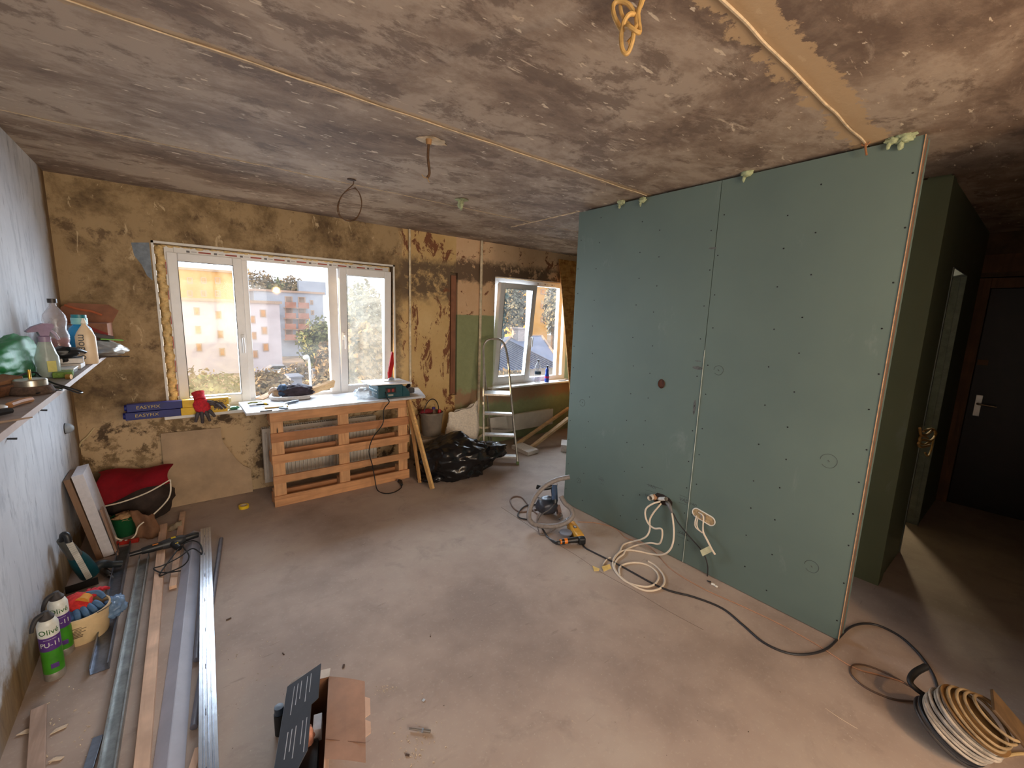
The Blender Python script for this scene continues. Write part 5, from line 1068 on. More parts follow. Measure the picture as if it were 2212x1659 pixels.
# planks and bits at the near left
a, b = FP(84, 1530, 0.010), FP(76, 1700, 0.010)
o = MB().beam(b, a, 0.046, 0.018, (0, 0, 1), 0.002).build('plank_offcut', wood('grey_plank', (178, 150, 132), (150, 122, 104), 1)); tag(o, 'short grey brown plank on the floor at the lower left', 'plank')
a, b = FP(430, 1617, 0.010), FP(405, 1700, 0.010)
o = MB().beam(b, a, 0.026, 0.018, (0, 0, 1), 0.002).build('timber_batten', mPineL); tag(o, 'short pale batten end at the bottom edge beside the bright channel', 'batten')
a, b = FP(212, 1592, 0.006), FP(182, 1690, 0.006)
o = MB().beam(b, a, 0.030, 0.010, (0, 0, 1), 0.001).build('steel_offcut', mStl2); tag(o, 'dark flat steel offcut at the lower left beside the dusty channel', 'metal offcut')
# ------------------------------------------------------------------ tool pile at the far edge of the partition
mHose = M('grey_hose', (132, 124, 120), 0.5, 0, 0.12, 50); mNavy = M('navy_tool', (58, 78, 108), 0.35, 0, 0.15)
C0 = FP(1192, 1140, 0.03); nC = Vector((-0.70, -0.70, 0.75)).normalized()
def HP(px, py, dz=0.0):
    p = PL(px, py, C0, nC); p.z = max(0.025, p.z+dz); return p
o = MB().tube([HP(1232, 1030), HP(1205, 1036), HP(1178, 1050), HP(1158, 1072), HP(1147, 1098), HP(1145, 1118), HP(1155, 1131), HP(1178, 1136), HP(1205, 1135), HP(1228, 1126), HP(1239, 1112), HP(1235, 1098), HP(1222, 1086), HP(1214, 1072)], 0.0195, 12, 6).build('vacuum_hose', mHose, None, True)
o.data.transform(Matrix.Translation((-0.01, 0, 0))); tag(o, 'grey ribbed hose coiled on the tools at the far partition edge', 'hose')
bb = FP(1190, 1118, 0)
t = thing('mixer_drill', 'dark blue power tool inside the hose coil on the floor', 'power tool', bb)
u0, u1 = HP(1196, 1058, 0.0)+Vector((0.06, 0.06, 0)), HP(1198, 1090)+Vector((0.06, 0.06, 0))
MB().cyl(u0, u1, 0.028, 0.026, 18).build('motor_body', mNavy, t, True)
MB().cyl(u0+(u0-u1)*0.10, u0, 0.033, 0.031, 18).build('collar', M('collar_grey', (150, 152, 160), 0.4), t, True)
MB().cyl(u1, u1+(u1-u0)*0.25, 0.026, 0.018, 16).build('tail_cap', mBlack, t, True)
MB().tube([u0, HP(1175, 1062)+Vector((0.05, 0.05, 0)), HP(1158, 1057)+Vector((0.04, 0.04, 0))], [0.022, 0.018, 0.018], 10, 4).build('side_handle', mBlack, t, True)
MB().blob(Vector((bb.x+0.02, bb.y+0.08, 0.075)), (0.10, 0.09, 0.075), 4, 0.12, 1.6, 3, None, 0.002).build('gear_case', M('case_dark', (62, 64, 74), 0.4, 0.2, 0.2), t, True, sharp=80)
MB().tube([HP(1170, 1085)+Vector((0.03, 0.03, 0)), HP(1160, 1078)+Vector((0.03, 0.03, 0)), HP(1163, 1072)+Vector((0.03, 0.03, 0))], 0.008, 8, 3).build('metal_hook', mSteel, t, True)
MB().tube([u1+(u1-u0)*0.2, HP(1188, 1100), HP(1170, 1112), HP(1160, 1128, 0.0)], 0.0045, 8, 5).build('power_cord', M('cord_grey', (84, 80, 80), 0.5), t, True)
pc = FP(1206, 1108, 0.0); t = thing('plug_adapter', 'pinkish adapter plug lying in the hose coil', 'adapter', pc)
MB().box(pc+vz(0.03), (0.034, 0.075, 0.05), (0.5, 0, -0.5), 0.006).build('adapter_body', M('adapter_beige', (150, 124, 116), 0.5), t)
MB().tube([pc+Vector((-0.01, -0.045, 0.02)), pc+Vector((-0.03, -0.08, 0.010)), pc+Vector((-0.09, -0.10, 0.006))], 0.004, 8, 4).build('cord', M('cord_grey2', (120, 112, 108), 0.5), t, True)
mCab = M('black_cable', (44, 42, 44), 0.5); mCabG = M('grey_brown_cable', (120, 98, 88), 0.55)
o = MB().tube([FP(*p, 0.006) for p in ((1160, 1110), (1142, 1092), (1128, 1075), (1112, 1072), (1102, 1080), (1108, 1095), (1122, 1105), (1140, 1104), (1160, 1100))], 0.0055, 8, 6).build('floor_cable', mCabG, None, True); tag(o, 'brown grey cable looping left of the hose coil', 'cable')
o = MB().tube([FP(*p, 0.007) for p in ((1165, 1090), (1135, 1093), (1120, 1108), (1122, 1118), (1145, 1124), (1170, 1140), (1185, 1162), (1205, 1176), (1225, 1172), (1232, 1155), (1222, 1145), (1208, 1150))], 0.0055, 8, 6).build('floor_cable', mCab, None, True); tag(o, 'black cable looped in front of the hose coil', 'cable')
o = MB().tube([HP(1165, 1115, 0.03), HP(1160, 1130, 0.02), FP(1163, 1145, 0.02), FP(1168, 1155, 0.008), FP(1190, 1150, 0.008), FP(1210, 1132, 0.05), FP(1228, 1118, 0.06)], 0.005, 8, 6).build('floor_cable', M('pale_grey_cable', (104, 98, 98), 0.5), None, True); tag(o, 'grey cable crossing over the hose coil', 'cable')
# yellow sander / grinder
yc = FP(1242, 1160, 0); t = thing('angle_grinder', 'yellow and black power tool lying below the hose coil', 'power tool', yc)
a, b = FP(1232, 1132, 0.04), FP(1254, 1164, 0.035)
MB().beam(a, b, 0.062, 0.06, (0, 0, 1), 0.012).build('yellow_body', M('tool_yellow', (214, 156, 52), 0.4, 0, 0.12), t)
MB().beam(a+(a-b)*0.22, a, 0.05, 0.055, (0, 0, 1), 0.012).build('motor_cap', mBlack, t)
MB().beam(b, b+(b-a)*0.2, 0.056, 0.055, (0, 0, 1), 0.014).build('head', mBlack, t)
q = a.lerp(b, 0.45)+vz(0.031); MB().box(q, (0.034, 0.026, 0.003), frame(b-a), 0.0005).build('badge', M('badge_dark', (60, 56, 60), 0.4), t)
MB().box(q+vz(0.001), (0.024, 0.017, 0.003), frame(b-a), 0.0005).build('badge_plate', M('badge_silver', (180, 180, 190), 0.4), t)
h0, h1 = FP(1258, 1164, 0.035), FP(1212, 1170, 0.030)
MB().tube([h0, h0.lerp(h1, 0.5), h1], [0.026, 0.021, 0.017], 12, 3).build('handle', mBlack, t, True)
MB().cyl(h0.lerp(h1, 0.72)+vz(0.001), h0.lerp(h1, 0.86)+vz(0.001), 0.0215, 0.020, 12).build('orange_band', M('tool_orange', (226, 126, 30), 0.4), t, True)
MB().cyl(h0.lerp(h1, 0.98), h0.lerp(h1, 1.05), 0.0185, 0.018, 12).build('orange_band', _MC['tool_orange'], t, True)
dc = FP(1222, 1152, 0.03); MB().cyl(dc, dc+vz(0.012), 0.050, 0.050, 24).build('sanding_pad', M('pad_grey', (120, 122, 134), 0.6), t, True)
MB().tube([h1, h1+(h1-h0)*0.2, FP(1192, 1166, 0.012), FP(1180, 1158, 0.006)], [0.010, 0.008, 0.005, 0.005], 8, 4).build('cord_sleeve', mBlack, t, True)
# ------------------------------------------------------------------ long cables across the floor
o = MB().tube([FP(*p, 0.006) for p in ((1257, 1172), (1264, 1183), (1280, 1192), (1340, 1222), (1430, 1270), (1500, 1290), (1560, 1314), (1605, 1350), (1650, 1388), (1700, 1410), (1745, 1413), (1785, 1402), (1812, 1378), (1835, 1356), (1865, 1347), (1900, 1352), (1945, 1375), (1985, 1412), (2012, 1450), (2024, 1480), (2026, 1502))], 0.006, 8, 6).build('extension_cable', mCab, None, True); tag(o, 'long black extension cable running from the tools to the reel', 'cable')
o = MB().tube([FP(*p, 0.004) for p in ((1248, 1127), (1290, 1130), (1330, 1142), (1352, 1162), (1385, 1172), (1415, 1192), (1450, 1230), (1520, 1272), (1600, 1308), (1680, 1346), (1760, 1390), (1840, 1440), (1900, 1458), (1955, 1476), (2000, 1508))], 0.0032, 6, 6).build('twine', M('tan_cord', (176, 132, 104), 0.6), None, True); tag(o, 'thin tan cord running along the partition foot to the reel', 'cord')
o = MB().tube([FP(*p, 0.004) for p in ((2000, 1516), (1940, 1512), (1900, 1500), (1862, 1480), (1840, 1458), (1838, 1442), (1850, 1435), (1880, 1440), (1930, 1462), (1975, 1488))], 0.0042, 6, 6).build('floor_cable', M('brown_cable', (92, 72, 60), 0.5), None, True); tag(o, 'dark loop of cable lying left of the cable reel', 'cable')
# ------------------------------------------------------------------ sockets in the partition with white cables
mWC = M('white_cable', (222, 206, 186), 0.5, 0, 0.04)
zz = lambda x, y: (1250+x*0.18079, 1020+y*0.18079)
def onB(x, y, d=0.02): return XP(*zz(x, y), BX-d)
def onW(x, y, d=0.075):
    p = onB(x, y, d); return p if p.z > 0.007 else onF(x, y)
def onF(x, y, z=0.006): return FP(*zz(x, y), z)
sk = thing('cable_outlet', 'hole in the partition with conduit stubs and white cables', 'cable outlet', XP(1422, 1080, BX))
MB().prism([(onB(x, y, 0).y, onB(x, y, 0).z) for (x, y) in ((905, 270), (940, 245), (1010, 265), (1085, 310), (1120, 360), (1118, 400), (1050, 400), (960, 375), (900, 345), (885, 300))], -0.002, cols((0, 1, 0), (0, 0, 1), (1, 0, 0)), (BX-0.0005, 0, 0)).build('cut_hole', M('hole_dark', (44, 32, 28), 0.9), sk)
for (x0, y0, x1, y1, r, mt) in ((890, 290, 850, 310, 0.020, mWhite), (960, 320, 1045, 318, 0.014, mWhite)):
    a, b = onB(x0, y0, -0.01), onB(x1, y1, 0.05)
    MB().tube([a, b], r, 14, 1, cap=False).tube([a, b], r*0.8, 14, 1, cap=False).build('conduit_stub', mt, sk, True)
MB().tube([onB(1060, 360, 0.0), onB(1085, 400, 0.03), onB(1105, 455, 0.035), onB(1112, 480, 0.03)], [0.016, 0.014, 0.010, 0.009], 10, 4).build('grey_conduit', M('conduit_grey', (110, 108, 108), 0.5), sk, True)
MB().blob(onB(905, 300, 0.004), (0.008, 0.028, 0.022), 2, 0.5, 3, 2).build('torn_edge', mGyp, sk, True, sharp=80)
wc = thing('white_cable', 'white cables hanging from the outlet and coiled on the floor', 'cable', FP(1385, 1245, 0))
MB().tube([onB(975, 350, 0.01), onB(890, 375, 0.05), onB(810, 430, 0.07), onB(795, 510, 0.08), onB(830, 610, 0.09), onB(900, 670, 0.10), onB(985, 675, 0.10), onB(1000, 740, 0.10), onB(985, 820, 0.10), onW(950, 858, 0.09), onW(850, 845, 0.10), onW(700, 870), onW(570, 925), onF(535, 980), onF(470, 1030), onF(435, 1090), onF(430, 1150), onF(500, 1250), onF(640, 1350), onF(780, 1410), onF(900, 1412), onF(990, 1375), onF(1028, 1300), onF(1000, 1210), onF(920, 1120), onF(830, 1065)], 0.0062, 8, 6).build('strand', mWC, wc, True)
MB().tube([onB(985, 375, 0.01), onB(955, 410, 0.03), onB(890, 490, 0.05), onB(850, 570, 0.06), onB(850, 680, 0.08), onB(815, 760, 0.10), onW(740, 805, 0.10), onW(620, 835), onW(530, 870), onW(490, 950), onF(425, 1020), onF(410, 1110), onF(450, 1200), onF(550, 1300), onF(680, 1350), onF(820, 1368), onF(910, 1335), onF(955, 1260), onF(920, 1180), onF(820, 1110), onF(690, 1080), onF(560, 1095), onF(490, 1140), onF(490, 1220)], 0.0062, 8, 6).build('strand', mWC, wc, True)
MB().tube([onB(1113, 478, 0.03), onB(1130, 600, 0.04), onB(1138, 720, 0.06), onB(1125, 850, 0.09), onW(1080, 940, 0.10), onW(1000, 985, 0.10), onW(880, 980), onW(720, 945), onF(590, 930), onF(500, 950), onF(440, 1010), onF(415, 1060)], 0.0062, 8, 6).build('strand', mWC, wc, True)
MB().tube([onF(290, 1110), onF(320, 1060), onF(360, 1025), onF(385, 1022)], 0.0045, 8, 5).build('strand', mWC, wc, True)
mTag = M('masking_tape', (216, 190, 120), 0.7)
for (q, lab, mir) in (([(275, 1130), (370, 1100), (390, 1150), (300, 1190)], 0, 1), ([(165, 1120), (250, 1155), (240, 1180), (185, 1185)], 0, 0)):
    P_ = [onF(x, y, 0.004+0.016*(k in (0, 1))) for k, (x, y) in enumerate(q)]
    MB().loft([P_, [p+vz(0.0015) for p in P_]]).build('tape_tag', mTag, wc)
o = MB().tube([onB(1128, 490, 0.032), onB(1180, 590, 0.03), onB(1265, 700, 0.025), onB(1370, 820, 0.02), onB(1460, 925, 0.02), onB(1515, 1020, 0.02), onB(1540, 1120, 0.018), onB(1540, 1220, 0.015), onB(1530, 1285, 0.012), onF(1545, 1300, 0.006), onF(1580, 1310, 0.006)], 0.0042, 8, 6).build('wall_cable', mCab, None, True); tag(o, 'thin black cable running down the partition between the outlets', 'cable')
c = onF(1590, 1335, 0.008); o = MB().cyl(c, c+Vector((0.0, -0.02, 0.004)), 0.008, 0.006, 10).blob(c+Vector((0.0, -0.03, 0)), (0.008, 0.010, 0.006), 2, 0.3, 2, 3).build('cable_clip', mWhite, None, True); tag(o, 'small white clip on the floor at the foot of the partition', 'clip')
s2 = thing('socket_box', 'double white socket box frame in the partition with hanging cable', 'socket', onB(1495, 535, 0))
cA, cB = onB(1415, 485, 0), onB(1575, 580, 0); rr = 0.034
u = Vector((0, cB.y-cA.y, cB.z-cA.z)); L_ = u.length; u.normalize(); v = Vector((0, -u.z, u.y))
def stad(r, d, n=12): return [cA + v*(math.cos(a)*r) - u*(math.sin(a)*r) + Vector((-d, 0, 0)) for a in [PI*k/n for k in range(n+1)]] + [cB - v*(math.cos(a)*r) + u*(math.sin(a)*r) + Vector((-d, 0, 0)) for a in [PI*k/n for k in range(n+1)]]
MB().loft([stad(rr, 0.0), stad(rr, 0.005), stad(rr-0.005, 0.006), stad(rr-0.006, 0.001)], False).build('rim', mWhite, s2, True, sharp=50)
MB().loft([stad(rr-0.006, 0.0012), stad(rr-0.006, 0.0016)]).build('box_inside', M('box_beige', (176, 150, 112), 0.7, 0, 0.25, 40), s2)
for (k_, w2) in ((0.35, 0.008), (0.60, 0.006)):
    q = cA+u*(L_*k_); MB().box(q+Vector((-0.003, 0, 0)), (0.005, w2, 0.04), None, 0.001).build('clamp', mSteel, s2)
MB().tube([onB(1435, 480, 0.01), onB(1490, 530, 0.03), onB(1485, 640, 0.04), onB(1490, 720, 0.04), onB(1540, 820, 0.045), onB(1590, 920, 0.05), onB(1630, 985, 0.05)], [0.0045, 0.0045, 0.0045, 0.006, 0.0065, 0.0065, 0.0065], 8, 6).build('cable', mWC, s2, True)
MB().tube([onB(1410, 520, 0.01), onB(1390, 600, 0.03), onB(1400, 660, 0.035), onB(1475, 722, 0.04)], 0.0045, 8, 5).tube([onB(1425, 540, 0.01), onB(1412, 620, 0.03), onB(1430, 680, 0.035), onB(1480, 725, 0.04)], 0.0045, 8, 5).build('cable_loop', mWC, s2, True)
P_ = [onB(1450, 935, 0.055), onB(1560, 880, 0.055), onB(1592, 950, 0.052), onB(1480, 1005, 0.052)]
MB().loft([P_, [p+Vector((0.0012, 0, 0)) for p in P_]]).build('tape_tag', M('pale_tape_tag', (206, 204, 168), 0.7), s2)
# ------------------------------------------------------------------ cable reel
rc = FP(2082, 1562, 0.118)
ra = Vector((0.05, -0.50, 0.87)).normalized(); RM = frame(ra)
rl = thing('cable_reel', 'dusty cable reel with pale windings at the lower right', 'cable reel', Vector((rc.x, rc.y, 0)))
def disc(mb, off, r, th): return mb.cyl(rc+ra*off, rc+ra*(off+th), r, r, 40)
disc(MB(), -0.062, 0.122, 0.006).build('flange', M('flange_dark', (40, 42, 48), 0.5, 0, 0.2), rl, True)
disc(MB(), 0.042, 0.120, 0.006).build('flange', M('flange_brown', (116, 86, 50), 0.6, 0, 0.25, 12), rl, True)
MB().cyl(rc-ra*0.06, rc+ra*0.045, 0.06, 0.06, 20).build('drum', mBlack, rl, True)
mWind = M('dusty_winding', (172, 160, 146), 0.65, 0, 0.25, 18)
for k in range(11):
    off = -0.050+0.0082*k; r = 0.112+0.007*math.sin(k*2.3); ph = k*0.7
    pts = [rc + ra*(off+0.006*math.sin(a+ph)+0.003*math.sin(2*a)) + RM @ Vector((0, math.cos(a)*r*(1+0.03*math.sin(3*a+ph)), math.sin(a)*r*(1+0.03*math.cos(2*a+ph)))) for a in [2*PI*j/14 for j in range(14)]]
    MB().tube(pts, 0.0058, 8, 4, closed=True).build('winding', mWind, rl, True)
for k in range(4):
    off = 0.054+0.010*k; r = 0.108-0.010*k; ph = k*1.3
    pts = [rc + ra*(off+0.006*math.sin(a+ph)) + Vector((0.01*k, -0.012*k, 0)) + RM @ Vector((0, math.cos(a)*r*1.05, math.sin(a)*r*0.95)) for a in [2*PI*j/14 for j in range(14)]]
    MB().tube(pts, 0.0055, 8, 4, closed=True).build('loose_winding', M('tan_winding', (150, 126, 92), 0.65, 0, 0.2, 18), rl, True)
MB().box(rc+ra*0.098+Vector((0.05, -0.06, -0.01)), (0.012, 0.14, 0.15), RM @ Matrix.Rotation(0.25, 3, 'Y'), 0.004).build('end_plate', M('plate_brown', (96, 72, 46), 0.6, 0, 0.25, 12), rl)
MB().tube([FP(2024, 1512, 0.10), FP(1995, 1500, 0.11), FP(1972, 1482, 0.13), FP(1966, 1468, 0.14), FP(1978, 1452, 0.15), FP(2000, 1440, 0.16)], [0.010, 0.010, 0.011, 0.014, 0.014], 10, 5).build('crank_handle', mDark, rl, True)
MB().tube([rc-ra*0.080+RM @ Vector((0, math.cos(a)*0.118, math.sin(a)*0.118)) for a in [2*PI*j/16 for j in range(17)]], 0.006, 8, 3).build('support_foot', M('foot_dark', (58, 54, 54), 0.5), rl, True)
o = MB().tube([FP(2150, 1640, 0.006), FP(2175, 1632, 0.006), FP(2205, 1628, 0.006), FP(2240, 1632, 0.006)], 0.006, 8, 4).build('cable_end', M('cream_cable_end', (190, 160, 110), 0.6), None, True); tag(o, 'pale cable end trailing right of the reel', 'cable')
# ------------------------------------------------------------------ hall: entrance door, knotted rope
dr = struct('door_1', (HALLW, -0.05, 0), 'dark padded entrance door with steel lever handle in the hall')
mDoor = M('dark_leatherette', (32, 16, 12), 0.45, 0, 0.3, 7, 0.3); mFrm = wood('door_frame_wood', (116, 78, 46), (84, 54, 30), 2)
MB().span(HALLW+0.02, HALLW+0.07, DY0, DY1, 0.004, DH, 0.006).build('leaf', mDoor, dr)
for (a, b) in ((DY0-0.085, DY0), (DY1, DY1+0.085)): MB().span(HALLW-0.02, HALLW+0.09, a, b, 0, DH+0.09, 0.004).build('frame_post', mFrm, dr)
MB().span(HALLW-0.02, HALLW+0.09, DY0, DY1, DH, DH+0.09, 0.004).build('frame_head', mFrm, dr)
MB().span(HALLW-0.012, HALLW, DY0-0.15, DY1+0.16, DH+0.14, DH+0.30, 0.004).build('head_board', mFrm, dr)
hp = XP(2112, 876, HALLW+0.02)
MB().box(hp+Vector((-0.004, 0, 0.0)), (0.008, 0.045, 0.20), None, 0.003).build('handle_plate', M('plate_steel', (190, 186, 178), 0.3, 0.9), dr)
MB().tube([hp+Vector((0, 0, 0.02)), hp+Vector((-0.05, 0, 0.02)), hp+Vector((-0.055, -0.03, 0.018)), hp+Vector((-0.05, -0.12, 0.012))], 0.008, 10, 4).build('lever', M('lever_steel', (150, 132, 110), 0.35, 0.8), dr, True)
c = XP(2123, 783, HALLW+0.02); MB().box(c, (0.012, 0.07, 0.05), None, 0.003).build('latch', M('latch_tan', (130, 92, 60), 0.6), dr)
kn = Vector((DO[0]+0.02, HY-0.03, 0)); 
def KP(px, py): return WP(px, py, HY-0.03)
t = thing('knotted_cable', 'bundle of tan cable knotted on the doorway stud in the hall', 'cable', KP(2000, 945))
mRope = M('tan_rope', (190, 148, 84), 0.7, 0, 0.2, 30)
MB().tube([KP(1987, 925), KP(1990, 940), KP(2003, 938), KP(2017, 928), KP(2020, 940), KP(2010, 952), KP(1992, 950), KP(1984, 958), KP(1990, 966), KP(2008, 962)], 0.008, 8, 6).build('loop', mRope, t, True)
MB().tube([KP(1995, 932), KP(2012, 926), KP(2022, 935), KP(2014, 950), KP(1998, 960), KP(1986, 955), KP(1990, 942), KP(2004, 946)], 0.007, 8, 6).build('loop', mRope, t, True)
MB().tube([KP(2016, 950), KP(2012, 970), KP(2005, 985), KP(1998, 978)], 0.006, 8, 5).build('tail', mRope, t, True)
# ------------------------------------------------------------------ open tool carton on the floor
A, KA = Vector((0.251, 1.709, 0)), Vector((0.397, 1.660, 0)); ld_ = Vector((-0.300, -0.954, 0)); BL, BH = 0.43, 0.17
Dn, KD = A+ld_*BL, KA+ld_*BL
mKraft = M('kraft_card', (208, 172, 148), 0.75, 0, 0.08, 6); mKrD = M('kraft_inside', (120, 82, 58), 0.8, 0, 0.15, 8)
mBlkC = M('black_printed_card', (58, 62, 70), 0.5, 0, 0.12, 6); mGryC = M('grey_card', (190, 192, 198), 0.6)
bxT = thing('open_carton', 'open cardboard tool box with black printed lid on the floor', 'cardboard box', (A+KD)/2)
def wallq(nm, p, q, mat, z0=0.001, z1=BH, th=0.004):
    d = (q-p).normalized(); MB().beam(Vector((p.x, p.y, (z0+z1)/2)), Vector((q.x, q.y, (z0+z1)/2)), th, z1-z0).build(nm, mat, bxT)
wallq('side_wall', A, Dn, mBlkC); wallq('side_wall', KA, KD, mKraft); wallq('end_wall', A, KA, mKrD); wallq('end_wall', Dn, KD, mKrD)
MB().loft([[Vector((p.x, p.y, 0.001)) for p in (A, KA, KD, Dn)], [Vector((p.x, p.y, 0.005)) for p in (A, KA, KD, Dn)]]).build('bottom', mKrD, bxT)
kq = [FP(711, 1462, BH), FP(788, 1468, BH), FP(790, 1644, BH), FP(701, 1641, BH)]
P_ = [kq[0].lerp(kq[3], k/8)+vz(0.001) for k in range(9)]; Q_ = [kq[1].lerp(kq[2], k/8)-vz(0.012) for k in range(9)]
mb = MB().sheet(lambda u, v: (kq[0].lerp(kq[3], u)).lerp(kq[1].lerp(kq[2], u), v)+vz(0.002-0.010*v+0.004*math.sin(PI*v)), 10, 6, 0.004); mb.build('kraft_flap', mKraft, bxT)
cr = kq[0].lerp(kq[3], 0.80)+vz(0.0045); cr2 = kq[1].lerp(kq[2], 0.80)-vz(0.004)
MB().beam(cr, cr2, 0.002, 0.001).build('crease', mKrD, bxT)
e0, e1 = kq[1].lerp(kq[2], 0.22)-vz(0.008), kq[1].lerp(kq[2], 0.72)-vz(0.008)
for (f0, f1) in ((0.0, 0.54), (0.60, 1.0)):
    MB().loft([[e0.lerp(e1, f0), e0.lerp(e1, f1), e0.lerp(e1, f1-0.08)+Vector((0.018, -0.006, -0.004)), e0.lerp(e1, f0+0.06)+Vector((0.018, -0.006, -0.004))], [p-vz(0.003) for p in (e0.lerp(e1, f0), e0.lerp(e1, f1), e0.lerp(e1, f1-0.08)+Vector((0.018, -0.006, -0.004)), e0.lerp(e1, f0+0.06)+Vector((0.018, -0.006, -0.004)))]]).build('tuck_tab', mKraft, bxT)
# black lid leaning over the box
la, lb, lc, ld2 = FP(621, 1483, BH), FP(693, 1433, 0.25), FP(664, 1619, 0.25), A+ld_*0.52+vz(BH)
l1, l2 = FP(687, 1507, 0.25), FP(672, 1521, 0.235)
nrm = (lb-la).cross(ld2-la).normalized(); nrm = nrm if nrm.z > 0 else -nrm
l1, l2, lc = PL(687, 1507, la, nrm), PL(672, 1521, la, nrm), PL(664, 1619, la, nrm)
pl_ = [la, lb, l1, l2, lc, ld2]
lid = MB().loft([pl_, [p-nrm*0.003 for p in pl_]]).build('black_lid', mBlkC, bxT)
lx = (ld2-la).normalized(); ly = nrm.cross(lx).normalized()
ly = ly if (lb-la).dot(ly) > 0 else -ly
for row in range(2):
    for k in range(5):
        st = la + lx*(0.03+0.20*row) + ly*(0.035+0.016*k+(0.01 if k > 2 else 0)); L2 = (0.13, 0.10, 0.085, 0.12, 0.09)[(k+row) % 5]
        MB().beam(st+nrm*0.0006, st+lx*L2+nrm*0.0006, 0.0028, 0.0008, nrm).build('print_line', mGryC, lid)
fe = [A+vz(BH), KA+vz(BH), FP(714, 1443, BH+0.02), FP(660, 1455, BH+0.02), FP(634, 1466, BH+0.015)]
MB().loft([fe, [p-vz(0.002) for p in fe]]).build('white_end_flap', mGryC, bxT)
o = MB().blob((0.265, 1.50, 0.115), (0.030, 0.045, 0.045), 3, 0.4, 2.5, 4).build('paper_packet', M('packet_red_cream', (186, 130, 108), 0.6, 0, 0.4, 22), None, True, sharp=80); tag(o, 'crumpled reddish packet inside the open carton', 'packet')
o = MB().box((0.315, 1.52, 0.105), (0.03, 0.07, 0.05), (0, 0, -0.3), 0.002).build('folded_leaflet', M('leaflet_white', (206, 206, 210), 0.6)); tag(o, 'folded white leaflet inside the open carton', 'leaflet')
o = MB().box((0.255, 1.42, 0.075), (0.07, 0.14, 0.06), (0, 0, -0.3), 0.01).build('tool_case', mBlack); tag(o, 'black plastic case lying inside the open carton', 'case')
c = FP(598, 1577, 0.0); t = thing('dark_bottle', 'small black ribbed bottle standing left of the open carton', 'bottle', Vector((c.x, c.y, 0)))
MB().lathe([(0.0, 0.0), (0.020, 0.0), (0.020, 0.09), (0.0, 0.09)], (c.x+0.01, c.y-0.02, 0), None, 18, cap=False).build('body', mDark, t, True)
MB().lathe([(0.0, 0.09), (0.017, 0.09), (0.017, 0.12), (0.0, 0.121)], (c.x+0.01, c.y-0.02, 0), None, 18, cap=False).build('ribbed_cap', M('cap_slate', (52, 66, 84), 0.4), t, True)
# bolt on the floor
a, b = FP(884, 1574, 0.008), FP(930, 1580, 0.008)
t = thing('anchor_bolt', 'steel anchor bolt lying on the floor right of the carton', 'bolt', a)
MB().cyl(a, b, 0.0042, 0.0042, 12).build('shaft', M('bolt_steel', (190, 186, 180), 0.25, 0.9), t, True)
MB().cyl(a.lerp(b, 0.6), a.lerp(b, 0.68), 0.008, 0.008, 6).build('nut', mSteel, t)
MB().cyl(a.lerp(b, 0.68), b, 0.006, 0.0065, 12).build('sleeve', _MC['bolt_steel'], t, True)
# chips, shavings and sawdust
rnd = random.Random(3); mb = MB()
def chip(px, py, s): 
    c = FP(px, py, 0); a = rnd.uniform(0, PI); mb.box((c.x, c.y, s*0.2+0.0006), (s*rnd.uniform(0.8, 2.2), s*rnd.uniform(0.4, 0.9), s*0.35), (rnd.uniform(-0.15, 0.15), rnd.uniform(-0.15, 0.15), a))
for _ in range(70): chip(rnd.gauss(900, 26), rnd.gauss(1612, 26), rnd.uniform(0.0015, 0.005))
for _ in range(40): chip(rnd.gauss(828, 14), rnd.gauss(1490, 7), rnd.uniform(0.0015, 0.004))
for _ in range(60): chip(rnd.gauss(600, 55), rnd.gauss(1430, 45), rnd.uniform(0.0015, 0.004))
for _ in range(160): chip(rnd.uniform(470, 1500), rnd.uniform(1180, 1655), rnd.uniform(0.001, 0.003))
for _ in range(40): chip(rnd.uniform(90, 200), rnd.uniform(1470, 1655), rnd.uniform(0.002, 0.006))
o = mb.build('wood_chips', M('shavings', (206, 186, 160), 0.8, 0, 0.2, 80)); tag(o, 'pale wood shavings and chips scattered over the floor', 'wood chips', None, 'stuff')
mb = MB()
for _ in range(45): chip(rnd.uniform(480, 1700), rnd.uniform(1090, 1655), rnd.uniform(0.0012, 0.003))
for (px, py, s) in ((494, 1338, 0.012), (742, 1440, 0.010), (880, 1632, 0.010), (612, 1413, 0.008), (930, 1375, 0.006)): chip(px, py, s)
o = mb.build('dark_crumbs', M('dark_crumb', (84, 64, 52), 0.9)); tag(o, 'dark crumbs of debris scattered over the floor', 'debris', None, 'stuff')
for (px, py, s, lab) in ((128, 1575, 0.026, 'pale wood flake on the floor left of the steel channels'), (122, 1640, 0.022, 'second pale flake nearest the bottom left edge'), (60, 1580, 0.03, 'curled tan flake beside the grey plank')):
    c = FP(px, py, 0.003); o = MB().prism([(-s, -s*0.25), (s*0.7, -s*0.4), (s, s*0.1), (-s*0.3, s*0.4)], 0.003, Matrix.Rotation(px*0.1, 3, 'Z'), c).build('wood_flake', M('flake', (204, 184, 160), 0.8)); tag(o, lab, 'wood flake')
c = FP(915, 1513, 0.001); o = MB().box(c+vz(0.0015), (0.012, 0.010, 0.002), (0, 0, 0.4)).build('tile_chip', M('pale_blue_chip', (186, 194, 204), 0.5)); tag(o, 'tiny pale square chip on the floor above the bolt', 'chip')
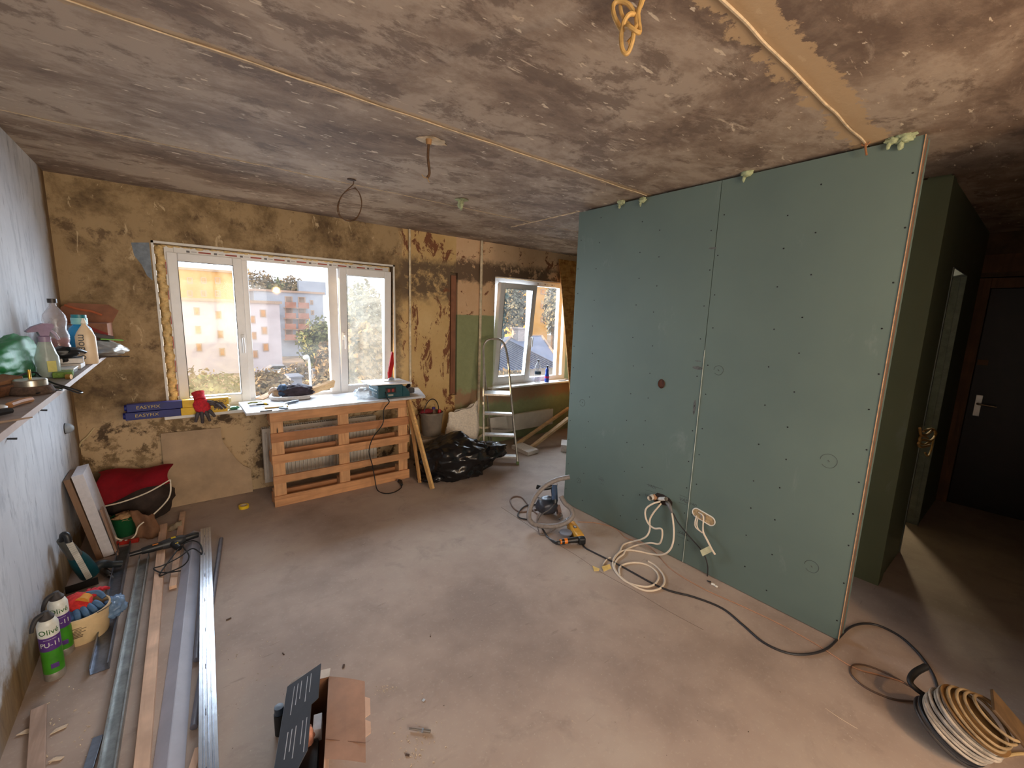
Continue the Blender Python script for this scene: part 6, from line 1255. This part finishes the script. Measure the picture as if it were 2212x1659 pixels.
# ------------------------------------------------------------------ hanging from the ceiling
mRust = M('rusty_wire', (92, 66, 44), 0.7, 0.2, 0.3, 30)
h0 = FP(926, 300, HZ); hb = WP(923, 384, h0.y)
t = thing('ceiling_hook', 'old brown cable stub hanging from a ceiling hole near the middle joint', 'cable', h0)
MB().cyl(h0, h0-vz(0.028), 0.016, 0.013, 14).build('collar', M('collar_brown', (150, 112, 70), 0.6), t, True)
MB().tube([h0-vz(0.02), Vector((h0.x-0.004, h0.y, h0.z-0.09)), Vector((h0.x+0.004, h0.y, h0.z-0.16)), hb], 0.007, 8, 5).build('cable', mRust, t, True)
MB().tube([hb, hb+Vector((-0.02, -0.01, -0.006)), hb+Vector((-0.038, -0.015, 0.004))], 0.0016, 6, 3).tube([hb, hb+Vector((0.0, -0.01, -0.014)), hb+Vector((0.006, -0.012, -0.024))], 0.0016, 6, 3).build('bare_wire', M('copper_ends', (206, 166, 100), 0.4, 0.5), t, True)
MB().blob(h0+Vector((0.02, 0.01, -0.001)), (0.07, 0.05, 0.003), 3, 0.4, 2, 8).build('plaster_ring', mSeam, t, True, sharp=80)
r0 = FP(763, 388, HZ); t = thing('wire_ring', 'loop of thin wire hanging from the ceiling before the large window', 'wire', r0)
def RP(px, py): return WP(px, py, r0.y)
MB().tube([r0+vz(0.0), RP(763, 398), RP(750, 410), RP(737, 425), RP(729, 445), RP(731, 462), RP(743, 474), RP(758, 476), RP(772, 468), RP(780, 450), RP(781, 432), RP(775, 415), RP(765, 406)], 0.0032, 6, 6).build('loop', mRust, t, True)
MB().tube([RP(765, 407), RP(750, 412), RP(738, 424), RP(731, 446), RP(736, 468), RP(752, 478), RP(768, 474), RP(778, 458), RP(781, 440), RP(776, 418), RP(766, 404)], 0.0028, 6, 6).build('loop', mRust, t, True)
MB().blob(r0+Vector((-0.01, 0, -0.003)), (0.03, 0.02, 0.006), 2, 0.4, 2, 5).build('nail_plate', M('dark_nail', (66, 50, 42), 0.8), t, True)
k0 = FP(1395, -30, HZ); nK = Vector((-k0.x, -k0.y, 0.25)).normalized(); kc = Vector((k0.x, k0.y, HZ-0.10))
def GP(x, y, d=0.0): return PL(1300+x*0.0784, y*0.0784, kc, nK) + nK*d
mTwin = M('yellowed_twin_cable', (196, 156, 92), 0.6, 0, 0.12, 20)
t = thing('ceiling_cable', 'knotted flat yellowed cable hanging from the ceiling near the top edge', 'cable', kc)
top = Vector((GP(1100, -300).x, GP(1100, -300).y, HZ))
MB().tube([top, GP(1090, 0), GP(1030, 250), GP(960, 500), GP(960, 700), GP(880, 900, 0.01), GP(870, 1050, 0.015), GP(830, 1250, 0.01), GP(740, 1420), GP(660, 1480), GP(590, 1420), GP(545, 1250), GP(535, 1000), GP(580, 800, 0.012), GP(650, 640, 0.014), GP(760, 520, 0.014), GP(900, 400, 0.0)], 0.0062, 8, 5).build('strand', mTwin, t, True)
MB().tube([GP(930, 370, -0.004), GP(860, 250, -0.004), GP(730, 120), GP(540, 40), GP(380, 60), GP(310, 180), GP(330, 400), GP(430, 600, -0.004), GP(560, 780, -0.006), GP(700, 900, 0.02), GP(850, 1000, 0.022), GP(960, 1040, 0.018), GP(1030, 980, 0.01), GP(1040, 780), GP(1010, 560), GP(1000, 300), GP(1080, 150), GP(1130, 0), top+Vector((0.012, -0.012, 0))], 0.0062, 8, 5).build('strand', mTwin, t, True)
MB().tube([GP(510, 60, -0.01), GP(540, 250, -0.012), GP(650, 450, -0.014), GP(800, 600, -0.014), GP(920, 740, -0.012), GP(860, 950, -0.008), GP(700, 1150, -0.006)], 0.0055, 8, 5).build('strand', mTwin, t, True)
q0 = XP(1870, 305, BX-0.03); q0.z = HZ
t = thing('ceiling_stub', 'rusty rod stub poking out of the ceiling above the partition', 'rod', q0)
MB().tube([q0, q0+Vector((0.0, -0.004, -0.03)), q0+Vector((0.0, -0.012, -0.06))], 0.0045, 8, 3).build('rod', M('rust_orange', (150, 100, 60), 0.7), t, True)
MB().tube([q0+Vector((0, 0.014, -0.002)), q0+Vector((0, 0.01, -0.012)), q0+Vector((0, -0.012, -0.010)), q0+Vector((0, -0.016, -0.002))], 0.0035, 6, 3).build('staple', _MC['rust_orange'], t, True)
# ------------------------------------------------------------------ outside: we look down from an upper storey
GZ = -7.0
o = MB().span(-120, 140, 6, 220, GZ-0.5, GZ).build('ground_yard', M('dry_yard', (150, 130, 108), 0.95, 0, 0.3, 0.25)); tag(o, kind='structure')
mFac = M('pale_facade', (186, 196, 214), 0.8, 0, 0.05, 0.3); mFacP = M('pinkish_facade', (232, 220, 226), 0.8, 0, 0.05, 0.3); mFacSun = M('sun_tinted_facade', (232, 172, 88), 0.8, 0, 0.06, 0.3)  # the orange facade has sun glare put into its colour
mBalc = M('terracotta_balcony', (184, 128, 106), 0.8, 0, 0.08, 0.6); mPaneFar = M('far_pane', (150, 120, 96), 0.3, 0, 0.2, 0.5); mPaneFarSun = M('far_pane_sun_tinted', (214, 148, 82), 0.3, 0, 0.2, 0.5)  # the warmer pane copy carries orange sun glare in its colour
mRim = M('far_frame', (200, 170, 150), 0.7)
def block(name, label, y, pxl, pxr, pyt, mat, depth, roof=True):
    a, b = WP(pxl, pyt, y), WP(pxr, pyt, y); zt = (a.z+b.z)/2
    t = thing(name, label, 'building', ((a.x+b.x)/2, y, GZ))
    MB().span(a.x, b.x, y, y+depth, GZ, zt).build('wall', mat, t)
    if roof: MB().span(a.x-0.3, b.x+0.3, y-0.3, y+depth, zt, zt+0.35).build('roof_edge', mRim, t)
    return t, a.x, b.x, zt
def fwin(t, y, px, py, wpx, hpx, pane):
    a, b = WP(px-wpx/2, py-hpx/2, y), WP(px+wpx/2, py+hpx/2, y)
    f = MB().span(a.x, b.x, y-0.12, y, b.z, a.z).build('window', mRim, t)
    MB().span(a.x+0.12, b.x-0.12, y-0.16, y-0.11, b.z+0.12, a.z-0.12).build('pane', pane, f)
t, xa, xb, zt = block('apartment_building', 'pinkish white apartment block seen through the left and middle panes', 66, 330, 603, 652, mFacP, 10)
for (px, py) in ((568, 677), (571, 714), (574, 750), (425, 672), (428, 712), (430, 750), (545, 690), (548, 725), (551, 765), (472, 680), (476, 722), (480, 760)):
    fwin(t, 66, px, py, 14, 17, mPaneFarSun)
t, xa, xb, zt = block('apartment_building', 'blue white apartment block with terracotta balconies behind the pale corner', 86, 548, 697, 632, mFac, 14)
a, b = WP(640, 607, 92), WP(697, 607, 92)
MB().span(a.x, b.x, 90, 99, zt, a.z).build('penthouse', mFac, t)
for r, py in enumerate((664, 687, 710, 733)):
    a, b, m_ = WP(612, py, 86), WP(663, py, 86), WP(638, py, 86)
    MB().span(a.x, b.x, 84.4, 86, a.z-0.12, a.z+0.05).build('balcony_slab', mRim, t)
    for (u, v) in ((a.x, m_.x-0.2), (m_.x+0.2, b.x)):
        MB().span(u, v, 84.3, 84.45, a.z, a.z+0.95).build('parapet', mBalc, t)
        f = MB().span(u+0.3, v-0.2, 85.9, 86.0, a.z+0.1, a.z+2.0).build('window', mRim, t)
        MB().span(u+0.5, v-0.4, 85.85, 85.92, a.z+0.3, a.z+1.9).build('pane', mPaneFar, f)
for (px, py) in ((673, 653), (675, 675), (600, 660), (601, 684), (602, 708)): fwin(t, 86, px, py, 7, 10, mPaneFar)
t, xa, xb, zt = block('apartment_building', 'apartment block with orange sun glare in its colour rising behind the left pane', 90, 300, 503, 583, mFacSun, 12)
for (px, py) in ((470, 606), (440, 606), (410, 606), (470, 634), (440, 634), (410, 634)): fwin(t, 90, px, py, 13, 14, mPaneFarSun)
t, xa, xb, zt = block('apartment_building', 'white building corner seen through the smeared right pane', 40, 806, 900, 706, mFac, 8)
for py in (735, 765): fwin(t, 40, 822, py, 7, 12, mPaneFar)
t, xa, xb, zt = block('apartment_building', 'building with orange sunlight in its colour behind the tin roof in the small window', 60, 1152, 1188, 596, mFacSun, 10)
for py in (630, 660, 690): fwin(t, 60, 1172, py, 8, 12, mPaneFarSun)
def leaf_crown(c, rad, n, s, seed):
    rnd = random.Random(seed); mb = MB(); c = Vector(c)
    for _ in range(n):
        d = Vector((rnd.gauss(0, 1), rnd.gauss(0, 1), rnd.gauss(0, 1))).normalized()
        k = rnd.random()**0.35*(0.8+0.35*mnoise.noise(d*2.2+Vector((seed, 0, 0))))
        p = c + Vector((d.x*rad[0], d.y*rad[1], d.z*rad[2]))*k
        u = Vector((rnd.gauss(0, 1), rnd.gauss(0, 1), rnd.gauss(0, 1))).normalized(); v = u.cross(d+Vector((0.01, 0.3, 0.2))).normalized(); e = s*(0.6+0.8*rnd.random())
        mb.quad(p-u*e-v*e*0.6, p+u*e-v*e*0.6, p+u*e*0.8+v*e*0.6, p-u*e*0.8+v*e*0.6)
    return mb
def tree(label, px, py, y, rx, rz, mat, seed, n=1600, s=0.16, grp='trees outside'):
    c = WP(px, py, y); t = thing('tree', label, 'tree', (c.x, y, GZ), grp)
    leaf_crown(c, (rx, rx*0.8, rz), n, s, seed).build('foliage', mat, t)
    tr_ = Vector((c.x, y, GZ)); MB().tube([tr_, tr_.lerp(c, 0.5)+Vector((0.15, 0, 0)), c], [0.25, 0.2, 0.1], 8, 3).build('trunk', M('bark', (104, 84, 66), 0.9, 0, 0.3, 2), t, True)
    for k in range(5):
        d = Vector((math.cos(k*2.4), math.sin(k*2.4)*0.5, 0.7)).normalized()
        MB().tube([tr_.lerp(c, 0.8), c+Vector((d.x*rx*0.6, d.y*rx*0.5, d.z*rz*0.6))], [0.1, 0.03], 6, 2).build('branch', _MC['bark'], t, True)
mLf1 = M('olive_leaves', (128, 132, 84), 0.8, 0, 0.35, 1.2); mLf2 = M('autumn_leaves', (160, 138, 100), 0.8, 0, 0.35, 1.2); mLf3 = M('dark_teal_leaves', (66, 92, 84), 0.8, 0, 0.35, 1.2); mLf4 = M('grey_leaves', (140, 138, 120), 0.8, 0, 0.3, 1.2)
tree('olive tree standing right in the middle pane', 690, 742, 46, 2.4, 3.2, mLf1, 1, 2200)
tree('tan autumn tree low beside the street lamp', 712, 790, 34, 1.3, 2.0, mLf2, 2)
tree('tan tree filling the lower half of the smeared pane', 775, 770, 28, 2.2, 2.8, mLf2, 3, 2200)
tree('grey green tree filling the upper half of the smeared pane', 785, 690, 34, 2.6, 3.4, mLf4, 4, 2200)
tree('dark teal tree behind the gap left of the tilted sash', 1066, 690, 26, 1.2, 4.2, mLf3, 5)
tree('tall grey green tree behind the tilted sash', 1110, 660, 40, 2.8, 4.0, mLf4, 6, 2200)
tree('grey green tree at the right of the small window', 1195, 665, 34, 1.6, 3.6, mLf4, 7)
for k, (px, py, r) in enumerate(((560, 607, 2.6), (600, 618, 2.0), (632, 616, 2.4), (655, 622, 1.6))):
    o = leaf_crown(WP(px, py+3, 92), (r*1.4, 1.2, r), 700, 0.2, 40+k).build('roof_shrub', mLf1 if k % 2 else mLf2)
    tag(o, ('leftmost', 'second', 'third', 'rightmost')[k] + ' of the shrubs growing on the roof terrace outside', 'shrub', 'roof terrace shrubs')
for k, (px, py, y, r, mt) in enumerate(((420, 832, 40, 2.0, 1), (470, 838, 34, 1.6, 0), (575, 820, 48, 1.8, 1), (606, 818, 55, 1.0, 0), (585, 842, 30, 1.2, 1), (640, 805, 52, 1.6, 1), (705, 832, 26, 0.9, 1), (1095, 822, 15, 0.7, 1))):
    o = leaf_crown(WP(px, py, y), (r*1.5, 1.0, r*0.8), 500, 0.14, 60+k).build('shrub', (mLf1, mLf2)[mt])
    z = min(v.co.z for v in o.data.vertices); o.data.transform(Matrix.Translation((0, 0, GZ-z))) if py > 900 else None
    tag(o, ('wide tan shrub low in the left pane', 'olive shrub right of the wide one in the left pane', 'tan shrub low at the left of the middle pane', 'bright olive shrub below the pale corner block', 'tan shrub nearest to the middle pane', 'tan shrub below the balcony block', 'small tan shrub beside the street lamp post', 'tan shrub under the tilted sash')[k], 'shrub', 'shrubs outside')
    c_ = WP(px, py, y); MB().tube([(c_.x, y, GZ), (c_.x+0.1, y, c_.z)], 0.06, 6, 1).build('stem', _MC['bark'], o)
# street lamp
lb = WP(671, 830, 20); hd = WP(661, 772, 20)
t = thing('street_lamp', 'white street lamp with round head outside the middle pane', 'street lamp', (lb.x, 20, GZ))
mLampW = M('lamp_white', (226, 232, 240), 0.5)
MB().tube([(lb.x, 20, GZ), (lb.x, 20, lb.z), (lb.x-0.02, 20, hd.z-0.2), (lb.x-0.08, 20, hd.z+0.06), (hd.x, 20, hd.z+0.04)], 0.055, 10, 4).build('post', mLampW, t, True)
MB().blob((hd.x, 20, hd.z), (0.13, 0.13, 0.11), 3, 0, 1).build('lamp_head', mLampW, t, True)
# parked cars, shed, garden wall
def car(label, px, py, y, mat):
    c = WP(px, py, y); c.z = GZ; t = thing('car', label, 'car', c, 'parked cars outside')
    MB().prism([(-2.0, 0.3), (2.0, 0.3), (2.05, 0.7), (1.9, 0.85), (1.0, 0.95), (0.55, 1.42), (-0.9, 1.45), (-1.5, 1.0), (-2.0, 0.9)], 1.7, cols((1, 0, 0), (0, 0, 1), (0, -1, 0)), c).build('body', mat, t)
    MB().prism([(0.85, 0.98), (0.5, 1.36), (-0.85, 1.38), (-1.3, 1.02)], 0.02, cols((1, 0, 0), (0, 0, 1), (0, -1, 0)), c+Vector((0, -1.7, 0))).build('side_window', mBlack, t)
    for x in (-1.25, 1.25):
        for yy in (-1.68, 0.02): MB().cyl(c+Vector((x, yy-0.1, 0.32)), c+Vector((x, yy+0.08, 0.32)), 0.32, 0.32, 16).build('wheel', mBlack, t, True)
car('silver car parked left below the balcony block', 600, 782, 62, M('car_silver', (190, 196, 206), 0.3, 0.4))
car('white car parked behind the silver one', 626, 782, 58, M('car_white', (226, 228, 232), 0.3))
a, b = WP(628, 816, 44), WP(653, 838, 44)
o = MB().span(a.x, b.x, 44, 46, GZ, a.z).span(a.x-0.15, b.x+0.15, 43.85, 46.15, a.z, a.z+0.12).build('garden_shed', M('shed_blue_grey', (150, 160, 184), 0.8, 0, 0.1, 1)); tag(o, 'small blue grey shed standing in the yard outside', 'shed')
a, b = WP(676, 800, 50), WP(722, 822, 50)
o = MB().span(a.x, b.x, 50, 50.3, GZ, a.z).span(a.x-0.1, b.x+0.1, 49.9, 50.4, a.z, a.z+0.15).build('garden_wall', M('wall_blue_grey', (166, 172, 192), 0.8, 0, 0.1, 1)); tag(o, 'pale blue grey garden wall right of the street lamp', 'wall')
# house with standing seam roof
def roofpt(px, py, y): return WP(px, py, y)
r1, r2 = roofpt(1106, 724, 27), roofpt(1170, 727, 27); e1, e2 = roofpt(1040, 792, 20), roofpt(1216, 802, 20)
zr = (r1.z+r2.z)/2; ze = (e1.z+e2.z)/2
t = thing('tin_roof_house', 'house with blue grey standing seam roof below the small window', 'house', ((e1.x+e2.x)/2, 27, GZ))
P = dict(a=Vector((e1.x, 20, ze)), b=Vector((e2.x, 20, ze)), c=Vector((e2.x+3, 34, ze)), d=Vector((e1.x+3, 34, ze)), r=Vector((r1.x, 27, zr)), s=Vector((r2.x, 27, zr)))
mTin = M('tin_roof', (126, 140, 176), 0.5, 0.2, 0.08, 0.5); mTinS = M('tin_seam', (72, 82, 112), 0.5, 0.2)
for nm, q in (('front_slope', 'absr'), ('right_slope', 'bcs'), ('rear_slope', 'cdrs'), ('left_slope', 'dar')):
    MB().quad(*[P[k] for k in q]).build(nm, mTin, t) if len(q) == 4 else MB().loft([[P[q[0]], P[q[1]], P[q[2]]], [P[q[0]]-vz(0.05), P[q[1]]-vz(0.05), P[q[2]]-vz(0.05)]]).build(nm, mTin, t)
for k in range(1, 22):
    u = k/22; e = P['a'].lerp(P['b'], u); 
    # seam runs straight up the slope until ridge or hip
    top = Vector((e.x, 27, zr))
    if e.x < P['r'].x: f_ = (e.x-P['a'].x)/max(0.01, (P['r'].x-P['a'].x)); top = P['a'].lerp(P['r'], f_)
    elif e.x > P['s'].x: f_ = (P['b'].x-e.x)/max(0.01, (P['b'].x-P['s'].x)); top = P['b'].lerp(P['s'], f_)
    MB().beam(e+vz(0.03), top+vz(0.03), 0.07, 0.12).build('seam', mTinS, t)
for (u, v) in (('r', 's'), ('a', 'r'), ('b', 's')): MB().beam(P[u]+vz(0.04), P[v]+vz(0.04), 0.14, 0.08).build('ridge_cap', mRim, t)
MB().span(e1.x+0.4, e2.x-0.4, 20.5, 33, GZ, ze-0.05).build('house_wall', M('house_plaster', (190, 176, 160), 0.8), t)
cp = WP(1121, 716, 26); MB().span(cp.x-0.4, cp.x+0.4, 25.6, 26.4, ze, cp.z+0.2).span(cp.x-0.5, cp.x+0.5, 25.5, 26.5, cp.z+0.2, cp.z+0.3).build('chimney', M('chimney_plaster', (196, 180, 176), 0.8), t)
# ------------------------------------------------------------------ bulbs: an added warm fill bulb behind the camera, one in the small room
mWarm = NT('lit_bulb'); mWarm.b.inputs['Emission Color'].default_value = (1, 0.72, 0.42, 1); mWarm.b.inputs['Emission Strength'].default_value = 12; mWarm = mWarm.fin((255, 220, 170), 0.4)
def bulb(label, loc, energy, color, zc=HZ):
    loc = Vector(loc); t = thing('bare_bulb', label, 'lamp', (loc.x, loc.y, zc), 'bare bulbs')
    MB().tube([(loc.x, loc.y, zc), (loc.x+0.005, loc.y, (zc+loc.z)/2), (loc.x, loc.y, loc.z+0.10)], 0.004, 6, 3).build('flex', mDark, t, True)
    MB().cyl((loc.x, loc.y, loc.z+0.11), (loc.x, loc.y, loc.z+0.045), 0.018, 0.020, 14).build('socket', mBlack, t, True)
    MB().lathe([(0.0, -0.045), (0.016, -0.042), (0.030, -0.025), (0.034, -0.005), (0.028, 0.02), (0.016, 0.04), (0.014, 0.05)], loc, None, 18, cap=False).build('bulb_glass', mWarm, t, True)
    l = add_light('bulb_light', 'POINT', loc-Vector((0, 0, 0.10)), energy, color, shadow_soft_size=0.06)
bulb('unseen warm bulb added behind the viewer as fill light', (1.75, -1.25, 2.15), BULB_E, (1.0, 0.58, 0.24))
bulb('bare bulb in the small room behind the hall doorway', (5.75, 0.98, 1.75), 36, (1.0, 0.86, 0.55))
o = MB().span(2.5, 2.6, -2.5, -0.31, 0, HZ).build('wall_light_block', mHall); tag(o, kind='structure')  # unseen wall added to keep the rear fill out of the hall
